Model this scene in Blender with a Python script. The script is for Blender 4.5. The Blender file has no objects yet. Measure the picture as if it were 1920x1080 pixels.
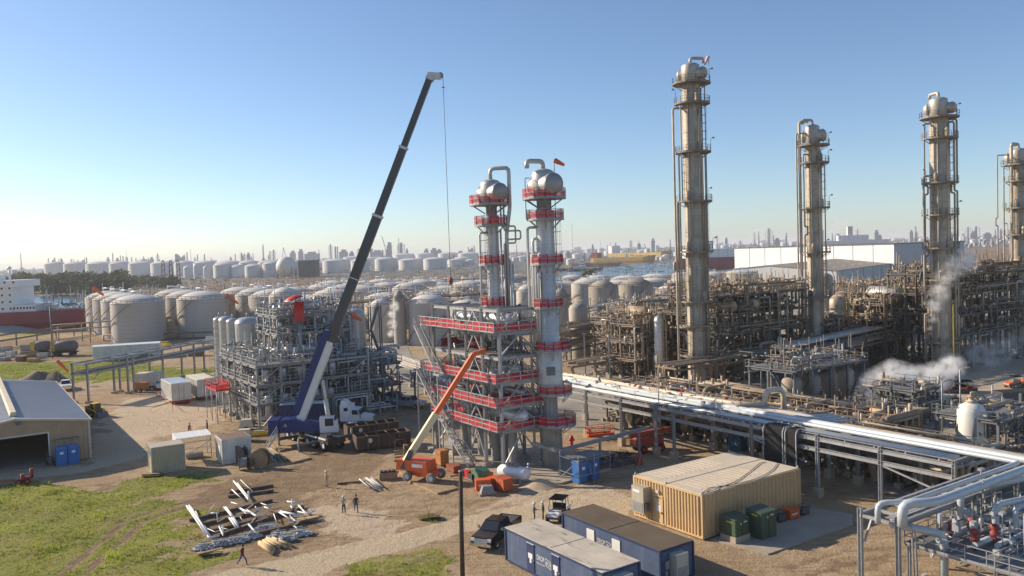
import bpy, bmesh, math, random
import numpy as np
from mathutils import Vector, Matrix, noise as mnoise
random.seed(7)
C = bpy.context.scene
COL = C.collection
R = math.radians
PI = math.pi
# ------------------------------------------------------------------ camera
FPX, CAMH, ROLL = 1550.0, 25.0, R(1.976)
PITCH = math.atan(69.6 * math.cos(ROLL) / FPX)
cam = bpy.data.cameras.new('camera'); cam_ob = bpy.data.objects.new('camera', cam); COL.objects.link(cam_ob)
cam.sensor_width = 36.0; cam.lens = FPX / 1920 * 36.0; cam.clip_start = 0.5; cam.clip_end = 30000
cam_ob.matrix_world = Matrix.Translation((0, 0, CAMH)) @ (Matrix.Rotation(PI / 2 - PITCH, 4, 'X') @ Matrix.Rotation(-ROLL, 4, 'Z'))
C.camera = cam_ob
# ------------------------------------------------------------------ sky and sun
SUN_EL, SUN_AZ = R(25.0), math.atan2(-0.93, 0.37)          # azimuth measured from +Y towards +X
sun_dir = Vector((math.sin(SUN_AZ) * math.cos(SUN_EL), math.cos(SUN_AZ) * math.cos(SUN_EL), math.sin(SUN_EL)))
W = bpy.data.worlds.new('World'); C.world = W; W.use_nodes = True
nt = W.node_tree
sky = nt.nodes.new('ShaderNodeTexSky'); sky.sky_type = 'NISHITA'; sky.sun_disc = False
sky.sun_elevation = SUN_EL; sky.sun_rotation = SUN_AZ
sky.air_density = 0.8; sky.dust_density = 0.4; sky.ozone_density = 3.2; sky.altitude = 20
bg = nt.nodes['Background']; bg.inputs['Strength'].default_value = 0.112
nt.links.new(sky.outputs['Color'], bg.inputs['Color'])
sl = bpy.data.lights.new('sun', 'SUN'); sl.energy = 5.0; sl.angle = R(0.5); sl.color = (1.0, 0.84, 0.64)
so = bpy.data.objects.new('sun', sl); COL.objects.link(so)
so.rotation_euler = (-sun_dir).to_track_quat('-Z', 'Y').to_euler(); so.location = sun_dir * 300
C.view_settings.view_transform = 'Standard'; C.view_settings.look = 'None'
C.view_settings.exposure = 0.44; C.view_settings.gamma = 1.0
C.cycles.max_bounces = 6; C.cycles.volume_bounces = 4
# ------------------------------------------------------------------ pixel to place helpers (photo is 1920 x 1080)
_f = Vector((0, math.cos(PITCH), -math.sin(PITCH))); _r = Vector((1, 0, 0)); _u = _r.cross(_f)
_R = _r * math.cos(ROLL) - _u * math.sin(ROLL); _U = _r * math.sin(ROLL) + _u * math.cos(ROLL)
def ray(x, y): return _f * FPX + _R * (x - 960) - _U * (y - 540)
def G(x, y, z=0.0):
    d = ray(x, y); return Vector((0, 0, CAMH)) + d * ((z - CAMH) / d.z)
def D(x, y, Y):
    d = ray(x, y); return Vector((0, 0, CAMH)) + d * (Y / d.y)
def proj(p):
    v = Vector(p) - Vector((0, 0, CAMH)); d = v.dot(_f)
    return 960 + FPX * v.dot(_R) / d, 540 - FPX * v.dot(_U) / d
def HT(base, y):
    lo, hi = -5.0, 400.0
    for _ in range(50):
        m = (lo + hi) / 2
        if proj((base[0], base[1], m))[1] > y: lo = m
        else: hi = m
    return lo
GA = R(34.0)                                                # the plant's grid direction
def rot2(x, y, a): return x * math.cos(a) - y * math.sin(a), x * math.sin(a) + y * math.cos(a)
# ------------------------------------------------------------------ materials
MATS = {}
def M(name, col, rough=0.6, metal=0.0, var=0.15, sc=0.7, streak=0.0, scol=(0.16, 0.09, 0.05), rnd=0.0, band=0.0, bump=0.0, bsc=None, ssc=1.2, spec=0.5):
    m = bpy.data.materials.new(name); m.use_nodes = True; MATS[name] = m
    n, l = m.node_tree.nodes, m.node_tree.links
    p = n['Principled BSDF']; p.inputs['Roughness'].default_value = rough; p.inputs['Metallic'].default_value = metal
    p.inputs['Specular IOR Level'].default_value = spec
    tc = n.new('ShaderNodeTexCoord')
    nz = n.new('ShaderNodeTexNoise'); nz.inputs['Scale'].default_value = sc; nz.inputs['Detail'].default_value = 6; nz.inputs['Roughness'].default_value = 0.65
    l.new(tc.outputs['Object'], nz.inputs['Vector'])
    mr = n.new('ShaderNodeMapRange'); mr.inputs['From Min'].default_value = 0.3; mr.inputs['From Max'].default_value = 0.7
    l.new(nz.outputs['Fac'], mr.inputs['Value'])
    mx = n.new('ShaderNodeMix'); mx.data_type = 'RGBA'
    mx.inputs['A'].default_value = (*[c * (1 - var) for c in col], 1); mx.inputs['B'].default_value = (*[min(1, c * (1 + var)) for c in col], 1)
    l.new(mr.outputs['Result'], mx.inputs['Factor']); out = mx.outputs['Result']
    if streak:
        mp = n.new('ShaderNodeMapping'); mp.inputs['Scale'].default_value = (ssc, ssc, ssc * 0.12); l.new(tc.outputs['Object'], mp.inputs['Vector'])
        n2 = n.new('ShaderNodeTexNoise'); n2.inputs['Scale'].default_value = 1.6; n2.inputs['Detail'].default_value = 5; l.new(mp.outputs['Vector'], n2.inputs['Vector'])
        m2 = n.new('ShaderNodeMapRange'); m2.inputs['From Min'].default_value = 0.5; m2.inputs['From Max'].default_value = 0.78; m2.inputs['To Max'].default_value = streak
        l.new(n2.outputs['Fac'], m2.inputs['Value'])
        x2 = n.new('ShaderNodeMix'); x2.data_type = 'RGBA'; x2.inputs['B'].default_value = (*scol, 1)
        l.new(m2.outputs['Result'], x2.inputs['Factor']); l.new(out, x2.inputs['A']); out = x2.outputs['Result']
    if band:
        sp = n.new('ShaderNodeSeparateXYZ'); l.new(tc.outputs['Object'], sp.inputs['Vector'])
        a = n.new('ShaderNodeMath'); a.operation = 'DIVIDE'; a.inputs[1].default_value = band; l.new(sp.outputs['Z'], a.inputs[0])
        b = n.new('ShaderNodeMath'); b.operation = 'FRACT'; l.new(a.outputs[0], b.inputs[0])
        c = n.new('ShaderNodeMath'); c.operation = 'LESS_THAN'; c.inputs[1].default_value = 0.09; l.new(b.outputs[0], c.inputs[0])
        d = n.new('ShaderNodeMath'); d.operation = 'MULTIPLY'; d.inputs[1].default_value = 0.28; l.new(c.outputs[0], d.inputs[0])
        x3 = n.new('ShaderNodeMix'); x3.data_type = 'RGBA'; x3.inputs['B'].default_value = (*[k * 0.45 for k in col], 1)
        l.new(d.outputs[0], x3.inputs['Factor']); l.new(out, x3.inputs['A']); out = x3.outputs['Result']
    if rnd:
        oi = n.new('ShaderNodeObjectInfo'); hs = n.new('ShaderNodeHueSaturation')
        r2 = n.new('ShaderNodeMapRange'); r2.inputs['To Min'].default_value = 1 - rnd; r2.inputs['To Max'].default_value = 1 + rnd
        l.new(oi.outputs['Random'], r2.inputs['Value']); l.new(r2.outputs['Result'], hs.inputs['Value']); l.new(out, hs.inputs['Color']); out = hs.outputs['Color']
    l.new(out, p.inputs['Base Color'])
    if bump:
        bn = n.new('ShaderNodeTexNoise'); bn.inputs['Scale'].default_value = bsc or sc * 6; bn.inputs['Detail'].default_value = 4; l.new(tc.outputs['Object'], bn.inputs['Vector'])
        bp = n.new('ShaderNodeBump'); bp.inputs['Strength'].default_value = bump; bp.inputs['Distance'].default_value = 0.05
        l.new(bn.outputs['Fac'], bp.inputs['Height']); l.new(bp.outputs['Normal'], p.inputs['Normal'])
    return m
# name, colour, ...
STEEL = M('galvanized_steel', (0.34, 0.35, 0.36), 0.55, 0.25, 0.18, 1.5, rnd=0.12)
STEELD = M('dark_steel', (0.16, 0.17, 0.18), 0.6, 0.2, 0.25, 1.2)
STEELO = M('weathered_steel', (0.26, 0.2, 0.145), 0.75, 0.1, 0.35, 0.9, streak=0.5, rnd=0.15)
RUST = M('rusty_steel', (0.19, 0.115, 0.07), 0.85, 0.0, 0.4, 1.5, rnd=0.2)
ALU = M('aluminium_cladding', (0.55, 0.54, 0.52), 0.38, 0.55, 0.12, 0.8, band=0.9)
ALUO = M('old_cladding', (0.41, 0.355, 0.28), 0.55, 0.25, 0.25, 0.5, streak=0.75, scol=(0.14, 0.085, 0.045), band=1.2)
ALUH = M('new_cladding', (0.5, 0.49, 0.47), 0.42, 0.4, 0.14, 0.6, band=0.8, streak=0.15, scol=(.3,.27,.22))
PIPEW = M('pale_pipe_cladding', (0.62, 0.63, 0.63), 0.4, 0.3, 0.1, 0.6, rnd=0.12)
PIPEO = M('old_pipe_cladding', (0.42, 0.35, 0.265), 0.6, 0.15, 0.25, 0.6, streak=0.4, rnd=0.25)
PIPET = M('tan_pipe_paint', (0.42, 0.31, 0.2), 0.65, 0, 0.25, 0.6, rnd=0.12)
PIPEG = M('grey_blue_pipe_paint', (0.47, 0.52, 0.55), 0.4, 0.1, 0.1, 0.5)
RED = M('red_safety_mesh', (0.62, 0.035, 0.045), 0.7, 0, 0.25, 1.5)
REDP = M('red_paint', (0.55, 0.03, 0.03), 0.45, 0, 0.2, 1)
ORANGE = M('orange_paint', (0.72, 0.13, 0.03), 0.45, 0, 0.12, 1)
ORANGEC = M('orange_cloth', (0.85, 0.16, 0.05), 0.8, 0, 0.1, 1)
BROWNR = M('red_brown_paint', (0.3, 0.08, 0.045), 0.7, 0, 0.25, 1)
CREAM = M('cream_paint', (0.72, 0.62, 0.38), 0.5, 0, 0.1, 1)
WHITE = M('white_paint', (0.76, 0.76, 0.74), 0.45, 0, 0.07, 0.8)
WHITED = M('dirty_white_paint', (0.66, 0.65, 0.6), 0.6, 0, 0.15, 0.7, streak=0.25)
BLACK = M('black_rubber', (0.022, 0.022, 0.022), 0.8, 0, 0.3, 3)
BLACKP = M('black_gloss_paint', (0.012, 0.012, 0.014), 0.15, 0, 0.2, 1)
GREYD = M('dark_grey_paint', (0.1, 0.1, 0.105), 0.5, 0.1, 0.2, 1)
GREYM = M('mid_grey_paint', (0.27, 0.27, 0.26), 0.55, 0, 0.15, 1)
GLASS = M('dark_glass', (0.03, 0.04, 0.05), 0.06, 0, 0.1, 1)
CHROME = M('chrome', (0.75, 0.75, 0.75), 0.2, 1.0, 0.05, 1)
BLUEC = M('navy_crane_paint', (0.018, 0.035, 0.16), 0.35, 0, 0.15, 1)
BLUEB = M('blue_box_paint', (0.075, 0.108, 0.19), 0.5, 0, 0.16, 0.9, streak=0.3, scol=(0.2, 0.24, 0.3))
BLUEN = M('navy_box_paint', (0.025, 0.045, 0.12), 0.5, 0, 0.2, 1)
BLUEP = M('portable_toilet_blue', (0.03, 0.16, 0.47), 0.5, 0, 0.12, 1)
TANW = M('tan_container_paint', (0.6, 0.42, 0.22), 0.6, 0, 0.08, 0.6, streak=0.15)
TANR = M('tan_roof_paint', (0.62, 0.53, 0.4), 0.7, 0, 0.1, 0.5, streak=0.1)
TANS = M('tan_siding', (0.43, 0.3, 0.19), 0.6, 0, 0.08, 0.6)
GREENT = M('green_cabinet_paint', (0.06, 0.1, 0.06), 0.5, 0, 0.12, 1)
GREENB = M('green_box_paint', (0.1, 0.21, 0.13), 0.6, 0, 0.15, 1)
YELLOW = M('yellow_paint', (0.7, 0.48, 0.03), 0.5, 0, 0.15, 1)
CONC = M('concrete', (0.38, 0.33, 0.26), 0.9, 0, 0.15, 0.5, bump=0.15)
WOOD = M('weathered_wood', (0.34, 0.24, 0.14), 0.85, 0, 0.35, 1.3)
WOODN = M('fresh_lumber', (0.55, 0.38, 0.2), 0.8, 0, 0.2, 1.5)
WOODD = M('dark_timber', (0.13, 0.095, 0.065), 0.9, 0, 0.35, 1.2)
TANKW = M('tank_grey_white_paint', (0.46, 0.43, 0.385), 0.6, 0, 0.08, 0.15, streak=0.4, rnd=0.14, band=0.11, scol=(0.35, 0.3, 0.24), ssc=0.5)
TANKD = M('tank_dome_paint', (0.64, 0.61, 0.55), 0.6, 0, 0.08, 0.2, rnd=0.08)
TANKG = M('stained_tank_paint', (0.38, 0.34, 0.28), 0.7, 0, 0.2, 0.3, streak=0.6, rnd=0.12, ssc=0.5)
TANKF = M('white_tank_paint', (0.6, 0.59, 0.57), 0.6, 0, 0.05, 0.05, rnd=0.1)
GRNL = M('leaf_green', (0.05, 0.075, 0.025), 0.8, 0, 0.5, 0.12)
GRASSM = M('grass_blade', (0.3, 0.35, 0.05), 0.8, 0, 0.4, 0.25)
DIRTM = M('dark_soil', (0.2, 0.155, 0.11), 0.95, 0, 0.3, 1.0, bump=0.4)
SKIN = M('skin', (0.42, 0.24, 0.16), 0.6, 0, 0.05, 3)
FARG = M('far_steelwork', (0.24, 0.23, 0.22), 0.8, 0, 0.25, 0.02, rnd=0.3)
def translucent(m, f, k=1.0):                                        # thin leaves let some light through
    n, l = m.node_tree.nodes, m.node_tree.links; p = n['Principled BSDF']; t = n.new('ShaderNodeBsdfTranslucent'); x = n.new('ShaderNodeMixShader'); x.inputs[0].default_value = f
    l.new(p.inputs['Base Color'].links[0].from_socket, t.inputs['Color']); l.new(p.outputs[0], x.inputs[1]); l.new(t.outputs[0], x.inputs[2]); l.new(x.outputs[0], n['Material Output'].inputs['Surface'])
translucent(GRASSM, 0.5)
# ------------------------------------------------------------------ mesh builder
class B:
    def __init__(s): s.v = []; s.f = []; s.sm = []; s.mi = []; s.m = 0
    def face(s, idx, smooth=False): s.f.append(idx); s.sm.append(smooth); s.mi.append(s.m)
    def hexa(s, p):
        b = len(s.v); s.v += [tuple(q) for q in p]
        for q in ((3, 2, 1, 0), (4, 5, 6, 7), (0, 1, 5, 4), (1, 2, 6, 5), (2, 3, 7, 6), (3, 0, 4, 7)): s.face([b + i for i in q])
    def box(s, c, d, rz=0.0):
        x, y, z = d[0] / 2, d[1] / 2, d[2] / 2; P = []
        for zz in (-z, z):
            for a, e in ((-x, -y), (x, -y), (x, y), (-x, y)):
                q = rot2(a, e, rz) if rz else (a, e); P.append((c[0] + q[0], c[1] + q[1], c[2] + zz))
        s.hexa(P)
    def bx(s, x0, y0, z0, x1, y1, z1): s.box(((x0 + x1) / 2, (y0 + y1) / 2, (z0 + z1) / 2), (abs(x1 - x0), abs(y1 - y0), abs(z1 - z0)))
    def taper(s, c, d, d2, h, off=(0, 0)):                       # box whose top has another size
        P = []
        for (dx, dy), z, o in ((d, 0, (0, 0)), (d2, h, off)):
            for a, e in ((-1, -1), (1, -1), (1, 1), (-1, 1)): P.append((c[0] + a * dx / 2 + o[0], c[1] + e * dy / 2 + o[1], c[2] + z))
        s.hexa(P)
    def beam(s, p, q, w, h=None):
        p, q = Vector(p), Vector(q); h = h or w; d = q - p
        if d.length < 1e-5: return
        d.normalize(); up = Vector((0, 0, 1)) if abs(d.z) < 0.97 else Vector((0, 1, 0))
        x = d.cross(up).normalized(); y = x.cross(d)
        P = []
        for e in (p, q):
            for a, b2 in ((-1, -1), (1, -1), (1, 1), (-1, 1)): P.append(e + x * (a * w / 2) + y * (b2 * h / 2))
        s.hexa(P)
    def ibeam(s, p, q, w, h):                                      # a real H section
        p, q = Vector(p), Vector(q); d = (q - p).normalized(); up = Vector((0, 0, 1)) if abs(d.z) < 0.97 else Vector((0, 1, 0))
        y = d.cross(up).normalized().cross(d) * (h / 2 - 0.02)
        s.beam(p + y, q + y, w, 0.04); s.beam(p - y, q - y, w, 0.04); s.beam(p, q, 0.03, h - 0.08)
    def tube(s, pts, r, n=8, caps=True, r2=None):
        pts = [Vector(p) for p in pts]; k = len(pts); b = len(s.v); px = None
        for i, p in enumerate(pts):
            if i == 0: t = pts[1] - p
            elif i == k - 1: t = p - pts[i - 1]
            else: t = (pts[i + 1] - p).normalized() + (p - pts[i - 1]).normalized()
            if t.length < 1e-6: t = pts[min(i + 1, k - 1)] - p
            t.normalize()
            if px is None: px = t.orthogonal().normalized()
            else:
                px = px - t * px.dot(t)
                px = px.normalized() if px.length > 1e-4 else t.orthogonal().normalized()
            py = t.cross(px); rr = r if r2 is None else r + (r2 - r) * i / (k - 1)
            for j in range(n):
                a = 2 * PI * j / n; s.v.append(tuple(p + (px * math.cos(a) + py * math.sin(a)) * rr))
        for i in range(k - 1):
            for j in range(n):
                j2 = (j + 1) % n; s.face([b + i * n + j, b + i * n + j2, b + (i + 1) * n + j2, b + (i + 1) * n + j], n > 4)
        if caps: s.face([b + j for j in range(n)][::-1]); s.face([b + (k - 1) * n + j for j in range(n)])
    def pipe(s, pts, r, n=8, bend=None):                           # polyline with rounded elbows
        pts = [Vector(p) for p in pts]; o = [pts[0]]; bend = bend if bend is not None else r * 2.2
        for i in range(1, len(pts) - 1):
            a, c, e = pts[i - 1], pts[i], pts[i + 1]; u, w = (a - c), (e - c)
            t = min(bend, u.length * 0.45, w.length * 0.45); u.normalize(); w.normalize()
            if abs(u.dot(w)) > 0.99: o.append(c); continue
            for q in (0, 0.33, 0.67, 1.0):
                A = c + u * t; E2 = c + w * t; o.append(A * (1 - q) ** 2 + c * (2 * q * (1 - q)) + E2 * q * q)
        o.append(pts[-1]); s.tube(o, r, n)
    def cyl(s, c, r, h, n=16, r2=None): s.tube([c, (c[0], c[1], c[2] + h)], r, n, True, r2)
    def lathe(s, prof, n=24, c=(0, 0, 0), a0=0.0, a1=2 * PI, smooth=True, axis=None):
        full = abs(a1 - a0 - 2 * PI) < 1e-6; m = n if full else n + 1; b = len(s.v)
        if axis is not None:
            az = Vector(axis).normalized(); ax = az.orthogonal().normalized(); ay = az.cross(ax)
        for r, z in prof:
            for j in range(m):
                a = a0 + (a1 - a0) * j / n
                if axis is None: s.v.append((c[0] + r * math.cos(a), c[1] + r * math.sin(a), c[2] + z))
                else: s.v.append(tuple(Vector(c) + (ax * math.cos(a) + ay * math.sin(a)) * r + az * z))
        for i in range(len(prof) - 1):
            for j in range(n):
                j2 = (j + 1) % m; q = [b + i * m + j, b + i * m + j2, b + (i + 1) * m + j2, b + (i + 1) * m + j]
                if prof[i][0] < 1e-6: q = [q[0], q[2], q[3]]
                elif prof[i + 1][0] < 1e-6: q = q[:3]
                s.face(q, smooth)
    def ring(s, c, r0, r1, h, n=20, a0=0.0, a1=2 * PI): s.lathe([(r0, 0), (r1, 0), (r1, h), (r0, h), (r0, 0)], n, c, a0, a1, False)
    def quad(s, a, b2, c, d): b = len(s.v); s.v += [tuple(a), tuple(b2), tuple(c), tuple(d)]; s.face([b, b + 1, b + 2, b + 3])
    def prism(s, pts, z0, z1):                                      # footprint polygon extruded up
        b = len(s.v); n = len(pts)
        for z in (z0, z1): s.v += [(p[0], p[1], z) for p in pts]
        s.face([b + i for i in range(n)][::-1]); s.face([b + n + i for i in range(n)])
        for i in range(n): s.face([b + i, b + (i + 1) % n, b + n + (i + 1) % n, b + n + i])
    def xprism(s, prof, x0, x1):                                    # (y, z) outline extruded along x
        b = len(s.v); n = len(prof)
        for x in (x0, x1): s.v += [(x, p[0], p[1]) for p in prof]
        s.face([b + i for i in range(n)][::-1]); s.face([b + n + i for i in range(n)])
        for i in range(n): s.face([b + i, b + (i + 1) % n, b + n + (i + 1) % n, b + n + i])
    def yprism(s, prof, y0, y1):                                    # (x, z) outline extruded along y
        b = len(s.v); n = len(prof)
        for y in (y0, y1): s.v += [(p[0], y, p[1]) for p in prof]
        s.face([b + i for i in range(n)][::-1]); s.face([b + n + i for i in range(n)])
        for i in range(n): s.face([b + i, b + (i + 1) % n, b + n + (i + 1) % n, b + n + i])
    def corr(s, p, q, z0, z1, pitch=0.3, dep=0.06, th=0.02):        # ribbed sheet wall
        p, q = Vector((p[0], p[1], 0)), Vector((q[0], q[1], 0)); L = (q - p).length; d = (q - p) / L; nn = Vector((d.y, -d.x, 0))
        k = max(1, round(L / pitch)); w = L / k; P = []
        for i in range(k):
            for t, o in ((0, 0), (0.45, 0), (0.55, 1), (0.9, 1)): P.append(p + d * (w * (i + t)) + nn * (dep * o))
        P.append(q); b = len(s.v)
        for a in P: s.v += [(a.x, a.y, z0), (a.x, a.y, z1)]
        for i in range(len(P) - 1): s.face([b + 2 * i, b + 2 * i + 2, b + 2 * i + 3, b + 2 * i + 1])
    def build(s, name, mat, parent=None, loc=None, rz=None):
        me = bpy.data.meshes.new(name); me.from_pydata(s.v, [], s.f)
        for m in (mat if isinstance(mat, (list, tuple)) else [mat]): me.materials.append(m)
        me.polygons.foreach_set('use_smooth', s.sm); me.polygons.foreach_set('material_index', s.mi); me.update()
        return link(name, me, parent, loc, rz)
def link(name, me, parent=None, loc=None, rz=None):
    o = bpy.data.objects.new(name, me); COL.objects.link(o)
    if parent: o.parent = parent
    if loc is not None: o.location = loc
    if rz is not None: o.rotation_euler = (0, 0, rz)
    return o
def tag(o, label, cat, group=None):
    o['label'] = label; o['category'] = cat
    if group: o['group'] = group
    return o
def thing(name, label, cat, loc, rz=0.0, group=None):
    o = bpy.data.objects.new(name, None); COL.objects.link(o); o.empty_display_size = 0.3
    o.location = loc; o.rotation_euler = (0, 0, rz); return tag(o, label, cat, group)
def kids(o): return [x for x in o.children]
def dup(root, loc, rz=None, label=None, group=None, scale=None):
    r = root.copy(); COL.objects.link(r); r.location = loc
    if rz is not None: r.rotation_euler = (0, 0, rz)
    if label: r['label'] = label
    if group: r['group'] = group
    if scale: r.scale = scale
    for ch in list(root.children):
        c = ch.copy(); COL.objects.link(c); c.parent = r
        for g in list(ch.children):
            d = g.copy(); COL.objects.link(d); d.parent = c
    return r
def struct(o): o['kind'] = 'structure'; return o
def stuff(o): o['kind'] = 'stuff'; return o
ORD = ['first', 'second', 'third', 'fourth', 'fifth', 'sixth', 'seventh', 'eighth', 'ninth', 'tenth', 'eleventh', 'twelfth', 'thirteenth', 'fourteenth', 'fifteenth', 'sixteenth', 'seventeenth', 'eighteenth', 'nineteenth', 'twentieth']
def text_mesh(name, txt, size, mat, parent, loc, rx=PI / 2, rz=0.0, bold=0.0, align='LEFT', shear=0.0):
    cu = bpy.data.curves.new(name, 'FONT'); cu.body = txt; cu.size = size; cu.extrude = 0.004; cu.offset = bold; cu.align_x = align; cu.shear = shear; cu.resolution_u = 3
    t = bpy.data.objects.new(name, cu); COL.objects.link(t); dg = bpy.context.evaluated_depsgraph_get()
    me = bpy.data.meshes.new_from_object(t.evaluated_get(dg)); bpy.data.objects.remove(t); bpy.data.curves.remove(cu)
    me.materials.clear(); me.materials.append(mat)
    o = link(name, me, parent, loc); o.rotation_euler = (rx, 0, rz); return o
# railing along a polyline of (x,y,z): posts, two rails, toe plate
def railing(b, pts, h=1.07, sp=1.6, r=0.03, closed=False, toe=True):
    pts = [Vector(p) for p in pts]
    if closed: pts = pts + [pts[0]]
    for a, c in zip(pts[:-1], pts[1:]):
        L = (c - a).length; k = max(1, round(L / sp)); up = Vector((0, 0, 1))
        for i in range(k + 1):
            p = a + (c - a) * (i / k); b.beam(p, p + up * h, r * 1.6)
        for hh in (h, h * 0.55): b.beam(a + up * hh, c + up * hh, r * 1.6)
        if toe: b.beam(a + up * 0.08, c + up * 0.08, 0.02, 0.15)
def stair(b, p, q, w=0.8, rail=True):                              # open stair flight between two points
    p, q = Vector(p), Vector(q); d = q - p; s = Vector((-d.y, d.x, 0)).normalized() * (w / 2); up = Vector((0, 0, 1))
    for k in (-1, 1):
        b.beam(p + s * k, q + s * k, 0.06, 0.24)
        if rail:
            for hh in (0.95, 0.5): b.beam(p + s * k + up * hh, q + s * k + up * hh, 0.05)
            n = max(2, round(d.length / 1.6))
            for i in range(n + 1): t = p + s * k + d * (i / n); b.beam(t, t + up * 0.95, 0.045)
    n = max(2, int(abs(d.z) / 0.24))
    for i in range(n): t = p + d * ((i + 0.5) / n); b.beam(t - s, t + s, 0.24, 0.03)
def ladder(b, p, h, ang=0.0, w=0.45, cage=True):
    ca, sa = math.cos(ang), math.sin(ang); P = Vector(p); t = Vector((-sa, ca, 0)) * (w / 2); o = Vector((ca, sa, 0)); up = Vector((0, 0, 1))
    for k in (-1, 1): b.beam(P + t * k, P + t * k + up * h, 0.05)
    for i in range(int(h / 0.45)): z = P + up * (0.3 + i * 0.45); b.beam(z - t, z + t, 0.03)
    if cage:
        for i in range(max(1, int((h - 2) / 1.4))):
            z = P + up * (2.2 + i * 1.4); q = [z + t * 1.3, z + t * 1.3 + o * 0.45, z + o * 0.75, z - t * 1.3 + o * 0.45, z - t * 1.3]
            for a, c in zip(q[:-1], q[1:]): b.beam(a, c, 0.03, 0.06)
        for a in (t * 1.3 + o * 0.45, o * 0.75, o * 0.45 - t * 1.3): b.beam(P + a + up * 2.2, P + a + up * h, 0.03)
# ================================================================== SETTING: ground, roads, pads, water
def grow(a, step, g, end):
    o = []; 
    while (a < end if step > 0 else a > end): step *= g; a += step; o.append(a)
    return o
xs = np.array(sorted(grow(-90, -0.6, 1.13, -9000)) + list(np.arange(-90, 60, 0.5)) + grow(60, 0.6, 1.13, 9000))
ys = np.array([20, 30, 38, 44] + list(np.arange(48, 132, 0.5)) + grow(132, 0.5, 1.06, 14000))
def wpoly(px): return [tuple(G(x, y)[:2]) for x, y in px]
def inside(px, X, Y):
    P = wpoly(px); r = np.zeros(X.shape, bool); j = len(P) - 1
    for i in range(len(P)):
        (xi, yi), (xj, yj) = P[i], P[j]
        if yi != yj: r ^= ((yi > Y) != (yj > Y)) & (X < (xj - xi) * (Y - yi) / (yj - yi) + xi)
        j = i
    return r
GX, GY = np.meshgrid(xs, ys); flat = list(zip(GX.ravel(), GY.ravel()))
def nfield(sc, z): return np.array([mnoise.noise((x * sc, y * sc, z)) for x, y in flat]).reshape(GX.shape)
n1, n2, n3 = nfield(0.35, 1.0), nfield(0.35, 9.0), nfield(1.1, 4.0)
WX, WY = GX + n1 * 2.2 + n3 * 0.5, GY + n2 * 2.2 + n3 * 0.5
GRASS_PX = [
 ([(-400, 900), (0, 908), (60, 902), (140, 915), (200, 925), (232, 900), (255, 893), (300, 886), (352, 903), (345, 920), (250, 938), (238, 946), (300, 936), (345, 943), (392, 958), (340, 975), (345, 1010), (290, 1040), (400, 1045), (455, 1035), (440, 1052), (330, 1078), (290, 1100), (-400, 1200)], 1.0),
 ([(280, 1000), (345, 975), (380, 990), (385, 1030), (455, 1040), (300, 1075), (230, 1040)], 0.45),
 ([(330, 893), (392, 876), (416, 884), (402, 900), (345, 905)], 0.8),
 ([(610, 1100), (650, 1062), (700, 1046), (760, 1038), (800, 1025), (838, 1034), (850, 1056), (830, 1100)], 0.75),
 ([(-200, 690), (60, 682), (190, 671), (250, 674), (310, 690), (420, 690), (440, 705), (300, 712), (165, 716), (128, 718), (0, 725), (-200, 745)], 1.0),
 ([(30, 622), (90, 614), (105, 622), (85, 633), (50, 640)], 0.8), ([(790, 968), (808, 964), (826, 972), (815, 980), (795, 980)], 0.9),
 ([(-300, 560), (0, 535), (100, 530), (0, 520), (240, 512), (800, 512), (800, 508), (240, 506), (-100, 515)], 0.8)]
gr = np.zeros(GX.shape)
for px, w in GRASS_PX: gr = np.maximum(gr, inside(px, WX, WY) * w)
gr = gr * (0.95 + 0.4 * n2) - 0.3 * (n3 > 0.36)
rd = np.zeros(GX.shape)
for px in ([(330, 1100), (430, 1068), (600, 1030), (800, 985), (900, 960), (1080, 928), (1190, 930), (1185, 962), (1050, 985), (950, 985), (860, 1000), (760, 1030), (640, 1060), (560, 1100)],
           [(-300, 925), (0, 900), (140, 888), (270, 858), (285, 815), (175, 812), (172, 872), (0, 880), (-300, 880)],
           [(-200, 660), (150, 650), (430, 632), (430, 640), (250, 652), (150, 662), (-200, 680)]):
    rd = np.maximum(rd, inside(px, GX + n3 * 0.6, GY + n3 * 0.6) * 1.0)
pale = np.zeros(GX.shape)
for px in ([(580, 960), (640, 940), (760, 975), (740, 1000), (640, 1000), (590, 985)], [(180, 800), (240, 745), (400, 740), (420, 790), (380, 800), (250, 830)], [(960, 920), (1120, 905), (1180, 925), (900, 955)]):
    pale = np.maximum(pale, inside(px, WX, WY) * 1.0)
mud = np.zeros(GX.shape)
for px in ([(400, 905), (520, 880), (640, 850), (740, 860), (700, 890), (560, 930), (470, 950), (370, 975), (330, 960)], [(190, 910), (225, 895), (215, 915), (190, 925)], [(350, 980), (560, 930), (620, 1000), (540, 1035), (420, 1030)], [(430, 800), (660, 830), (740, 850), (600, 870), (440, 840)], [(-100, 640), (300, 625), (400, 640), (200, 665), (0, 690), (-100, 700)], [(790, 1090), (850, 1060), (600, 1080)]):
    mud = np.maximum(mud, inside(px, WX, WY) * 0.75)
def track(px, w, val=1.0, gap=1.9):                                   # a pair of wheel ruts along a line of pixels
    P = [G(*p).xy for p in px]; Q = []
    for a, c in zip(P[:-1], P[1:]):
        for i in range(12): Q.append(a + (c - a) * (i / 12))
    for k in (-1, 1):
        for i in range(len(Q) - 1):
            d = (Q[i + 1] - Q[i]).normalized(); p = Q[i] + Vector((-d.y, d.x)) * (k * gap / 2)
            m = ((GX - p.x) ** 2 + (GY - p.y) ** 2) < w * w
            mud[m] = np.maximum(mud[m], val); gr[m] -= 0.7; zz[m] = np.minimum(zz[m], -0.10)
far_ = np.clip((GY - 300) / 60, 0, 1); mud = np.maximum(mud, 1.0 * far_); gr = np.maximum(gr, 0.12 * far_)
zz = 0.035 * n1 + 0.03 * n3 + 0.05 * np.clip(gr, 0, 1) * n3
zz *= (GY < 200)
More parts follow.
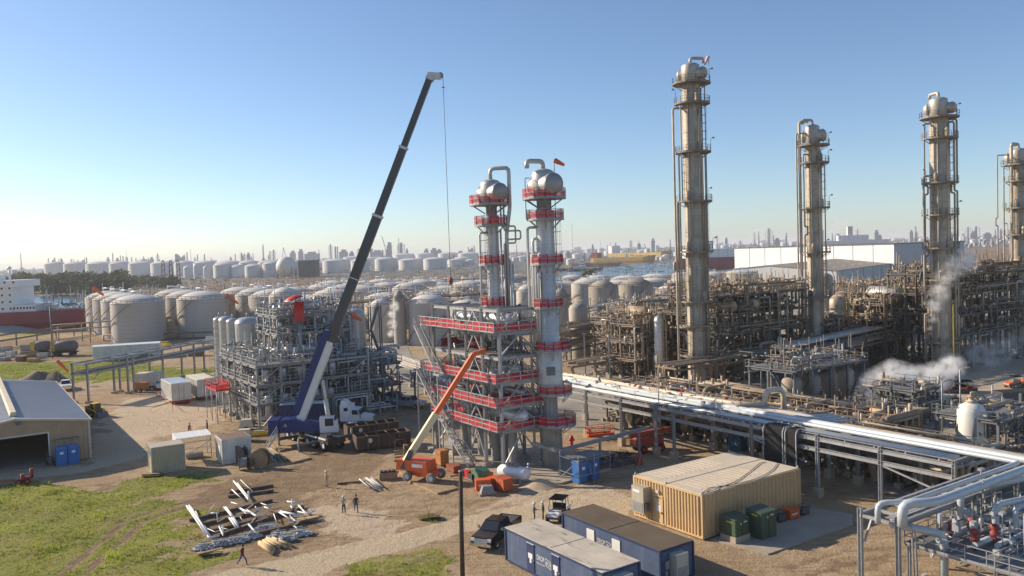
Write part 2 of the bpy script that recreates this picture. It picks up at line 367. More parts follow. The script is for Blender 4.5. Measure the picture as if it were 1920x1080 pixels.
zz -= 0.04
track([(140, 1075), (165, 1050), (215, 1010), (255, 975), (310, 955), (400, 935), (520, 905)], 0.38)
track([(330, 950), (420, 925), (500, 900), (600, 885), (700, 890)], 0.35, 0.8)
track([(440, 1000), (600, 1010), (760, 985), (880, 950), (1000, 930)], 0.32, 0.3)
track([(180, 800), (260, 770), (340, 790), (420, 775), (480, 800)], 0.35, 0.35)
track([(560, 900), (660, 930), (780, 920), (900, 945), (1100, 915)], 0.32, 0.45)
track([(1500, 1070), (1600, 1040), (1720, 1030), (1800, 1035)], 0.35, 0.7)
for p_, v_ in (([(500, 880), (600, 930), (700, 960), (820, 950)], .5), ([(430, 830), (520, 850), (640, 880), (740, 930)], .55), ([(560, 940), (640, 905), (720, 880)], .5), ([(300, 740), (360, 800), (430, 830)], .35), ([(220, 770), (300, 800), (330, 830)], .35), ([(1000, 935), (1100, 915), (1180, 900)], .45), ([(1560, 1060), (1650, 1075), (1700, 1040)], .6), ([(960, 915), (840, 950), (700, 940)], .4), ([(620, 870), (700, 905), (780, 945), (900, 930)], .4)): track(p_, .3, v_)
track([(480, 1050), (640, 1020), (800, 975), (950, 945)], 0.3, 0.22)
def nsheet(name, X, Y, Z, mat, attrs):
    h, w = X.shape; me = bpy.data.meshes.new(name)
    vs = np.stack([X, Y, Z], -1).reshape(-1, 3); i = np.arange(h * w).reshape(h, w)
    q = np.stack([i[:-1, :-1], i[:-1, 1:], i[1:, 1:], i[1:, :-1]], -1).reshape(-1, 4)
    me.vertices.add(len(vs)); me.vertices.foreach_set('co', vs.ravel()); me.loops.add(q.size); me.loops.foreach_set('vertex_index', q.ravel())
    me.polygons.add(len(q)); me.polygons.foreach_set('loop_start', np.arange(0, q.size, 4)); me.polygons.foreach_set('loop_total', np.full(len(q), 4)); me.update()
    for k, a in attrs.items():
        at = me.attributes.new(k, 'FLOAT', 'POINT'); at.data.foreach_set('value', a.ravel().astype(np.float32))
    me.materials.append(mat); me.polygons.foreach_set('use_smooth', np.ones(len(q), bool)); me.validate(); return link(name, me)
def ground_mat():
    m = bpy.data.materials.new('site_ground'); m.use_nodes = True; n, l = m.node_tree.nodes, m.node_tree.links
    p = n['Principled BSDF']; p.inputs['Roughness'].default_value = 0.95; p.inputs['Specular IOR Level'].default_value = 0.2
    tc = n.new('ShaderNodeTexCoord')
    def nz(s, d=7, rg=0.65):
        a = n.new('ShaderNodeTexNoise'); a.inputs['Scale'].default_value = s; a.inputs['Detail'].default_value = d; a.inputs['Roughness'].default_value = rg
        l.new(tc.outputs['Object'], a.inputs['Vector']); return a.outputs['Fac']
    def mrange(v, a, c, t0=0.0, t1=1.0):
        k = n.new('ShaderNodeMapRange'); k.inputs[1].default_value = a; k.inputs[2].default_value = c; k.inputs[3].default_value = t0; k.inputs[4].default_value = t1; l.new(v, k.inputs[0]); return k.outputs[0]
    def mix(f, a, c):
        x = n.new('ShaderNodeMix'); x.data_type = 'RGBA'
        for s, v in (('A', a), ('B', c)):
            if isinstance(v, tuple): x.inputs[s].default_value = (*v, 1)
            else: l.new(v, x.inputs[s])
        l.new(f, x.inputs['Factor']); return x.outputs['Result']
    def math2(op, a, c):
        k = n.new('ShaderNodeMath'); k.operation = op
        for i, v in enumerate((a, c)):
            if isinstance(v, float): k.inputs[i].default_value = v
            else: l.new(v, k.inputs[i])
        return k.outputs[0]
    def attr(k): a = n.new('ShaderNodeAttribute'); a.attribute_name = k; return a.outputs['Fac']
    big, mid, fine = nz(0.06), nz(0.5), nz(3.5)
    dirt = mix(mrange(big, 0.35, 0.65), (0.39, 0.275, 0.165), (0.52, 0.405, 0.265))
    dirt = mix(mrange(mid, 0.42, 0.7, 0, 0.55), dirt, (0.29, 0.19, 0.108))
    dirt = mix(mrange(fine, 0.5, 0.8, 0, 0.4), dirt, (0.6, 0.49, 0.35))
    spk = mrange(nz(1.5, 10, 0.8), 0.56, 0.7, 0, 0.35); dirt = mix(spk, dirt, (0.22, 0.15, 0.09))
    mp = n.new('ShaderNodeMapping'); mp.inputs['Rotation'].default_value = (0, 0, -0.45); mp.inputs['Scale'].default_value = (0.12, 1.5, 1); l.new(tc.outputs['Object'], mp.inputs['Vector'])
    rut = n.new('ShaderNodeTexNoise'); rut.inputs['Scale'].default_value = 1.3; rut.inputs['Detail'].default_value = 6; rut.inputs['Distortion'].default_value = 0.7; l.new(mp.outputs['Vector'], rut.inputs['Vector'])
    dirt = mix(mrange(rut.outputs['Fac'], 0.53, 0.66, 0, 0.55), dirt, (0.22, 0.15, 0.09))
    road = mix(mrange(fine, 0.3, 0.7), (0.55, 0.44, 0.29), (0.64, 0.53, 0.38))
    c = mix(mrange(math2('ADD', attr('rd'), math2('MULTIPLY', mid, 0.5)), 0.55, 0.95, 0, 0.92), dirt, road)
    c = mix(mrange(math2('ADD', attr('pale'), math2('MULTIPLY', fine, 0.8)), 0.7, 1.5, 0, 0.8), c, (0.66, 0.54, 0.4))
    c = mix(mrange(math2('ADD', attr('mud'), math2('MULTIPLY', mid, 0.9)), 0.55, 1.5, 0, 0.9), c, mix(fine, (0.13, 0.09, 0.055), (0.27, 0.185, 0.11)))
    g = mix(mrange(nz(0.25), 0.35, 0.65), (0.21, 0.23, 0.045), (0.33, 0.32, 0.075)); g = mix(mrange(fine, 0.5, 0.8, 0, 0.35), g, (0.09, 0.11, 0.025))
    g = mix(mrange(nz(0.13, 5), 0.48, 0.68, 0, 0.6), g, (0.3, 0.235, 0.11))
    c = mix(mrange(math2('ADD', attr('gr'), math2('MULTIPLY', math2('ADD', nz(1.2), -0.5), 1.3)), 0.25, 0.75), c, g)
    l.new(c, p.inputs['Base Color'])
    bp = n.new('ShaderNodeBump'); bp.inputs['Strength'].default_value = 1.0; bp.inputs['Distance'].default_value = 0.45
    l.new(math2('ADD', nz(0.9, 10, 0.75), math2('MULTIPLY', nz(5, 5), 0.35)), bp.inputs['Height']); l.new(bp.outputs['Normal'], p.inputs['Normal'])
    return m
gnd = struct(nsheet('ground', GX, GY, zz, ground_mat(), dict(gr=gr, rd=rd, pale=pale, mud=mud)))
# long grass: blades in clumps wherever the grass mask holds
gb = B(); rng = np.random.default_rng(3)
near = (GY < 215) & (gr > 0.35)
ii = np.argwhere(near); cell = np.array([(xs[min(j + 1, len(xs) - 1)] - xs[j]) * (ys[min(i + 1, len(ys) - 1)] - ys[i]) for i, j in ii])
pk = rng.choice(len(ii), 42000, p=cell / cell.sum())
for k in pk:
    i, j = ii[k]; x = xs[j] + rng.uniform(-.5, .5) * (xs[j + 1] - xs[j]); y = ys[i] + rng.uniform(-.5, .5) * (ys[i + 1] - ys[i])
    lush = 0.5 + mnoise.noise((x * 0.3, y * 0.3, 2.0)) + 0.3 * mnoise.noise((x * 1.2, y * 1.2, 7.0))
    h = 0.04 + 0.22 * max(0.02, lush) ** 1.3 * rng.uniform(0.5, 1.2)
    if mnoise.noise((x * 0.45, y * 0.45, 12.0)) > 0.3: h *= 2.2
    if y > 120: h *= 0.6
    for q in range(3):
        a = rng.uniform(0, 6.28); w = rng.uniform(0.014, 0.032) * (1 + y / 120); dx, dy = math.cos(a) * w, math.sin(a) * w; lx, ly = rng.uniform(-.6, .6, 2) * h
        b0 = len(gb.v); z0 = -0.06; gb.v += [(x - dx, y - dy, z0), (x + dx, y + dy, z0), (x + lx, y + ly, h)]; gb.face([b0, b0 + 1, b0 + 2])
tag(stuff(gb.build('grass', GRASSM)), 'long green grass growing over the open ground left of the road', 'grass')
# paved process area: one big slab under the plant on the right, pads elsewhere
def slab(name, px, z, mat, label=None):
    b = B(); b.prism(wpoly(px), -0.4, z); return struct(b.build(name, mat))
PAVE = M('stained_paving', (0.30, 0.265, 0.215), 0.9, 0, 0.3, 0.25, bump=0.1)
slab('plant_paving', [(1000, 800), (1075, 705), (1110, 560), (1960, 520), (2300, 700), (2300, 900), (1830, 1010), (1700, 935), (1560, 880), (1330, 838)], 0.03, PAVE)
slab('unit_paving', [(410, 770), (395, 700), (540, 650), (760, 640), (800, 735), (640, 800), (480, 810)], 0.035, PAVE)
slab('concrete_pad', [(800, 838), (905, 812), (1010, 835), (1140, 868), (1145, 882), (1052, 908), (955, 905), (832, 868)], 0.16, CONC)
slab('building_pad', [(1332, 1012), (1505, 952), (1600, 965), (1600, 985), (1440, 1040)], 0.07, CONC)
slab('gravel_lot', [(1690, 730), (1830, 680), (2000, 660), (2100, 700), (1960, 755), (1760, 770)], 0.05, M('lot_gravel', (0.45, 0.36, 0.26), 0.95, 0, 0.2, 0.4, bump=0.2))
INDG = M('far_industrial_ground', (0.12, 0.115, 0.105), 0.9, 0, 0.35, 0.02)
slab('industrial_ground', [(245, 531), (620, 520), (1046, 508), (1046, 484), (700, 489), (420, 500), (245, 507)], 0.02, INDG)
slab('industrial_ground', [(1046, 496), (1290, 486), (1500, 474), (1960, 462), (1960, 444), (1300, 466), (1046, 476)], 0.02, INDG)
# the ship channel
def water_mat():
    m = bpy.data.materials.new('channel_water'); m.use_nodes = True; n, l = m.node_tree.nodes, m.node_tree.links; p = n['Principled BSDF']
    p.inputs['Base Color'].default_value = (0.05, 0.085, 0.11, 1); p.inputs['Roughness'].default_value = 0.22
    tc = n.new('ShaderNodeTexCoord'); a = n.new('ShaderNodeTexNoise'); a.inputs['Scale'].default_value = 0.25; a.inputs['Detail'].default_value = 8; l.new(tc.outputs['Object'], a.inputs['Vector'])
    bp = n.new('ShaderNodeBump'); bp.inputs['Strength'].default_value = 0.5; bp.inputs['Distance'].default_value = 1.0; l.new(a.outputs['Fac'], bp.inputs['Height']); l.new(bp.outputs['Normal'], p.inputs['Normal']); return m
wb = B(); wb.prism(wpoly([(-600, 640), (0, 600), (120, 590), (250, 575), (250, 553), (100, 553), (-600, 575)]), -0.5, 0.25)
wb.prism(wpoly([(1040, 524), (1090, 526), (1180, 540), (1300, 548), (1420, 540), (1420, 488), (1300, 490), (1180, 497), (1130, 502), (1050, 512)]), -0.5, 0.25)
struct(wb.build('water', water_mat()))
# ================================================================== builders used more than once
def facing(px, x2=None):                                             # heading (radians) on the ground from one pixel to another
    a, c = G(*px), G(*x2); return math.atan2(c.y - a.y, c.x - a.x)
# ---- people: one continuous skinned body, clothes by region, hair/helmet as children
def person(label, loc, heading, shirt, trousers, pose='stand', hat=None, hatcol=None, shoes=None, h=1.78, group=None, arms=None):
    k = h / 1.78; t = thing('person', label, 'person', loc, heading, group)
    hipz = 0.94; V0 = {}
    if pose == 'crouch': hipz = 0.48
    sway = 0.32 if pose == 'walk' else 0.05
    lean = {'walk': 0.06, 'stand': 0.0, 'crouch': 0.25}[pose]
    P, E, RA = [], [], []
    def add(p, r, par): P.append(Vector(p) * k); RA.append((r * k, r * k) if not isinstance(r, tuple) else (r[0] * k, r[1] * k)); E.append((par, len(P) - 1)) if par is not None else None; return len(P) - 1
    pel = add((0, 0, hipz), (0.145, 0.115), None); wai = add((lean * .4, 0, hipz + 0.2), (0.14, 0.105), pel); che = add((lean * .8, 0, hipz + 0.4), (0.165, 0.115), wai)
    nb = add((lean, 0, hipz + 0.53), (0.085, 0.085), che); nk = add((lean + .01, 0, hipz + 0.6), 0.06, nb); hd = add((lean + 0.03, 0, hipz + 0.7), (0.085, 0.1), nk); ht = add((lean + 0.03, 0, hipz + 0.8), (0.075, 0.09), hd)
    ankles = []; hands = []
    for s in (-1, 1):
        st = sway * s
        if pose == 'crouch':
            hp = add((0.02, s * 0.1, hipz - 0.03), 0.09, pel); kn = add((0.4, s * 0.16, 0.5), 0.07, hp); an = add((0.1, s * 0.14, 0.1), 0.05, kn)
        elif pose == 'walk':
            hp = add((0.0, s * 0.1, hipz - 0.07), 0.09, pel); kn = add((st * 0.75 + 0.05, s * 0.1, 0.5), 0.067, hp); an = add((st * 1.15 - (0.12 if s < 0 else 0.0), s * 0.1, 0.1 + (0.1 if s < 0 else 0)), 0.046, kn)
        else:
            hp = add((0.0, s * 0.1, hipz - 0.07), 0.09, pel); kn = add((0.03 + st, s * 0.12, 0.5), 0.067, hp); an = add((st, s * 0.14, 0.09), 0.046, kn)
        a = P[an] / k; toe = add((a.x + 0.19, a.y * 1.1, max(0.04, a.z - 0.055)), (0.042, 0.035), an); ankles.append(an)
        sh = add((lean * .9, s * 0.19, hipz + 0.47), 0.062, che)
        mode = (arms or {}).get(s, 'walk' if pose == 'walk' else 'down')
        if mode == 'fwd': el, wr = (0.16, s * 0.26, hipz + 0.2), (0.42, s * 0.2, hipz + 0.22)
        elif mode == 'bent': el, wr = (-0.03, s * 0.28, hipz + 0.18), (0.2, s * 0.14, hipz + 0.14)
        elif mode == 'walk': el, wr = (-st * 0.5, s * 0.26, hipz + 0.2), (-st * 0.75 + 0.1, s * 0.26, hipz - 0.02)
        elif pose == 'crouch': el, wr = (0.3, s * 0.24, hipz + 0.2), (0.52, s * 0.12, hipz + 0.08)
        else: el, wr = (-0.02, s * 0.25, hipz + 0.2), (0.05, s * 0.26, hipz - 0.04)
        e1 = add(el, 0.047, sh); w1 = add(wr, 0.034, e1); d = (P[w1] - P[e1]).normalized(); pm = add(tuple(P[w1] / k + d * 0.06), (0.032, 0.042), w1); hands.append((P[pm].copy(), d, s))
    me = bpy.data.meshes.new('skel'); me.from_pydata([tuple(p) for p in P], E, []); ob = bpy.data.objects.new('skel', me); COL.objects.link(ob)
    md = ob.modifiers.new('skin', 'SKIN'); md.use_smooth_shade = True
    for i, v in enumerate(me.skin_vertices[0].data): v.radius = RA[i]; v.use_root = (i == 0)
    ob.modifiers.new('sub', 'SUBSURF').levels = 1
    dg = bpy.context.evaluated_depsgraph_get(); bm_ = bpy.data.meshes.new_from_object(ob.evaluated_get(dg)); bpy.data.objects.remove(ob)
    b = B(); vs = [v.co.copy() for v in bm_.vertices]; b.v = [tuple(v) for v in vs]; zhip = hipz * k
    hands_c = [hh[0] for hh in hands]
    for p in bm_.polygons:
        c = p.center; b.m = 0
        if any((c - q).length < 0.085 * k for q in hands_c): b.m = 2
        elif c.z > (hipz + 0.57) * k and (c.x ** 2 + c.y ** 2) ** .5 < 0.4: b.m = 2
        elif any((c - P[a]).length < 0.09 * k or (c - (P[a] + Vector((0.15 * k, 0, -0.05)))).length < 0.12 * k for a in ankles) and c.z < 0.25: b.m = 3
        elif c.z < zhip + 0.06 and not any((c - q).length < 0.33 * k and abs(c.y) > 0.17 * k for q in hands_c): b.m = 1
        b.face(list(p.vertices), True)
    bpy.data.meshes.remove(bm_); b.m = 2
    for q, d, s in hands:                                             # four fingers and a thumb, slightly curled
        side = d.cross(Vector((0, 0, 1)));  side = side.normalized() if side.length > 0.1 else Vector((0, 1, 0)); inn = Vector((0.3, -s, 0)).normalized()
        for i, L in enumerate((0.062, 0.075, 0.07, 0.055)):
            o = q + d * 0.03 + side * ((i - 1.5) * 0.021); b.tube([o, o + d * L * 0.55, o + d * L * 0.9 + inn * L * 0.4], 0.0095, 5, True, 0.007)
        o = q - d * 0.01 + side * 0.04; b.tube([o, o + side * 0.03 + d * 0.03, o + side * 0.03 + d * 0.06], 0.011, 5, True, 0.008)
    hc = P[hd].lerp(P[ht], 0.4)
    b.box(hc + Vector((0.108, 0, -0.01)) * k, (0.03, 0.022, 0.04))   # nose
    for s in (-1, 1): b.box(hc + Vector((0.0, s * 0.092, 0.0)) * k, (0.04, 0.018, 0.06))
    b.m = 4
    for s in (-1, 1): b.box(hc + Vector((0.096, s * 0.033, 0.022)) * k, (0.012, 0.022, 0.012))
    b.m = 5; b.box(hc + Vector((0.094, 0, -0.055)) * k, (0.012, 0.045, 0.012))
    b.build('body', [shirt, trousers, SKIN, shoes or BLACK, BLACK, BROWNR], t)
    hb = B(); top = hc + Vector((0, 0, 0.035)) * k
    if hat == 'hard':
        hb.lathe([(0.15, 0), (0.13, 0.015), (0.125, 0.05), (0.1, 0.1), (0.05, 0.125), (0, 0.13)], 14, top); hb.box(top + Vector((0.14, 0, 0.008)), (0.08, 0.16, 0.015)); hb.build('hard_hat', hatcol or WHITE, t)
    elif hat == 'cap':
        hb.lathe([(0.115, 0), (0.115, 0.04), (0.08, 0.085), (0, 0.1)], 12, top); hb.box(top + Vector((0.14, 0, 0.01)), (0.1, 0.14, 0.015)); hb.build('cap', hatcol or BLACK, t)
    else:
        hb.lathe([(0.1, -0.05), (0.112, 0.0), (0.1, 0.06), (0.05, 0.1), (0, 0.11)], 12, top - Vector((0.012, 0, 0))); hb.build('hair', BLACK, t)
    return t
def clothm(name, c): return MATS.get(name) or M(name, c, 0.9, 0, 0.2, 4)
def wheel(b, c, r, w, ax=(0, 1, 0)):                                  # tyre (material 0) and rim (material 1)
    a = Vector(ax); c = Vector(c) - a * (w / 2)
    b.m = 0; b.lathe([(r * .55, 0), (r * .93, 0), (r, w * .2), (r, w * .8), (r * .93, w), (r * .55, w)], 18, c, axis=ax)
    b.m = 1; b.lathe([(0, w * .12), (r * .2, w * .06), (r * .5, w * .2), (r * .58, w * .04)], 14, c, axis=ax); b.lathe([(r * .58, w * .96), (r * .5, w * .8), (r * .2, w * .94), (0, w * .88)], 14, c, axis=ax); b.m = 0
def pickup(label, loc, heading, paint, group=None, chrome=CHROME, dual=False):
    t = thing('pickup_truck', label, 'pickup truck', loc, heading, group); W2 = 1.0
    b = B()
    b.yprism([(-3.1, 0.55), (-3.1, 1.25), (-0.95, 1.25), (-0.95, 1.28), (1.35, 1.28), (1.5, 1.3), (2.9, 1.16), (3.02, 1.0), (3.05, 0.55), (2.5, 0.5), (-2.6, 0.5)], -W2 + .04, W2 - .04)
    for s in (-1, 1):
        b.yprism([(-3.08, 0.75), (-3.08, 1.32), (-0.97, 1.32), (-0.97, 0.75)], s * W2 - s * 0.09, s * W2)         # bed sides
        for x in (2.0, -1.95): b.lathe([(0.0, 0), (0.52, 0), (0.52, 0.09), (0.46, 0.1)], 16, (x, s * (W2 - 0.06) - (0.05 if s < 0 else 0), 0.5), axis=(0, 1, 0)) if False else None
    b.bx(-3.1, -W2 + .05, 0.75, -3.02, W2 - .05, 1.3)
    b.hexa([(-0.95, -.92, 1.27), (1.5, -.92, 1.27), (1.5, .92, 1.27), (-0.95, .92, 1.27), (-0.82, -.74, 1.93), (0.65, -.74, 1.93), (0.65, .74, 1.93), (-0.82, .74, 1.93)])
    b.build('body', paint, t)
    d = B(); d.bx(-2.98, -.86, 1.252, -1.0, .86, 1.262); d.build('bed_liner', GREYD, t)
    g = B()
    g.hexa([(1.52, -.8, 1.32), (1.56, -.8, 1.34), (1.56, .8, 1.34), (1.52, .8, 1.32), (0.74, -.68, 1.86), (0.78, -.68, 1.88), (0.78, .68, 1.88), (0.74, .68, 1.86)]); g.build('windshield', GLASS, t)
    for s in (-1, 1):
        q = B()
        for x0, x1, y0, y1 in ((0.32, 1.22, 0.3, 0.66), (-0.8, 0.2, -0.8, 0.2)):
            q.quad((x0, s * .925, 1.34), (x1, s * .925, 1.34), (x1 if x0 > .3 and False else y1, s * .765, 1.86), (y0, s * .765, 1.86))
        q.build('side_window', GLASS, t)
        m = B(); m.box((1.15, s * 1.12, 1.42), (0.12, 0.2, 0.28)); m.beam((1.15, s * .93, 1.32), (1.15, s * 1.1, 1.38), 0.05); m.build('mirror', chrome, t)
        l = B(); l.box((3.0, s * .78, 0.98), (0.14, 0.34, 0.24)); l.build('headlight', WHITE, t)
        tl = B(); tl.box((-3.1, s * .88, 1.05), (0.06, 0.14, 0.36)); tl.build('tail_light', REDP, t)
    r = B(); r.quad((-0.93, -.7, 1.36), (-0.93, .7, 1.36), (-0.86, .62, 1.84), (-0.86, -.62, 1.84)); r.build('rear_window', GLASS, t)
    gr_ = B(); gr_.box((3.05, 0, 0.93), (0.08, 1.2, 0.34))
    for z in (0.84, 0.93, 1.02): gr_.box((3.1, 0, z), (0.05, 1.16, 0.035))
    gr_.build('grille', chrome, t)
    bp = B(); bp.box((3.14, 0, 0.62), (0.16, 1.95, 0.26)); bp.build('bumper', chrome, t)
    bp = B(); bp.box((-3.2, 0, 0.62), (0.16, 1.8, 0.2)); bp.build('bumper', chrome, t)
    for x in (2.0, -1.95):
        for s in (-1, 1): w = B(); wheel(w, (x, s * 0.88, 0.42), 0.42, 0.3); w.build('wheel', [BLACK, CHROME], t)
    return t
def utv(label, loc, heading, paint, group=None, roof=BLACKP):
    t = thing('utility_vehicle', label, 'utility vehicle', loc, heading, group); b = B()
    b.hexa([(-1.5, -.7, .35), (1.5, -.7, .35), (1.5, .7, .35), (-1.5, .7, .35), (-1.5, -.7, .62), (1.55, -.62, .7), (1.55, .62, .7), (-1.5, .7, .62)]); b.build('body', GREYD, t)
    h = B(); h.hexa([(0.75, -.66, .68), (1.6, -.55, .6), (1.6, .55, .6), (0.75, .66, .68), (0.75, -.6, 1.02), (1.5, -.5, .82), (1.5, .5, .82), (0.75, .6, 1.02)]); h.build('hood', paint, t)
    c = B(); c.bx(-1.6, -.7, .7, -0.55, .7, .78)
    for s in (-1, 1): c.bx(-1.6, s * .7, .78, -.55, s * .65, 1.05)
    c.bx(-1.62, -.7, .78, -1.55, .7, 1.05); c.build('cargo_bed', paint, t)
    st = B(); st.bx(-.45, -.6, .65, .15, .6, .85); st.bx(-.52, -.6, .85, -.38, .6, 1.35); st.build('seat', BLACK, t)
    f = B()
    for s in (-1, 1):
        f.tube([(0.85, s * .64, .95), (0.45, s * .62, 1.85), (-1.0, s * .62, 1.85), (-1.1, s * .64, .9)], 0.03, 6); f.tube([(-.35, s * .63, 1.85), (-.4, s * .64, .8)], 0.03, 6)
    f.build('roll_cage', roof, t)
    ro = B(); ro.bx(-1.05, -.68, 1.86, .5, .68, 1.92)
    for i in range(5): ro.bx(-1.1 + i * .38, -.7, 1.93, -1.02 + i * .38, .7, 1.98)
    ro.build('roof', roof, t)
    sw = B(); sw.lathe([(0.15, 0), (0.17, 0.03), (0.15, 0.05)], 12, (0.5, .3, 1.1), axis=(-.6, 0, .6)); sw.build('steering_wheel', BLACK, t)
    for x in (1.05, -1.05):
        for s in (-1, 1): w = B(); wheel(w, (x, s * .66, .33), .33, .26); w.build('wheel', [BLACK, GREYM], t)
    for s in (-1, 1): l = B(); l.box((1.58, s * .42, .72), (.06, .18, .1)); l.build('headlight', WHITE, t)
    return t
def toilet(label, loc, heading, group=None):
    t = thing('portable_toilet', label, 'portable toilet', loc, heading, group); b = B()
    b.bx(-.6, -.6, .08, .6, .6, 2.1)
    for s in (-1, 1):
        for e in (-1, 1): b.box((s * .57, e * .57, 1.1), (.1, .1, 2.08))
    b.bx(-.62, -.62, 0, .62, .62, .12); b.build('cabin', BLUEP, t)
    d = B(); d.bx(.605, -.42, .15, .64, .42, 1.95); d.bx(.64, .25, 1.0, .68, .36, 1.15); dd = d.build('door', BLUEP, t)
    s_ = B(); s_.bx(.645, -.2, 1.4, .655, .2, 1.7); s_.build('sign', WHITE, dd)
    r = B(); r.yprism([(-.64, 2.1), (.64, 2.1), (.6, 2.2), (.3, 2.33), (-.3, 2.33), (-.6, 2.2)], -.63, .63); r.build('roof', M('toilet_roof_blue', (.09, .22, .48), .6) if 'toilet_roof_blue' not in MATS else MATS['toilet_roof_blue'], t)
    v = B(); v.cyl((-.45, -.4, 2.1), .06, .5, 8); v.build('vent_pipe', GREYM, t); return t
def windsock(label, loc, h, d, group='orange windsocks', mat=None, L=3.0, r=0.32, drop=0.45):
    t = thing('windsock', label, 'windsock', loc, 0, group); b = B(); b.cyl((0, 0, 0), .05, h, 6); b.build('pole', STEEL, t)
    s = B(); v = Vector(d).normalized(); v = Vector((v.x, v.y, -drop)).normalized(); s.lathe([(r, .1), (r * .9, L * .4), (r * .5, L)], 10, (0, 0, h - .1), axis=v); s.lathe([(r * .5, L), (r * .88, L * .4), (r * .97, .1)], 10, (0, 0, h - .1), axis=v); s.build('sleeve', mat or ORANGEC, t); return t
def jobbox(label, loc, rz, mat, d=(1.5, .75, .85), group='job boxes by the steel frame', txt=False):
    t = thing('job_box', label, 'job box', loc, rz, group); b = B(); x, y, z = d; b.bx(-x / 2, -y / 2, .12, x / 2, y / 2, z * .78); 
    for s in (-1, 1): b.bx(s * x * .36 - .06, -y / 2, 0, s * x * .36 + .06, y / 2, .12)
    b.build('chest', mat, t); l = B(); l.bx(-x / 2 - .02, -y / 2 - .02, z * .78 + .01, x / 2 + .02, y / 2 + .02, z); l.build('lid', mat, t)
    if txt: q = B(); q.bx(-x * .32, -y / 2 - .012, z * .45, x * .25, -y / 2 - .004, z * .62); q.build('label_panel', WHITE, t)
    hnd = B(); hnd.beam((-x * .2, -y / 2 - .05, z * .72), (x * .2, -y / 2 - .05, z * .72), .04); hnd.build('handle', STEELD, t); return t
# ================================================================== FOREGROUND: tan building, blue offices, cabinets, truck
Bn = G(1318, 1012)
t = thing('equipment_building', 'tan ribbed metal building of two joined modules with pale flat roof', 'building', (Bn.x, Bn.y, 0.07), GA)
LX, LY, BH = 12.9, 8.3, 3.75
b = B(); b.bx(0.09, 0.09, 0.0, LX - .09, LY - .09, BH - .1); b.corr((0, 0), (LX, 0), .14, BH - .12, .52, .07); b.corr((LX, 0), (LX, LY), .14, BH - .12, .52, .07); b.corr((LX, LY), (0, LY), .14, BH - .12, .52, .07); b.corr((0, LY), (0, 0), .14, BH - .12, .36, .09)
b.build('wall', TANW, t)
b = B()
for x, y in ((-.02, -.02), (LX + .02, -.02), (LX + .02, LY + .02), (-.02, LY + .02), (-.03, LY * .52)): b.box((x, y, BH / 2), (.2, .2, BH))
for z in (.08, BH - .06): b.box((LX / 2, -.03, z), (LX, .18, .14)); b.box((LX / 2, LY + .03, z), (LX, .18, .14)); b.box((-.04, LY / 2, z), (.18, LY, .14)); b.box((LX + .04, LY / 2, z), (.18, LY, .14))
b.build('frame', TANW, t)
b = B()
for k in range(2):
    y0, y1 = (0.02, LY * .52 - .05) if k == 0 else (LY * .52 + .05, LY - .02); b.bx(.02, y0, BH + .012, LX - .02, y1, BH + .06)
    for i in range(13): b.bx(1.2 + i * .62, y0 + 1.1, BH + .062, 1.3 + i * .62, y1 - .5, BH + .09)
b.bx(0.02, LY * .52 - .05, BH + .012, LX - .02, LY * .52 + .05, BH + .1); b.build('roof', TANR, t)
b = B(); b.bx(-.16, LY * .55, .18, -.1, LY * .55 + 1.15, 2.35); b.bx(-.15, LY * .55 - .02, 2.45, -.1, LY * .55 + 1.2, 2.6); dr = b.build('door', TANW, t)
b = B(); b.bx(-.175, LY * .55 + .2, 1.15, -.165, LY * .55 + .8, 1.75); b.bx(-.175, LY * .55 + .35, 1.85, -.165, LY * .55 + .85, 1.95); b.build('sign', WHITED, dr)
b = B(); b.box((-.22, LY * .55 + .12, 1.1), (.1, .06, .16)); b.build('handle', STEELD, dr)
b = B(); b.bx(-.95, LY - 2.1, .75, -.1, LY - .55, 3.15); u = b.build('air_conditioner', M('ac_tan_grey', (.42, .38, .3), .55), t)
b = B(); b.bx(-.965, LY - 2.0, .85, -.95, LY - .65, 1.75)
for i in range(8): b.bx(-.985, LY - 2.0, .9 + i * .1, -.965, LY - .65, .94 + i * .1)
b.build('grille', GREYM, u); b = B(); b.bx(-.962, LY - 1.6, 2.62, -.952, LY - .75, 2.85); b.build('sign', WHITE, u)
b = B(); b.box((-.6, LY - 2.2, 1.4), (.5, .22, .7)); b.build('disconnect_box', GREYD, t)
b = B(); b.box((-.2, LY * .55 + .55, 2.95), (.2, .22, .25)); b.build('wall_lamp', WHITED, t)
b = B()
def rl(px): q = G(*px, BH + .2) - Vector((Bn.x, Bn.y, 0)); return (*rot2(q.x, q.y, -GA), BH + .13)
b.pipe([(-.14, .12, .3), (-.14, .12, BH)] + [rl(p) for p in ((1322, 921), (1330, 914), (1352, 913), (1380, 903), (1405, 885), (1425, 868), (1436, 866))], .03, 6, bend=.8); b.pipe([rl(p) for p in ((1326, 923), (1346, 916), (1348, 911), (1360, 911), (1400, 903), (1430, 893), (1450, 880), (1458, 868))], .03, 6, bend=.8)
b.build('cable', BLACK, t)
b = B()
for x, y in ((.05, .05), (LX - .05, .05), (LX - .05, LY - .05), (.05, LY - .05), (.05, LY * .52)): b.lathe([(.1, 0), (.1, .1), (.03, .18), (0, .3)], 8, (x, y, BH + .06))
b.build('lifting_lug', STEEL, t)
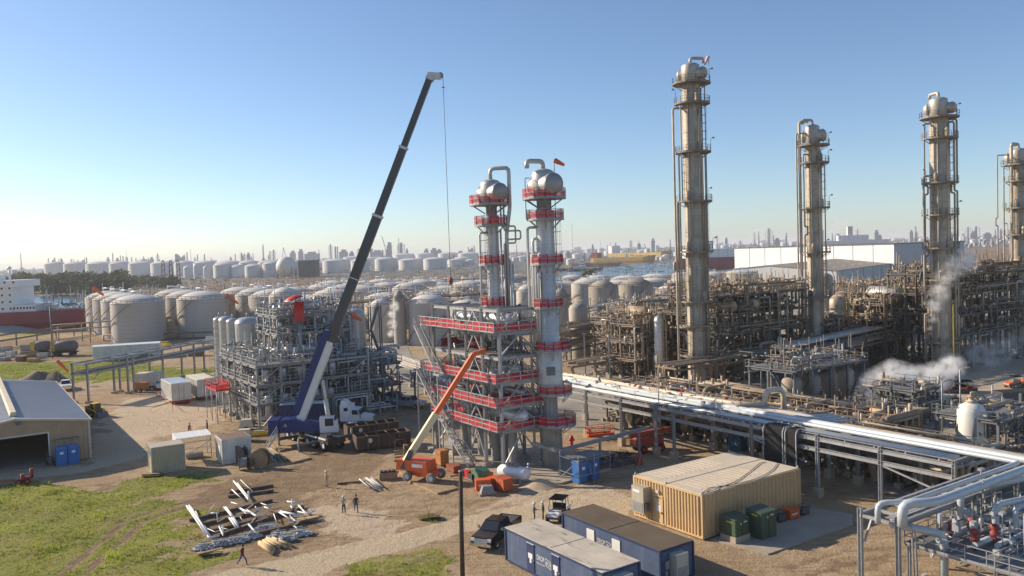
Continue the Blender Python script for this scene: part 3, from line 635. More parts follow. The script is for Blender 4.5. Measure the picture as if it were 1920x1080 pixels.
def cabinet(label, px, d, plinth=None, rz=GA):
    p = G(*px); t = thing('transformer_cabinet', label, 'transformer', (p.x, p.y, .07), rz, 'green transformers beside the tan building'); z0 = 0
    if plinth: q = B(); q.bx(-d[0] / 2 - .08, -d[1] / 2 - .08, 0, d[0] / 2 + .08, d[1] / 2 + .08, plinth); q.build('plinth', CONC, t); z0 = plinth
    b = B(); b.bx(-d[0] / 2, -d[1] / 2, z0, d[0] / 2, d[1] / 2, d[2] - .12); b.build('cabinet', GREENT, t)
    b = B(); b.hexa([(-d[0] / 2 - .04, -d[1] / 2 - .04, d[2] - .12), (d[0] / 2 + .04, -d[1] / 2 - .04, d[2] - .12), (d[0] / 2 + .04, d[1] / 2 + .04, d[2] - .12), (-d[0] / 2 - .04, d[1] / 2 + .04, d[2] - .12), (-d[0] / 2 - .04, -d[1] / 2 - .04, d[2] - .06), (d[0] / 2 + .04, -d[1] / 2 - .04, d[2] - .06), (d[0] / 2, d[1] / 2, d[2] + .1), (-d[0] / 2, d[1] / 2, d[2] + .1)]); b.build('lid', GREENT, t)
    b = B(); b.bx(.2, -d[1] / 2 - .012, d[2] - .45, .6, -d[1] / 2 - .003, d[2] - .35); b.bx(-.2, -d[1] / 2 - .012, d[2] - .6, -.08, -d[1] / 2 - .003, d[2] - .42); b.build('marking', WHITE, t)
    b = B(); b.bx(-d[0] / 2 - .012, -.4, d[2] - .4, -d[0] / 2 - .003, .2, d[2] - .28); b.build('warning_label', YELLOW, t); 
    b = B(); b.bx(-.02, -d[1] / 2 - .015, z0 + .05, .02, -d[1] / 2 - .003, d[2] - .2); b.build('door_seam', BLACKP, t); return t
cabinet('low green transformer on a concrete plinth nearest the tan building corner', (1379, 1012), (1.7, 1.5, 2.0), .5)
cabinet('taller dark green transformer standing directly on the slab', (1428, 1005), (1.9, 1.6, 2.3))
p = G(1484, 972); jobbox('small orange job box against the tan building side wall', (p.x, p.y, .07), GA, ORANGE, (1.3, .8, .85), 'boxes along the building wall', True)
for px, lab in (((1462, 978), 'black engine welder left of the small orange job box'), ((1505, 965), 'black engine welder right of the small orange job box')):
    p = G(*px); t = thing('engine_welder', lab, 'welder', (p.x, p.y, .07), GA, 'black engine welders'); b = B(); b.bx(-.5, -.3, .15, .5, .3, .65); b.build('engine_box', GREYD, t)
    b = B()
    for s in (-1, 1): b.tube([(-.55, s * .35, .05), (-.55, s * .35, .78), (.55, s * .35, .78), (.55, s * .35, .05), (-.55, s * .35, .05)], .03, 6)
    b.build('frame', BLACKP, t); b = B(); b.cyl((.2, 0, .65), .08, .18, 8); b.build('filler', STEEL, t)
# blue office containers
def office(label, corner_px, L, doorx, doormat, roofmat, stain):
    c = G(*corner_px, 2.9); t = thing('office_container', label, 'office container', (c.x, c.y, 0), GA - PI / 2, 'blue site office containers'); W2, H2 = 3.35, 2.75   # local x runs towards the camera, y to the right
    b = B(); b.bx(.0, .0, .2, L, W2, H2); b.build('wall', BLUEB, t)
    b = B()
    for x, y in ((0, 0), (L, 0), (0, W2), (L, W2)): b.box((x, y, .2 + (H2 - .2) / 2), (.16, .16, H2 - .17))
    for z in (.25, H2 - .02):
        for y in (0, W2): b.box((L / 2, y, z), (L - .16, .12, .14))
        for x in (0, L): b.box((x, W2 / 2, z), (.12, W2 - .16, .14))
    b.build('frame', BLUEN, t)
    b = B(); b.bx(-.04, -.04, H2 + .055, L + .04, W2 + .04, H2 + .12); b.bx(L * .5 - .03, .0, H2 + .122, L * .5 + .03, W2, H2 + .15); b.build('roof', roofmat, t)
    for x in doorx:
        b = B(); b.bx(x, -.06, .3, x + .95, -.025, 2.35); b.bx(x - .04, -.1, 2.4, x + 1.0, -.03, 2.5) if doormat is not WHITE else None
        d = b.build('door', doormat, t); b = B(); b.bx(x + .8, -.11, 1.2, x + .9, -.06, 1.26); b.build('handle', CHROME, d)
        if doormat is not WHITE:
            b = B(); b.bx(x + .2, -.07, 1.35, x + .75, -.062, 1.75); b.bx(x + .38, -.07, 1.0, x + .6, -.062, 1.35); b.build('notice', WHITE, d); b = B(); b.bx(x + .0, -.09, 2.42, x + .95, -.03, 2.52); b.build('drip_cap', WHITE, d)
        else: b = B(); b.bx(x - .05, -.045, .3, x - .01, -.03, 2.45); b.bx(x + .96, -.045, .3, x + 1.0, -.03, 2.45); b.build('frame', BLUEN, d)
    xm = doorx[0] + 1.25; T = text_mesh
    w = thing_sign(t, xm)
    b = B(); b.bx(L + .02, .9, .75, L + .75, 2.1, 2.5); a = b.build('air_conditioner', M('ac_beige', (.5, .46, .38), .55) if 'ac_beige' not in MATS else MATS['ac_beige'], t); b = B()
    for i in range(7): b.bx(L + .76, 1.0, .85 + i * .1, L + .775, 2.0, .9 + i * .1)
    b.build('grille', GREYM, a)
    b = B(); b.box((L + .12, .55, 1.7), (.14, .4, .6)); b.box((L + .12, .45, 1.1), (.12, .25, .35)); b.build('electric_box', GREYM, t)
    for x in (.4, L * .5, L - .6):
        for y in (.3, W2 - .3): b = B(); b.bx(x - .2, y - .2, 0, x + .2, y + .2, .2); b.build('support_block', WOODD, t)
    return t
def thing_sign(t, x):                                              # company lettering on the long wall
    b = B(); o = text_mesh('lettering', 'DROP', .5, WHITE, t, (x, -.012, 1.5)); o.scale = (.72, 1.1, 1)
    o = text_mesh('lettering', 'BOX', .42, WHITE, t, (x + 1.17, -.012, 1.44)); o.scale = (.78, 1.0, 1); o.rotation_euler = (PI / 2, R(9), 0)
    b.beam((x + 1.1, -.01, 1.9), (x + 1.78, -.01, 1.75), .012, .03); b.beam((x + 1.1, -.01, 1.36), (x + 1.78, -.01, 1.18), .012, .03); b.beam((x + 1.1, -.01, 1.36), (x + 1.1, -.01, 1.9), .03, .012); b.beam((x + 1.78, -.01, 1.18), (x + 1.78, -.01, 1.75), .03, .012); b.build('logo_outline', WHITE, t)
    text_mesh('lettering', 'Site Services', .2, WHITE, t, (x, -.012, 1.2)); return o
def roofm(name, a, c, st, amt):
    m = M(name, a, .9, 0, .2, .35, streak=0); n, l = m.node_tree.nodes, m.node_tree.links; p = n['Principled BSDF']; src = p.inputs['Base Color'].links[0].from_socket
    tc = n.new('ShaderNodeTexCoord'); mp = n.new('ShaderNodeMapping'); mp.inputs['Scale'].default_value = (.5, 2.2, 1); mp.inputs['Rotation'].default_value = (0, 0, .5); l.new(tc.outputs['Object'], mp.inputs['Vector'])
    nz = n.new('ShaderNodeTexNoise'); nz.inputs['Scale'].default_value = .9; nz.inputs['Detail'].default_value = 8; nz.inputs['Distortion'].default_value = .6; l.new(mp.outputs['Vector'], nz.inputs['Vector'])
    k = n.new('ShaderNodeMapRange'); k.inputs[1].default_value = st; k.inputs[2].default_value = st + .16; k.inputs[4].default_value = amt; l.new(nz.outputs['Fac'], k.inputs[0])
    x = n.new('ShaderNodeMix'); x.data_type = 'RGBA'; x.inputs['B'].default_value = (*c, 1); l.new(k.outputs[0], x.inputs['Factor']); l.new(src, x.inputs['A']); l.new(x.outputs['Result'], p.inputs['Base Color']); return m
office('nearest blue office container with pale streaked roof and navy doors', (947.5, 987.5), 12.0, (3.0, 6.2), BLUEN, roofm('pale_stained_roof', (.5, .45, .37), (.16, .13, .1), .56, .75), .5)
office('blue office container with brown stained roof and two white doors', (1055, 959), 11.6, (3.2, 6.3), WHITE, roofm('brown_stained_roof', (.115, .085, .055), (.24, .19, .13), .6, .5), .5)
# vehicles and people near the offices
pickup('glossy black pickup parked beside the nearest blue office container', G(932, 1012), facing((960, 985), (893, 1035)), BLACKP)
utv('white utility vehicle with black rack roof behind the blue offices', G(1047, 972), facing((1062, 955), (1030, 985)), WHITE)
person('person in grey coveralls and white hard hat gesturing with one arm', G(1002, 978), facing((1002, 978), (1020, 976)), clothm('grey_coverall', (.13, .15, .17)), clothm('grey_coverall', (.13, .15, .17)), 'stand', 'hard', arms={-1: 'fwd', 1: 'down'}, group='people in white hard hats')
person('person in dark coveralls and white hard hat beside the white utility vehicle', G(1019, 976), facing((1019, 976), (1002, 978)), clothm('dark_coverall', (.05, .05, .055)), clothm('dark_coverall', (.05, .05, .055)), 'stand', 'hard', group='people in white hard hats')
khaki = clothm('khaki_cloth', (.42, .33, .21))
person('person in tan shirt and black trousers with white hard hat on open dirt', G(645, 964), facing((645, 964), (660, 930)), khaki, clothm('black_cloth', (.025, .025, .03)), 'stand', 'hard', arms={1: 'bent', -1: 'bent'}, group='people in white hard hats')
person('person in dark jacket and blue jeans walking towards the excavated dirt', G(668, 961), facing((668, 961), (676, 975)), clothm('navy_jacket', (.04, .045, .06)), clothm('jeans', (.06, .09, .18)), 'walk', 'hard', hatcol=GREYD)
person('person in beige work clothes standing alone on the dirt', G(612, 913), facing((612, 913), (640, 905)), khaki, clothm('beige_trousers', (.32, .28, .22)), 'stand', 'hard', arms={1: 'bent'})
person('person in maroon shirt and jeans walking along the gravel road edge', G(455, 1061), facing((455, 1061), (490, 1066)), clothm('maroon_cloth', (.16, .02, .03)), clothm('jeans', (.06, .09, .18)), 'walk', 'cap', shoes=BROWNR)
person('person in navy work clothes standing behind the white canopy', G(389, 810), facing((389, 810), (360, 812)), clothm('navy_work', (.035, .04, .07)), clothm('navy_work', (.035, .04, .07)), 'stand', 'hard', hatcol=BLUEN)
person('person in red shirt crouching behind the white canopy', G(354, 810), facing((354, 810), (380, 815)), clothm('red_cloth', (.4, .04, .04)), clothm('black_cloth', (.025, .025, .03)), 'crouch', 'hard', hatcol=REDP)
person('person in pale shirt and dark shorts beside the horizontal white tank', G(991, 900), facing((991, 900), (1005, 890)), clothm('pale_shirt', (.5, .46, .45)), clothm('black_cloth', (.025, .025, .03)), 'walk', 'hard')
# the bare wooden pole standing in front
p = G(868, 1110); t = thing('utility_pole', 'bare brown wooden utility pole standing in the foreground', 'pole', (p.x, p.y, 0)); b = B(); b.tube([(0, 0, 0), (0.06, .0, HT(p, 884) * .5), (.16, 0, HT(p, 884))], .19, 12, True, .15); b.build('shaft', M('creosote_wood', (.075, .05, .032), .85, 0, .35, 2, streak=.5, scol=(.16, .12, .09)), t)
b = B(); b.lathe([(.16, 0), (.16, .05), (0, .09)], 10, (.16, 0, HT(p, 884))); b.build('cap', GREYM, t)
# little bush with a stake in the dirt
p = G(805, 972); t = thing('bush', 'small green bush with two bare twigs on the dirt by the road', 'bush', (p.x, p.y, 0)); b = B()
for i in range(500):
    a, q = random.uniform(0, 6.28), random.random() ** .5; x, y = math.cos(a) * q * 1.1, math.sin(a) * q * .7; z = random.uniform(0, .55) * (1.1 - q); s = random.uniform(.05, .11)
    b.quad((x - s, y, z), (x, y - s, z + s), (x + s, y, z + s * 1.6), (x, y + s, z + s * .4))
b.build('leaf_mass', GRASSM, t); b = B(); b.tube([(0, 0, 0), (.1, 0, .8), (.45, 0, 1.9)], .02, 5); b.tube([(0, 0, 0), (-.1, 0, .8), (-.5, .1, 1.9)], .02, 5); b.build('twig', WOODD, t)
# ================================================================== NEW STEEL FRAME AND THE COLUMNS
def mesh_mat(name, col, alpha):
    m = M(name, col, .8, 0, .25, 1.0); n, l = m.node_tree.nodes, m.node_tree.links; p = n['Principled BSDF']; p.inputs['Alpha'].default_value = alpha; return m
NET = mesh_mat('red_debris_net', (.6, .022, .035), .62)
def arcpts(c, r, a0, a1, n, z): return [(c[0] + r * math.cos(a0 + (a1 - a0) * i / n), c[1] + r * math.sin(a0 + (a1 - a0) * i / n), z) for i in range(n + 1)]
def netting(b, pts, h=1.05):
    for a, c in zip(pts[:-1], pts[1:]):
        a, c = Vector(a), Vector(c); u = Vector((0, 0, 1)); k = max(1, round((c - a).length / 1.3)); hs = [h * (.78 + .27 * (.5 + .5 * math.sin(7.3 * i + 3.1 * a.x + a.z * 2.3))) for i in range(k + 1)]; dd = c - a; sd = Vector((-dd.y, dd.x, 0)).normalized() * .05
        for i in range(k): p, q = a + dd * (i / k) + sd * math.sin(i * 2.1), a + dd * ((i + 1) / k) + sd * math.sin((i + 1) * 2.1); b.quad(p + u * .1, q + u * .1, q + u * hs[i + 1], p + u * hs[i])
def platform(t, z, r, rs, mat, a0=0.0, a1=2 * PI, off=(0, 0), net=False, n=12, rmat=None, brackets=True):
    b = B(); b.ring((off[0], off[1], z - .16), max(.1, rs * .98 - (abs(off[0]) + abs(off[1]))), r, .16, n * 2, a0, a1)
    if brackets:
        for i in range(6): a = a0 + (a1 - a0) * (i + .5) / 6; b.beam((off[0] + math.cos(a) * rs * .95, off[1] + math.sin(a) * rs * .95, z - 1.1), (off[0] + math.cos(a) * (r - .15), off[1] + math.sin(a) * (r - .15), z - .16), .1)
    pl = b.build('platform', mat, t); q = B(); P = arcpts(off, r - .05, a0, a1, n, z); 
    for a in range(len(P) - 1): railing(q, [P[a], P[a + 1]], 1.1, 3, .035)
    q.build('railing', rmat or mat, pl)
    if net: q = B(); netting(q, arcpts(off, r - .03, a0, a1, n, z)); q.build('safety_net', NET, pl)
    return pl
def head(t, z, r, rc, ang, hh, mat, capmat, goose=True, Lc=1.6, neckz=None, gdir=None):
    b = B(); b.lathe([(r * .72, 0), (r, .35), (r, hh - .5), (r * .93, hh - .2), (r * .7, hh), (r * .3, hh + .15), (0, hh + .18)], 28, (0, 0, z))
    h_ = b.build('top_drum', mat, t)
    d = Vector((math.cos(ang), math.sin(ang), 0)); b = B(); zc = z + hh * .45
    b.lathe([(rc, -r - Lc * .45), (rc, r + Lc)], 28, (0, 0, zc), axis=d); b.lathe([(rc * 1.07, r + Lc * .55), (rc * 1.07, r + Lc * .68)], 28, (0, 0, zc), axis=d); b.build('cross_exchanger', mat, h_)
    for s, L in ((1, r + Lc), (-1, r + Lc * .45)):
        b = B(); b.lathe([(rc * 1.05, -.12), (rc * 1.05, .02), (rc * .94, .03), (rc * .8, .3), (rc * .45, .48), (0, .55)], 28, Vector((0, 0, zc)) + d * s * L, axis=d * s); b.build('end_cap', capmat if s > 0 else mat, h_)
    if goose:
        g = gdir if gdir is not None else ang + PI; e = (math.cos(g), math.sin(g)); b = B()
        b.pipe([(0, 0, z + hh), (0, 0, z + hh + 1.0), (e[0] * r * 1.5, e[1] * r * 1.5, z + hh + 1.0), (e[0] * r * 1.5, e[1] * r * 1.5, z + hh + .2)], .28, 10); b.build('vent_pipe', mat, t)
    return h_
def shell(t, segs, mat, base=0):
    b = B(); pr = []
    for i, (z0, z1, r) in enumerate(segs):
        if pr and pr[-1][0] != r: pr.append((r, z0 + .35))
        else: pr.append((r, z0))
        pr.append((r, z1))
    b.lathe(pr, 32)
    for z0, z1, r in segs:
        k = int((z1 - z0) / 4.5)
        for i in range(1, k + 1): b.lathe([(r, -.05), (r + .05, -.04), (r + .05, .04), (r, .05)], 32, (0, 0, z0 + (z1 - z0) * i / (k + 1)), smooth=False)
    return b.build('shell', mat, t)
# ---- new tower right (large one)
pA = G(1036, 872)
t = thing('distillation_tower', 'new silver column with red netted platforms and orange windsock beside the steel frame', 'distillation tower', (pA.x, pA.y, 0), 0, 'new distillation towers')
b = B(); b.lathe([(1.25, 0), (1.25, 4.7), (.8, 4.75)], 8, smooth=False); b.build('concrete_base', CONC, t)
b = B(); b.lathe([(.82, 4.7), (.82, 8.8)], 24); b.build('skirt', GREYM, t)
shell(t, [(8.6, 13.4, 1.5), (13.4, 18.6, 1.28), (18.6, 28.4, 1.03), (28.6, 29.5, 1.05)], ALUH)
b = B(); b.lathe([(.85, 28.3), (.85, 30.9), (1.3, 31.5)], 24); b.build('neck', GREYM, t)
for z, r, rs, o in ((30.9, 2.5, .9, (.05, 0)), (28.5, 2.15, 1.0, (.1, 0)), (23.4, 1.95, 1.03, (.1, 0)), (18.4, 1.85, 1.2, (.05, 0)), (13.5, 2.1, 1.4, (.45, -.25)), (8.5, 2.0, 1.0, (.55, -.3)), (4.9, 2.4, 1.0, (.5, -.1))): platform(t, z, r, rs, STEEL, off=o, net=True)
head(t, 31.0, 1.3, 1.12, R(-62), 3.1, ALUH, M('exchanger_end_grey', (.33, .32, .31), .5, .3, .1, .6), True, 1.1, gdir=R(-160))
b = B(); ladder(b, (1.1, -.5, 13.6), 15, R(-25)); b.build('ladder', STEEL, t)
b = B(); ladder(b, (-.5, -1.35, 0.2), 6.0, R(-100), cage=False); ladder(b, (-.2, -1.7, 4.9), 4.0, R(-90), cage=False); b.build('ladder', STEEL, t)
for i, (x, y, z0, z1, r) in enumerate(((-2.0, .2, 1, 27.6, .16), (-1.45, -.6, 14, 26.3, .17), (-1.2, -.9, 14, 24, .15), (-.95, -1.05, 14, 22.5, .13), (-1.65, -.2, 13, 24.5, .13))):
    b = B(); b.pipe([(x, y, z0), (x, y, z1), (x * .45, y * .45, z1)], r, 8); b.build('riser_pipe', PIPEW, t)
b = B(); b.pipe([(-1.4, -.7, 18.0), (-1.4, -.7, 17.4), (-2.2, -.3, 17.4), (-2.2, -.3, 15.6), (-1.3, -.8, 15.6), (-1.3, -.8, 13.6)], .14, 8); b.build('loop_pipe', ALUH, t)
b = B(); b.pipe([(-2.1, -.6, 28.5), (-2.1, -.6, 33.2), (-1.6, -.6, 33.2)], .05, 6); b.pipe([(1.2, -.9, 24), (1.25, -.9, 34.8)], .04, 6); b.build('conduit', STEELD, t)
b = B(); b.box((.1, -1.7, 11.2), (1.0, .5, .9)); b.build('junction_box', STEELD, t)
windsock('orange windsock at the top of the new silver column', (pA.x + 1.25, pA.y - .9, 31.0), 4.2, (.9, -.3, 0), L=1.35, r=.3, drop=.55)
# ---- new tower left (slimmer)
pB = G(938, 861)
t = thing('distillation_tower', 'slimmer new silver column with tall overhead pipe and expansion loops', 'distillation tower', (pB.x, pB.y, 0), 0, 'new distillation towers')
b = B(); b.lathe([(1.0, 0), (1.0, 6.5), (.75, 6.6)], 8, smooth=False); b.build('concrete_base', CONC, t)
kB = pB.y / 93.0
zB = [HT(pB, y) for y in (383, 422, 495, 573)]
shell(t, [(6, 12, .95), (12, zB[3] + 1, .85), (zB[3] + 1, zB[1] - .1, .76), (zB[1] + .1, zB[1] + 1.0, .82)], ALUH)
b = B(); b.lathe([(.66, zB[1] - .3), (.66, zB[0] - .4), (1.2, zB[0] + .2)], 24); b.build('neck', GREYM, t)
for z, r, rs in ((zB[0], 2.45, .75), (zB[1], 1.95, .8), (zB[2], 1.6, .76), (zB[3], 1.55, .8)): platform(t, z, r, rs, STEEL, net=True, off=(-.15, 0))
head(t, zB[0] + .1, 1.22, 1.0, R(-58), 2.7, ALUH, MATS['exchanger_end_grey'], False, 1.0)
b = B(); zt = zB[0] + 2.8; b.pipe([(0, 0, zt), (0, 0, zt + 1.4), (2.2, -.6, zt + 1.4), (2.2, -.6, zB[0] - .4), (1.7, -.5, zB[1] - 1.2), (1.7, -.5, 12)], .24, 10); b.build('overhead_pipe', ALUH, t)
for i, (x, z1) in enumerate(((1.0, zB[1] - .5), (1.35, zB[2] + 1), (2.0, zB[2] + .5), (2.3, zB[2]))):
    b = B(); b.tube([(x, -.6, 9), (x, -.6, z1)], .12, 8); b.build('riser_pipe', PIPEW, t)
for k in (0, 1):
    b = B(); z = zB[2] + 4.4 - k * .55; x = 1.1 + .35 * k; b.pipe([(x, -.8, zB[0] + .5), (x, -.8, z), (2.9 - .6 * (1 - k) + .45, -.8, z), (2.9 - .6 * (1 - k) + .45, -.8, z - 2.0 + k), (x + .3, -.8, z - 2.0 + k), (x + .3, -.8, zB[3] - 3)], .11, 8); b.build('loop_pipe', ALUH, t)
b = B(); b.pipe([(-.6, -.4, zB[1] - .9), (-1.5, -.5, zB[1] - .9), (-1.5, -.5, 8)], .13, 8); b.build('riser_pipe', PIPEW, t)
b = B(); ladder(b, (-.75, -.35, zB[3]), zB[1] - zB[3], R(-150)); b.build('ladder', STEEL, t)
# ---- the steel frame
s4 = G(945, 889)
t = thing('steel_frame_structure', 'new galvanized steel frame of five open levels hung with red safety netting', 'steel structure', (s4.x, s4.y, .16), GA)
US = [0, 3.6, 7.2, 11.2, 15.2]; VS = [0, 5.4]; LV = [4.7, 7.4, 10.1, 13.0, 15.8, 18.4]               # local x = depth, local y = along the long face
for v in VS:
    for u in US:
        b = B(); b.ibeam((v, u, .5), (v, u, 18.55), .3, .3); b.m = 1; b.taper((v, u, -.1), (1.0, 1.0), (.8, .8), .6); b.build('column', [STEEL, CONC], t)
b = None
for i, z in enumerate(LV):
    b = B()
    for v in VS: b.ibeam((v, US[0], z - .2), (v, US[-1], z - .2), .2, .38)
    for u in US: b.ibeam((VS[0], u, z - .22), (VS[1], u, z - .22), .18, .34)
    for u in (1.8, 5.4, 9.2, 13.2): b.beam((VS[0], u, z - .2), (VS[1], u, z - .2), .12, .24)
    b.build('floor_beam', STEEL, t)
    if i < 5:
        b = B(); ext = 1.2
        if i == 3: b.bx(.1, 2.5, z + .01, 5.3, 15.1, z + .05)
        else: b.bx(-.95, -.4, z + .01, 5.9, 15.1, z + .05)
        if i in (4, 2): b.bx(-.95, 15.1, z + .01, 3.5, 17.4, z + .05)
        dk = b.build('deck', M('deck_grating', (.2, .205, .21), .7, .2, .2, 1) if 'deck_grating' not in MATS else MATS['deck_grating'], t)
        if i != 3:
            loop = [(-.9, -.35, z), (5.85, -.35, z), (5.85, 15.05, z)]; fr_ = [(-.9, 15.05 if i not in (2, 4) else 17.3, z), (-.9, -.35, z)]
            q = B(); railing(q, loop, 1.12, 1.5, .055); railing(q, fr_, 1.12, 1.5, .055)
            if i in (2, 4): railing(q, [(3.4, 15.1, z), (3.4, 17.3, z), (-.9, 17.3, z)], 1.12, 1.5, .055)
            q.build('railing', STEEL, dk); q = B()
            for L in (loop, fr_): netting(q, L)
            if i in (2, 4): netting(q, [(3.4, 15.1, z), (3.4, 17.3, z), (-.9, 17.3, z)])
            q.build('safety_net', NET, dk)
            rr = random.Random(i)
            for k in range(9):
                u = rr.uniform(1, 14); L = rr.uniform(1.2, 3); v = rr.uniform(1.4, 5.2); q = B(); netting(q, [(v, u, z), (v + rr.uniform(-.3, .3), u + L * .5, z), (v, min(15, u + L), z)], rr.uniform(.8, 1.25)); q.build('inner_net', NET, dk)
        else:
            q = B(); railing(q, [(2, 2.6, z), (5.2, 2.6, z), (5.2, 15, z)], 1.1, 1.8, .035); netting(q, [(4.5, 8, z), (4.5, 15, z), (1, 15, z)]); q.build('railing', [STEEL], dk); q = B(); netting(q, [(4.4, 8, z), (4.4, 15, z), (.8, 14.8, z)]); netting(q, [(3, 9, z), (3, 12.5, z)], 1.5); q.build('safety_net', NET, dk)
for v in VS:                                                            # inverted V bracing
    for a, c in ((1, 2), (3, 4)):
        for z0, z1 in zip([.6] + LV[:-1], LV):
            if v == 0 and a == 3 and z0 > 5: continue
            b = B(); m = (US[a] + US[c]) / 2; zt = z1 - .4
            if z0 < 1: zt = 4.3
            b.beam((v, US[a], z0), (v, m, zt), .14); b.beam((v, US[c], z0), (v, m, zt), .14); b.build('brace', STEEL, t)
for u in (0, 15.2):
    for z0, z1 in zip([.6] + LV[:-1], LV):
        b = B(); b.beam((0, u, z0), (2.7, u, z1 - .4), .14); b.beam((5.4, u, z0), (2.7, u, z1 - .4), .14); b.build('brace', STEEL, t)
for (u0, z0), (u1, z1) in (((16.6, 15.8), (11.4, 10.3)), ((16.4, 10.1), (10.5, 4.9)), ((10.6, 4.7), (8.1, 2.6)), ((8.1, 2.6), (4.4, 0.0))):
    b = B(); stair(b, (-1.55, u0, z0), (-1.55, u1, z1), .95); b.build('stair_flight', STEEL, t)
for u, z in ((11.0, 10.1), (10.2, 4.7), (7.9, 2.6)):
    b = B(); b.bx(-2.1, u - .6, z - .12, -.95, u + .9, z); railing(b, [(-2.1, u + .9, z), (-2.1, u - .6, z)], 1.05, 1.5, .03); b.beam((-2.0, u, 0), (-2.0, u, z), .14); b.build('stair_landing', STEEL, t)
b = B(); b.beam((-1.9, 16.5, 0), (-1.9, 16.5, 10), .16); b.beam((.3, 17, 0), (.3, 17, 15.7), .16); b.build('stair_post', STEEL, t)
for u, z, r, L, v in ((3.2, 5.9, .75, 6.5, 2.9), (11, 5.8, .6, 4, 2.9), (4, 11.2, .55, 5.5, 3.2), (11.5, 11.2, .5, 4, 2.5), (4.5, 16.9, .8, 6, 2.8), (11.5, 16.8, .7, 5, 2.8), (5, 8.5, .4, 8, 3.8)):
    b = B(); b.lathe([(0, -L / 2 - r * .5), (r * .6, -L / 2 - r * .38), (r, -L / 2), (r, L / 2), (r * .6, L / 2 + r * .38), (0, L / 2 + r * .5)], 20, (v, u, z), axis=(0, 1, 0))
    for s in (-1, 1): b.box((v, u + s * L * .3, z - r - .2), (r * 1.4, .2, .7))
    b.build('heat_exchanger', ALUH if z > 8 else PIPEW, t)
rr = random.Random(5)
for k in range(78):
    z = rr.choice(LV[:5]) + rr.uniform(.3, 1.5); v = rr.uniform(.6, 5.2); u = rr.uniform(.5, 13); r = rr.choice((.06, .08, .12, .16)); b = B(); L = rr.uniform(1, 4)
    P = [(v, u, z), (v, u + L * .6, z), (v + rr.uniform(-1, 1), u + L * .6, z), (v + .2, u + L * .6, z + rr.choice((-2.3, 2.3, .8)))]
    b.pipe(P, r, 7); b.build('pipe', rr.choice((ALUH, STEEL, PIPEW, STEELD)), t)
for u in (1.8, 5.4, 9.2, 13.2):                                          # slimmer posts between the main columns
    for z0, z1 in zip(LV[:-1], LV[1:]):
        if rr.random() < .6: b = B(); v = rr.choice((1.8, 3.4, 5.4)); b.beam((v, u, z0), (v, u, z1 - .3), .16); b.build('post', STEEL, t)
for k in range(14): b = B(); z = rr.choice(LV[:5]); u = rr.uniform(1, 13); v = rr.uniform(1, 5); b.beam((v, u, z), (v + rr.uniform(-1.5, 1.5), u + rr.uniform(1, 3), z + rr.uniform(1.6, 2.5)), .1); b.build('knee_brace', STEEL, t)
for z0, z1 in ((4.9, 8.5), (8.5, 10.3), (10.1, 13.4)): b = B(); stair(b, (6.3, -.2, z0), (6.3, 3.6, z1), .8); b.build('stair_flight', STEEL, t)
# wooden/steel low pieces around the base: concrete plinth posts under the frame
for u, v in ((2, 2.7), (5.5, 2.5), (9, 2.8), (12.8, 2.7)):
    b = B(); b.lathe([(.55, 0), (.55, 2.2), (.5, 4.4)], 14, (v, u, 0)); b.build('pump_pedestal', GREYM, t)
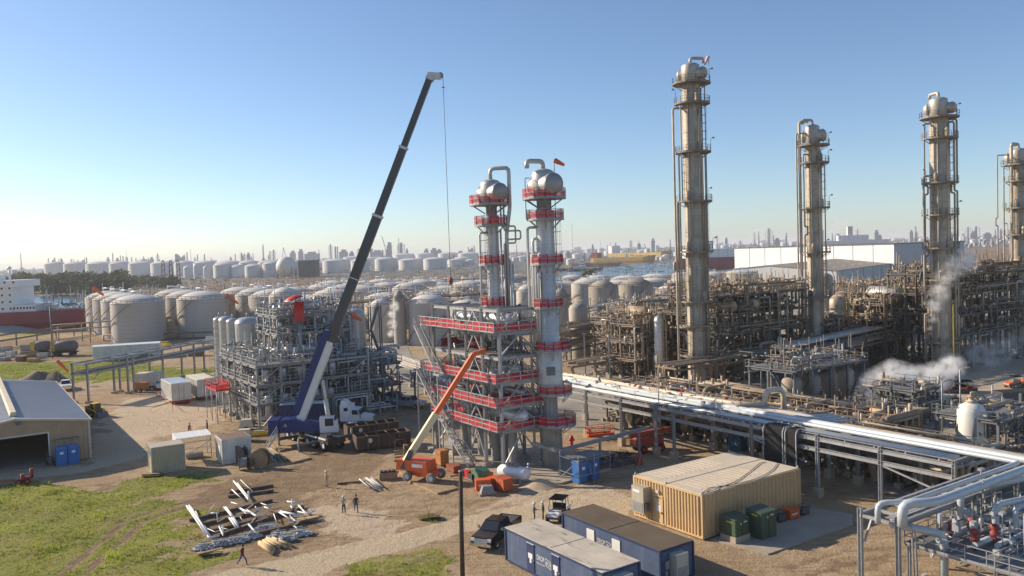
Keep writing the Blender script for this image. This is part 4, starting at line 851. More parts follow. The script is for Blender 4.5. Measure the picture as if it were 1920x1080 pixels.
# ---- older columns at the right
OLDB = M('old_platform_steel', (.27, .235, .19), .75, .1, .3, 1.2, streak=.5)
def old_column(label, px, y_plats, r, y_drum, y_top, hang, lamp=True, pr=1.9, seed=1, dia2=None, gdir=None, cross=1.0, pipes=(), tops=None):
    p = G(*px); t = thing('distillation_tower', label, 'distillation tower', (p.x, p.y, 0), 0, 'weathered distillation towers'); H_ = lambda y: HT(p, y); rr = random.Random(seed)
    zs = [H_(y) for y in y_plats]; zt = H_(y_drum); ztop = H_(y_top)
    shell(t, [(0, zs[-1], r * 1.04), (zs[-1], zs[0] + .2, r)], ALUO)
    b = B()
    for a in (R(-125), R(-60), R(-20)): b.tube([(math.cos(a) * (r + .06), math.sin(a) * (r + .06), 3), (math.cos(a) * (r + .06), math.sin(a) * (r + .06), zs[0] - 1)], .12, 8)
    b.build('shell_pipe', PIPEO, t)
    for i, z in enumerate(zs):
        a0, a1 = (0, 2 * PI) if i < 1 else (R(-200), R(40)) if i % 2 else (R(-250), R(50)); platform(t, z, (r * pr if i == 0 else r * (pr - .25) + .2), r, OLDB, a0, a1, off=(0.1, -.1), rmat=OLDB)
    head(t, zs[0] + .1, r * .98, r * .62 * cross, hang, zt - zs[0], M('old_head_cladding', (.46, .43, .38), .5, .3, .15, .6, streak=.3) if 'old_head_cladding' not in MATS else MATS['old_head_cladding'], M('old_end_cap', (.42, .36, .29), .55, .2, .2, .8, streak=.4) if 'old_end_cap' not in MATS else MATS['old_end_cap'], True, r * .55, gdir=gdir)
    for i in range(len(zs) - 1):
        b = B(); a = R(-15) if i % 2 else R(-150); ladder(b, (math.cos(a) * (r + .2), math.sin(a) * (r + .2), zs[i + 1]), zs[i] - zs[i + 1], a); b.build('ladder', OLDB, t)
    for x, y, k0, k1, rad, dx in pipes:
        z1, z0 = H_(k0), H_(k1); b = B(); n = max(1, int((z1 - z0) / 14)); P = [(x * .35, y * .5, z1), (x, y, z1)]
        for q in range(n): zq = z1 - (z1 - z0) * (q + 1) / (n + 1); P += [(x, y, zq), (x + dx, y, zq), (x + dx, y, zq - 1.6), (x, y, zq - 1.6)] if dx else [(x, y, zq)]
        P.append((x, y, z0)); b.pipe(P, rad, 8); b.build('riser_pipe', PIPEO, t)
    for i in range(len(zs)):
        b = B(); a = rr.choice((R(-10), R(20), R(-160))); q = r * (pr - .1); b.tube([(math.cos(a) * q, math.sin(a) * q, zs[i]), (math.cos(a) * q, math.sin(a) * q, zs[i] + 2.2), (math.cos(a) * (q + .5), math.sin(a) * (q + .5), zs[i] + 2.5)], .04, 5); b.box((math.cos(a) * (q + .5), math.sin(a) * (q + .5), zs[i] + 2.4), (.3, .3, .25)); b.build('platform_lamp', STEELD, t)
    for i in range(1, min(6, len(zs))):
        b = B(); a = rr.uniform(R(-140), R(-40)); c = (math.cos(a) * (r + .45), math.sin(a) * (r + .45), zs[i]); b.lathe([(.3, 0), (.36, .2), (.36, 1.5), (.2, 1.8), (0, 1.85)], 12, c); b.build('level_drum', PIPEO, t)
    return t
T1 = old_column('tallest weathered column with a white and red windsock on its top platform', (1309, 722), (157, 195, 286, 378, 472, 564, 609, 665), 1.62, 121, 100, R(-35), seed=1, gdir=R(10), pr=2.05, pipes=((-3.4, -.6, 203, 700, .2, .0), (-2.6, -.9, 290, 560, .16, 0), (-2.9, -.5, 378, 600, .2, -.9), (2.0, -1.0, 290, 690, .16, 0), (-2.2, -1.3, 195, 378, .12, 0), (2.3, -.4, 160, 472, .1, 0), (1.6, -1.5, 378, 690, .14, .5)))
T2 = old_column('weathered column with squat domed head between two taller columns', (1531, 690), (273, 306, 390, 473, 556, 640), 1.38, 236, 228, R(-35), seed=2, cross=1.35, gdir=R(190), pr=2.2, pipes=((-2.7, -.5, 228, 600, .28, 0), (-3.3, -.4, 250, 690, .16, 0), (-2.2, -1.0, 290, 690, .16, .6), (2.0, -.6, 310, 560, .12, 0)))
T3 = old_column('weathered column with pipes down both sides and small drums midway', (1765, 695), (221, 260, 343, 403, 465, 524, 640), 1.62, 185, 172, R(-30), seed=3, gdir=R(100), pr=2.05, pipes=((-2.9, -.4, 232, 690, .16, .6), (-3.3, -.8, 330, 690, .2, .7), (2.5, -.6, 230, 690, .18, -.6), (3.1, -.4, 225, 690, .18, -.5), (-2.3, -1.2, 400, 700, .15, 0)))
T4 = old_column('rust stained column cut by the right edge of the view', (1912, 660), (309, 340, 390, 440, 500, 580), 1.7, 280, 270, R(-30), seed=4, gdir=R(-150), pr=1.95, pipes=((-2.2, -1.2, 272, 640, .32, 0), (-4.6, -.3, 290, 640, .13, -.4), (-3.0, .2, 309, 620, .16, 0)))
p = T1.location; zt = HT(p, 157); windsock('small white and red windsock on top of the tallest weathered column', (p.x + 3.1, p.y - .6, zt), 4.6, (-.4, -.2, 0), mat=M('faded_sock', (.75, .45, .4), .8, 0, .3, 2), L=1.7, r=.32, drop=1.6)

# ================================================================== YARD: crane, lift, truck, boxes, sheds, laydown
def LB(b, p, q, w, h): b.beam(p, q, w, h)
cB = G(588, 832); YC = cB.y
t = thing('mobile_crane', 'navy and white mobile crane with long dark telescopic boom raised over the yard', 'crane', (cB.x, cB.y, 0))
ca = R(-48); cx = lambda x, y, z=0: Vector((*rot2(x, y, ca), z))
def rbox(b, x0, y0, z0, x1, y1, z1, a=ca):                              # box in the carrier's own direction
    P = []
    for z in (z0, z1):
        for x, y in ((x0, y0), (x1, y0), (x1, y1), (x0, y1)): q = rot2(x, y, a); P.append((q[0], q[1], z))
    b.hexa(P)
b = B(); rbox(b, -6, -1.2, .9, 6, 1.2, 1.5); rbox(b, 3.6, -1.3, 1.0, 6.2, 1.3, 1.75); rbox(b, 3.9, -1.1, 1.75, 5.6, -.2, 2.1); b.build('carrier', M('carrier_black', (.035, .035, .038), .6, 0, .3, 1), t)
b = B(); rbox(b, 4.0, -1.42, 1.5, 5.8, -1.31, 1.7); b.build('fender', WHITE, t)
for x in (-4.9, -3.3, .9, 2.5, 5.0):
    for s in (-1, 1): w = B(); c = cx(x, s * 1.15, .72); wheel(w, c, .72, .5, cx(0, 1, 0)); w.build('wheel', [BLACK, WHITED], t)
b = B(); rbox(b, .2, -1.36, 1.46, 3.3, -1.2, 1.62); rbox(b, -5.6, -1.36, 1.46, -2.6, -1.2, 1.62); b.build('fender', WHITE, t)
for x in (-2.2, 3.4):
    for s in (-1, 1):
        b = B(); rbox(b, x - .2, s * 1.2, .8, x + .2, s * 4.0, 1.15); o = b.build('outrigger', GREYD, t); b = B(); c = cx(x, s * 3.9); b.tube([c, c + Vector((0, 0, 1.9))], .14, 10); b.lathe([(.45, .0), (.45, .1), (.15, .25)], 12, c); b.build('jack', GREYM, o)
sa = R(6); sx = lambda x, y, z=0: Vector((*rot2(x, y, sa), z))
b = B(); b.cyl((0, 0, 1.5), 1.15, .4, 20); b.build('turntable', GREYD, t)
b = B()
P = [(-4.2, 1.9), (-4.2, 3.6), (-2.2, 3.7), (-.8, 3.1), (1.8, 2.9), (2.4, 2.1), (2.2, 1.9)]
bb = len(b.v)
for s in (-1, 1): b.v += [tuple(sx(x, s * 1.15, z)) for x, z in P]
n = len(P); b.face([bb + i for i in range(n)]); b.face([bb + n + i for i in range(n)][::-1])
for i in range(n): b.face([bb + i, bb + n + i, bb + n + (i + 1) % n, bb + (i + 1) % n])
b.build('superstructure', BLUEC, t)
b = B(); rbox(b, -5.6, -1.4, 1.75, -4.25, 1.4, 3.7, sa); b.build('counterweight', BLUEC, t)
text_mesh('lettering', 'A', .6, WHITE, t, tuple(sx(-3.6, -1.17, 2.7)), rz=sa)
b = B(); rbox(b, 1.2, -2.3, 1.9, 3.6, -1.0, 2.7, sa); rbox(b, 1.2, -2.3, 2.7, 3.1, -1.0, 3.9, sa); rbox(b, 3.1, -2.28, 2.7, 3.5, -1.02, 3.4, sa); oc = b.build('operator_cab', WHITE, t)
b = B(); rbox(b, 1.9, -2.32, 2.75, 3.0, -2.305, 3.75, sa); q = [sx(3.53, -2.2, 2.75), sx(3.53, -1.1, 2.75), sx(3.13, -1.1, 3.85), sx(3.13, -2.2, 3.85)]; b.quad(*q); b.build('cab_window', GLASS, oc)
O3 = Vector(cB)
pv = D(562, 792, YC) - O3; tip = D(806, 146, YC - .5) - O3
bd = (tip - pv).normalized(); BL = (tip - pv).length
def at_row(y0):                                                          # the boom point seen at a photo row
    lo, hi = 0.0, 1.0
    for _ in range(40):
        m = (lo + hi) / 2
        if proj(O3 + pv.lerp(tip, m))[1] > y0: lo = m
        else: hi = m
    return pv.lerp(tip, lo)
DKB = M('boom_grey_paint', (.075, .08, .085), .4, .1, .15, .5)
side = bd.cross(Vector((0, -1, 0))).normalized()                         # in-plane normal of the boom
k1, k2, k3, k4 = at_row(640), at_row(522), at_row(404), at_row(276)
b = B(); b.beam(pv, k1, 1.1, 1.1); bo = b.build('boom_base', WHITE, t)
b = B(); b.beam(pv - side * -.62 + Vector((0, -.05, 0)), k1 - side * -.62 + Vector((0, -.05, 0)), 1.35, .7) if False else None
nl = Vector((-bd.z, 0, bd.x)).normalized()
nl = nl if nl.x < 0 else -nl
b.beam(pv + nl * .8 + bd * 1.0, k1 + nl * .8 + bd * 1.3, 1.2, .9); b.build('boom_base_cover', BLUEC, t)
b = B()
for i in range(14): a_ = (pv + nl * 1.12).lerp(k1 + nl * 1.12, i / 14); c_ = (pv + nl * 1.12).lerp(k1 + nl * 1.12, (i + 1) / 14); b.beam(a_ + nl * .3, c_ + nl * (.3 if i % 2 else .05), .06); b.beam(a_, a_ + nl * .34, .06)
b.beam(pv + nl * 1.45, k1 + nl * 1.45, .07); b.build('boom_walkway', BLUEC, t)
for nm, p0, p1, w, h in (('boom_section', k1, k3, .9, 1.22), ('boom_section', k3, k4, .78, 1.0), ('boom_section', k4, tip, .65, .82)):
    b = B(); b.beam(p0 - bd * .5, p1, w, h); s_ = b.build(nm, DKB, t); b = B(); b.beam(p1 - bd * .25, p1 + bd * .1, w + .14, h + .18); b.build('collar', WHITED, s_)
b = B(); b.beam(k2 - bd * .06, k2 + bd * .06, 1.0, 1.34); b.build('collar', WHITED, t)
b = B(); ht = D(826, 141, YC - .5) - O3
b.hexa([tip + Vector((-.55, -.3, -.1)), ht + Vector((0, -.3, -.55)), ht + Vector((0, .3, -.55)), tip + Vector((-.55, .3, -.1)), tip + Vector((-.2, -.3, .75)), ht + Vector((0, -.3, .25)), ht + Vector((0, .3, .25)), tip + Vector((-.2, .3, .75))])
hd_ = b.build('boom_head', WHITED, t)
for c in (ht + Vector((-.05, .1, 0)), tip + Vector((.1, .1, -.2))): b = B(); b.lathe([(.0, -.12), (.42, -.12), (.42, .12), (0, .12)], 14, c, axis=(0, 1, 0)); b.build('sheave', GREYM, hd_)
hook = D(841, 520, YC - .5) - O3; b = B(); b.tube([ht + Vector((.3, 0, -.1)), Vector((ht.x + .32, ht.y, hook.z))], .035, 5); b.build('hoist_rope', GREYD, t)
b = B(); b.beam(ht + Vector((.1, 0, -1.6)), ht + Vector((.5, 0, -1.6)), .1); b.build('limit_weight', GREYD, t)
b = B(); c = (ht.x + .32, ht.y, hook.z - .6); b.lathe([(0, .7), (.15, .6), (.32, .2), (.3, -.1), (.1, -.35), (0, -.4)], 12, c); b.tube([(c[0], c[1], c[2] - .4), (c[0] + .15, c[1], c[2] - .7), (c[0], c[1], c[2] - .9), (c[0] - .15, c[1], c[2] - .75)], .06, 6); b.build('hook_block', BROWNR, t)
lc = pv.lerp(k1, .55) - nl * .9; b = B(); b.tube([sx(2.2, .0, 2.6), sx(2.2, 0, 2.6).lerp(lc, .55)], .3, 12); b.tube([sx(2.2, 0, 2.6).lerp(lc, .5), lc], .2, 12); b.build('lift_cylinder', WHITED, t)
b = B(); stair(b, sx(-5.8, -1.9, 0), sx(-4.4, -1.7, 2.0), .6); b.build('access_ladder', WHITED, t)
# timber mats under the outriggers and the lift
def mat_px(label, px, th=.16, group='timber mats', z=0.0):
    P = wpoly(px); c = (sum(p[0] for p in P) / len(P), sum(p[1] for p in P) / len(P)); b = B(); b.prism([(p[0] - c[0], p[1] - c[1]) for p in P], -.06, th); o = b.build('timber_mat', WOOD, None, (c[0], c[1], z)); return tag(o, label, 'mat', group)
mat_px('timber mat beneath the crane front outrigger and red barrier', [(503, 832), (524, 847), (548, 842), (570, 832), (540, 822)])
mat_px('large timber mat nearest the camera beneath the crane outrigger jack', [(524, 852), (549, 869), (582, 860), (556, 846)])
mat_px('long timber mat beneath the orange boom lift wheels', [(748, 885), (770, 905), (820, 927), (860, 917), (830, 903), (772, 880)])
mat_px('bare plywood sheets lying left of the orange boom lift', [(716, 877), (738, 887), (760, 880), (752, 866), (735, 869)], .08)
# container trailer and tractor
def container(name, label, cat, loc, rz, d, mat, roof, group=None, ribs=True, z=0):
    t = thing(name, label, cat, (loc[0], loc[1], z), rz, group); x, y, h = d[0] / 2, d[1] / 2, d[2]
    b = B(); b.bx(-x + .06, -y + .06, .05, x - .06, y - .06, h - .06)
    if ribs:
        for p, q in (((-x, -y), (x, -y)), ((x, -y), (x, y)), ((x, y), (-x, y)), ((-x, y), (-x, -y))): b.corr(p, q, .1, h - .08, .3, .05)
    b.build('wall', mat, t); b = B()
    for sx_ in (-1, 1):
        for sy in (-1, 1): b.box((sx_ * x, sy * y, h / 2), (.16, .16, h))
    for zz in (.06, h - .04):
        for sy in (-1, 1): b.box((0, sy * y, zz), (2 * x - .16, .14, .12))
        for sx_ in (-1, 1): b.box((sx_ * x, 0, zz), (.14, 2 * y - .16, .12))
    b.build('frame', mat, t); b = B(); b.bx(-x + .02, -y + .02, h + .025, x - .02, y - .02, h + .05); b.build('roof', roof, t); return t
p = G(560, 812); tr = container('trailer', 'navy box trailer with white roof standing behind the crane', 'trailer', (p.x, p.y + 3.5), R(3), (6.6, 2.5, 2.8), BLUEN, WHITE, z=.9)
b = B(); b.bx(-3.2, -1, -.3, 3.2, 1, .0); b.build('chassis', GREYD, tr)
for x in (-2.4, -1.3):
    for s in (-1, 1): w = B(); wheel(w, (x, s * 1.05, -.4), .5, .35); w.build('wheel', [BLACK, GREYM], tr)
p = G(664, 803); t = thing('semi_tractor', 'white sleeper semi tractor parked behind the rusty dumpsters', 'truck', (p.x, p.y + 1.2, 0), R(-8))
b = B(); b.bx(-4.2, -.5, .7, 2.8, .5, .95); b.bx(-1.6, -1.15, .75, 2.6, 1.15, 1.05); b.build('chassis', GREYD, t)
b = B(); b.bx(-1.9, -1.2, 1.0, -.4, 1.2, 3.4); b.hexa([(-.4, -1.15, 1.0), (1.15, -1.1, 1.0), (1.15, 1.1, 1.0), (-.4, 1.15, 1.0), (-.4, -1.1, 2.9), (.75, -1.0, 2.75), (.75, 1.0, 2.75), (-.4, 1.1, 2.9)]); b.hexa([(-1.8, -1.1, 3.4), (-.4, -1.1, 3.0), (-.4, 1.1, 3.0), (-1.8, 1.1, 3.4), (-1.8, -.9, 4.0), (-1.3, -.9, 3.9), (-1.3, .9, 3.9), (-1.8, .9, 4.0)]); b.build('sleeper_cab', WHITE, t)
b = B(); b.hexa([(1.15, -1.0, .95), (3.0, -.85, .8), (3.0, .85, .8), (1.15, 1.0, .95), (1.15, -.95, 2.0), (2.85, -.7, 1.7), (2.85, .7, 1.7), (1.15, .95, 2.0)]); b.build('hood', WHITE, t)
b = B(); b.quad((1.17, -1.0, 2.05), (1.17, 1.0, 2.05), (.8, .9, 2.7), (.8, -.9, 2.7)); b.quad((-.1, -1.16, 2.0), (.85, -1.13, 2.0), (.65, -1.07, 2.65), (-.1, -1.14, 2.65)); b.quad((-1.3, -1.21, 2.5), (-.7, -1.21, 2.5), (-.7, -1.21, 3.0), (-1.3, -1.21, 3.0)); b.build('window', GLASS, t)
b = B(); b.box((3.05, 0, 1.2), (.08, 1.2, .9)); b.box((3.1, 0, .7), (.2, 2.2, .35)); b.build('grille', CHROME, t)
for x in (2.1, -2.4, -3.6):
    for s in (-1, 1): w = B(); wheel(w, (x, s * 1.0, .52), .52, .34); w.build('wheel', [BLACK, WHITED], t)
b = B(); b.cyl((.0, -1.0, .7), .3, 0, 8) if False else b.tube([(-.9, -1.1, .75), (.7, -1.1, .75)], .3, 12); b.build('fuel_tank', CHROME, t)
def dumpster(label, px, rz):
    p = G(*px); t = thing('roll_off_dumpster', label, 'dumpster', (p.x, p.y, 0), rz, 'rusty dumpsters'); b = B(); L, w, h = 3.6, 1.2, 1.85
    for s in (-1, 1): b.bx(-L, s * w, .25, L, s * (w - .07), h)
    for s in (-1, 1): b.bx(s * L, -w, .25, s * (L - .07), w, h)
    b.bx(-L, -w, .18, L, w, .28)
    b.build('bin', M('dumpster_brown', (.07, .052, .042), .8, 0, .4, .7, streak=.6, scol=(.2, .1, .05)) if 'dumpster_brown' not in MATS else MATS['dumpster_brown'], t)
    for i in range(6): x = -L + .1 + i * (2 * L - .2) / 5; b = B(); b.bx(x - .07, -w - .1, .2, x + .07, -w - .004, h + .03); b.bx(x - .07, w + .004, .2, x + .07, w + .1, h + .03); b.beam((x, -w, h + .06), (x, w, h + .06), .1, .06); b.build('rib', RUST, t)
    b = B(); 
    for s in (-1, 1): b.beam((-L, s * w, h + .02), (L, s * w, h + .02), .12, .1)
    b.build('top_rail', RUST, t); b = B(); b.lathe([(0, 0), (.3, 0.002)], 12, (-L * .5, -w - .012, 1.3), axis=(0, -1, 0)); b.build('sticker', WHITE, t); return t
dumpster('rusty roll off dumpster nearest the camera by the crane', (716, 838), R(24)); dumpster('darker rusty roll off dumpster behind the other one', (697, 818), R(24))
pickup('silver pickup truck parked in shade beside the white semi', G(766, 764), R(-28), M('silver_paint', (.5, .52, .55), .35, .4, .05, 1))
pickup('dark pickup truck with pale bed parked behind the silver pickup', G(737, 755), R(-20), GREYD)
# ---- boom lift
pl = G(795, 902); t = thing('boom_lift', 'orange telescopic boom lift reaching up into the new steel frame', 'boom lift', (pl.x, pl.y, .16), 0); la = R(-24)
lx = lambda x, y, z=0: Vector((*rot2(x, y, la), z))
b = B(); rbox(b, -1.6, -.55, .55, 1.7, .55, 1.0, la); rbox(b, .2, -.95, .6, 1.5, .95, 1.15, la); b.build('chassis', ORANGE, t)
TYRE = M('grey_tyre', (.2, .19, .17), .9, 0, .2, 2)
for x in (-1.45, 1.55):
    for s in (-1, 1): w = B(); wheel(w, lx(x, s * 1.1, .56), .56, .42, lx(0, 1, 0)); w.build('wheel', [TYRE, WHITED], t)
b = B(); b.hexa([lx(-2.9, -1.1, 1.15), lx(1.1, -1.1, 1.15), lx(1.1, 1.1, 1.15), lx(-2.9, 1.1, 1.15), lx(-2.7, -1.1, 2.35), lx(.9, -1.05, 2.2), lx(.9, 1.05, 2.2), lx(-2.7, 1.1, 2.35)]); tu = b.build('turret', ORANGE, t)
b = B(); rbox(b, -.8, -1.125, 1.6, .5, -1.105, 1.95, la); b.build('decal', WHITE, tu); text_mesh('lettering', 'JLG', .42, WHITE, tu, tuple(lx(-.0, -1.13, 1.7)), rz=la)
pb = D(760, 866, pl.y) - pl - Vector((0, 0, .16)); pt = D(888, 664, pl.y + 3.5) - pl - Vector((0, 0, .16)); pm = pb.lerp(pt, .44)
b = B(); b.beam(pb, pm, .5, .72); b.build('lower_boom', CREAM, t); b = B(); b.beam(pm - (pm - pb) * .03, pt, .4, .55); b.build('upper_boom', ORANGE, t)
b = B(); b.hexa([pb + Vector((-.55, -.3, -.6)), pb + Vector((.2, -.3, -1)), pb + Vector((.2, .3, -1)), pb + Vector((-.55, .3, -.6)), pb + Vector((.45, -.3, 1.3)), pb + Vector((.9, -.3, 1.0)), pb + Vector((.9, .3, 1.0)), pb + Vector((.45, .3, 1.3))]); b.build('boom_pivot', GREYD, t)
pj = D(912, 657, pl.y + 4.0) - pl - Vector((0, 0, .16)); b = B(); b.beam(pt, pj, .3, .5); b.build('jib', ORANGE, t)
b = B(); c = pj + Vector((.6, 0, 0)); railing(b, [c + Vector(v) for v in ((-.5, -.9, 0), (.5, -.9, 0), (.5, .9, 0), (-.5, .9, 0), (-.5, -.9, 0))], 1.1, 1, .03); b.box(c, (1.0, 1.8, .08)); bk = b.build('basket', GREYD, t)
b = B(); b.box(c + Vector((-.2, -.9, .8)), (.5, .25, .7)); b.build('control_box', BLACKP, bk)
ang = math.atan2((pm - pb).x, (pm - pb).z); tx = text_mesh('lettering', 'JLG', .55, BLACKP, t, tuple(pb.lerp(pm, .12) + Vector((.1, -.27, 0)))); tx.rotation_euler = (PI / 2, -PI / 2 + ang, 0)
# ---- boxes around the frame foot
g = 'job boxes by the steel frame'
def jb(label, px, mat, d, rz=GA - PI / 2, z=.0, txt=False): p = G(*px); return jobbox(label, (p.x, p.y, z), rz, mat, d, g, txt)
BRO = M('faded_orange_brown', (.42, .17, .05), .7, 0, .2, 1)
jb('tall faded orange cabinet at the frame foot', (829, 873), BRO, (1.35, 1.1, 1.75), z=.16); jb('low red brown chest in front of the tall faded cabinet', (851, 884), BROWNR, (1.7, 1.0, .8))
jb('small bright orange box behind the lettered orange box', (915, 899), ORANGE, (1.0, .8, .85)); jb('orange job box with white lettering panel', (906, 919), ORANGE, (1.6, .9, 1.2), R(10), txt=True)
jb('orange job box half hidden between two other boxes', (926, 914), ORANGE, (1.0, .9, 1.15)); jb('large red brown job box with sloped lid by the white tank', (944, 918), M('red_orange_paint', (.46, .1, .035), .6, 0, .2, 1), (1.9, 1.2, 1.35))
p = G(901, 902); t = thing('tool_shed', 'small green tool shed with pitched lid among orange boxes', 'shed', (p.x, p.y, 0), GA - PI / 2); b = B(); b.bx(-.8, -.65, .1, .8, .65, 1.15); b.build('cabinet', GREENB, t); b = B(); b.yprism([(-.86, 1.16), (.86, 1.16), (.8, 1.25), (0, 1.55), (-.8, 1.25)], -.7, .7); b.build('roof', GREENB, t); b = B(); b.bx(.805, -.5, .2, .83, .5, 1.1); b.build('door', GREENB, t); b = B(); b.bx(-.8, -.6, 0, .8, .6, .1); b.build('skid', WOODD, t)
p = G(884, 899); t = thing('generator', 'red and black portable generator left of the green tool shed', 'generator', (p.x, p.y, 0), GA - PI / 2); b = B(); b.bx(-.9, -.4, .15, -.1, .4, .9); b.build('engine_cover', REDP, t); b = B(); b.bx(-.05, -.38, .15, .8, .38, .8); b.build('engine', BLACKP, t); b = B()
for i in range(6): b.beam((.05 + i * .14, -.4, .15), (.05 + i * .14, -.4, .85), .04)
b.beam((-.95, -.42, .12), (.9, -.42, .12), .08); b.beam((-.95, .42, .12), (.9, .42, .12), .08); b.build('frame', GREYM, t)
p = G(914, 926); t = thing('covered_box', 'grey tarp covered box on a pallet before the orange boxes', 'box', (p.x, p.y, 0), R(12)); b = B(); b.taper((0, 0, .12), (1.5, 1.0), (1.0, .6), .75); b.build('tarp', GREYM, t); b = B(); b.bx(-.9, -.6, 0, .9, .6, .12); b.build('pallet', WOOD, t)
p = G(964, 905); t = thing('horizontal_tank', 'white horizontal air tank on saddle legs beside the frame corner column', 'tank', (p.x, p.y, 0), GA - PI / 2 + R(22)); b = B(); b.lathe([(0, -2.0), (.45, -1.9), (.68, -1.6), (.68, 1.6), (.45, 1.9), (0, 2.0)], 24, (0, 0, 1.15), axis=(1, 0, 0)); b.build('vessel', WHITE, t)
for x in (-1.1, 1.1): b = B(); b.bx(x - .1, -.6, 0, x + .1, .6, .75); b.build('saddle', STEEL, t)
b = B(); b.bx(-.8, -.35, 1.8, .7, .35, 1.95); [b.box((x, 0, 2.05), (.18, .4, .25)) for x in (-.6, -.2, .2, .5)]; b.build('manifold', GREYM, t)
p = G(750, 864); t = thing('wooden_crate', 'open wooden slat crate standing behind the orange boom lift', 'crate', (p.x, p.y, 0), R(15)); b = B()
for i in range(4): b.bx(-.75, -.55, .1 + i * .38, .75, -.5, .32 + i * .38)
b.build('slat_side', WOOD, t); b = B(); b.bx(.5, -.5, 0, 1.0, .5, 1.9); b.bx(-.7, -.5, 0, .5, .5, .1); b.build('board_end', WOODD, t); b = B(); b.tube([(-.5, 0, 1.5), (-.5, 0, 2.6), (.7, 0, 2.6), (.7, 0, 1.8)], .04, 6); b.build('handle_frame', BROWNR, t)
p = G(728, 897); t = thing('wooden_box', 'low brown wooden box with dark lumps on top left of boom lift', 'box', (p.x, p.y, 0), R(12)); b = B(); b.bx(-1.0, -.5, 0, 1.0, .5, .75); b.build('box', WOOD, t); b = B(); [b.box((-.7 + i * .45, 0, .82), (.35, .7, .18)) for i in range(4)]; b.build('rubber_block', BLACK, t)
p = G(1013, 911); t = thing('sand_pile', 'low pile of pale sand at the concrete pad edge', 'sand pile', (p.x, p.y, -.03)); b = B(); b.lathe([(1.9, 0), (1.4, .18), (.7, .55), (.25, .75), (0, .78)], 18); b.v = [(x * 1.2 + .2 * mnoise.noise((x, y, 1)), y * .8 + .2 * mnoise.noise((y, x, 3)), z) for x, y, z in b.v]; b.build('heap', M('sand', (.52, .4, .27), .95, 0, .12, 1.5), t)
p = G(863, 897); t = thing('angle_iron', 'bent rusty angle iron lying on dirt beside the boxes', 'scrap', (p.x, p.y, 0)); b = B(); b.beam((-1.1, .5, .15), (.4, 0, .4), .15); b.beam((.4, 0, .05), (.4, 0, .9), .14); b.build('iron', BROWNR, t)
# toilets under their scaffold
for px, lb in (((1087, 903), 'nearest blue portable toilet right of the large new tower'), ((1110, 896), 'blue portable toilet further right beside the new tower')): q = G(*px); toilet(lb, (q.x, q.y, 0), GA - PI / 2 + R(5), 'portable toilets')
p = G(1098, 898); t = thing('scaffold_canopy', 'pipe scaffold canopy standing over two blue portable toilets', 'scaffold', (p.x, p.y, 0), GA - PI / 2)
for x in (-1.6, 1.6):
    for y in (-2.2, 0, 2.2): b = B(); b.cyl((x, y, 0), .035, 3.1, 6); b.build('post', STEEL, t)
b = B()
for z in (1.0, 2.6): b.beam((-1.6, -2.2, z), (-1.6, 2.2, z), .05); b.beam((1.6, -2.2, z), (1.6, 2.2, z), .05); b.beam((-1.6, -2.2, z), (1.6, -2.2, z), .05)
b.beam((-1.6, -2.2, 0.3), (1.6, -2.2, 2.6), .05); b.build('brace', STEEL, t); b = B(); b.bx(-1.0, -1.9, 2.62, 1.3, 2.0, 2.7); b.build('roof_sheet', STEELD, t)
# ---- sheds, canopy, reels
p = G(303, 888); sh = container('storage_shed', 'beige ribbed metal storage shed with blue sign beside the long grass', 'shed', (p.x, p.y + 1.6), GA + R(-3), (3.6, 2.9, 3.2), M('shed_beige', (.42, .38, .27), .6, 0, .1, .8), M('shed_roof', (.44, .41, .33), .7, 0, .1, .8)); b = B(); b.bx(-1.87, -.9, 2.2, -1.85, .5, 2.6); b.build('sign', BLUEP, sh); b = B(); b.bx(-1.88, -1.0, .1, -1.86, 0, 2.0); b.build('door', MATS['shed_beige'], sh)
p = G(430, 868); sh = container('storage_shed', 'white ribbed storage shed with rusty brown roof beside cable reels', 'shed', (p.x, p.y + 1.7), GA + R(-3), (3.4, 3.6, 3.0), WHITED, M('rust_roof', (.19, .13, .1), .8, 0, .3, .6, streak=.3)); b = B(); b.bx(-1.78, -.9, .1, -1.76, .1, 2.1); b.build('door', WHITED, sh)
p = G(362, 858); t = thing('canopy_frame', 'white sheeted pipe canopy between the two storage sheds', 'canopy', (p.x, p.y, 0), GA - R(6)); x, y, h = 2.0, 1.9, 3.0
for a in (-x, x):
    for c in (-y, y): b = B(); b.cyl((a, c, 0), .04, h, 6); b.build('post', STEEL, t)
b = B()
for z in (.8, 1.6, 2.4):
    b.beam((-x, -y, z), (x, -y, z), .05); b.beam((-x, y, z), (x, y, z), .05); b.beam((x, -y, z), (x, y, z), .05)
b.beam((-x, -y, .2), (x, -y, 2.4), .05); b.build('rail', STEEL, t); b = B(); b.bx(-x - .15, -y - .15, h, x + .15, y + .15, h + .06); b.bx(-x - .15, -y - .15, h - .9, -x - .1, y + .15, h); 
for i in range(5): b.bx(-x + i, -y - .1, h + .062, -x + i + .08, y + .1, h + .09)
b.build('sheet_roof', WHITE, t)
b = B(); b.bx(-.9, -.5, .1, 1.2, .5, .5); [b.bx(-.9, -.5 + i * .2, .5, 1.2, -.4 + i * .2, .62) for i in range(5)]; b.build('rod_stack', GREYM, t)
REELW = M('reel_wood', (.3, .2, .12), .85, 0, .25, 2)
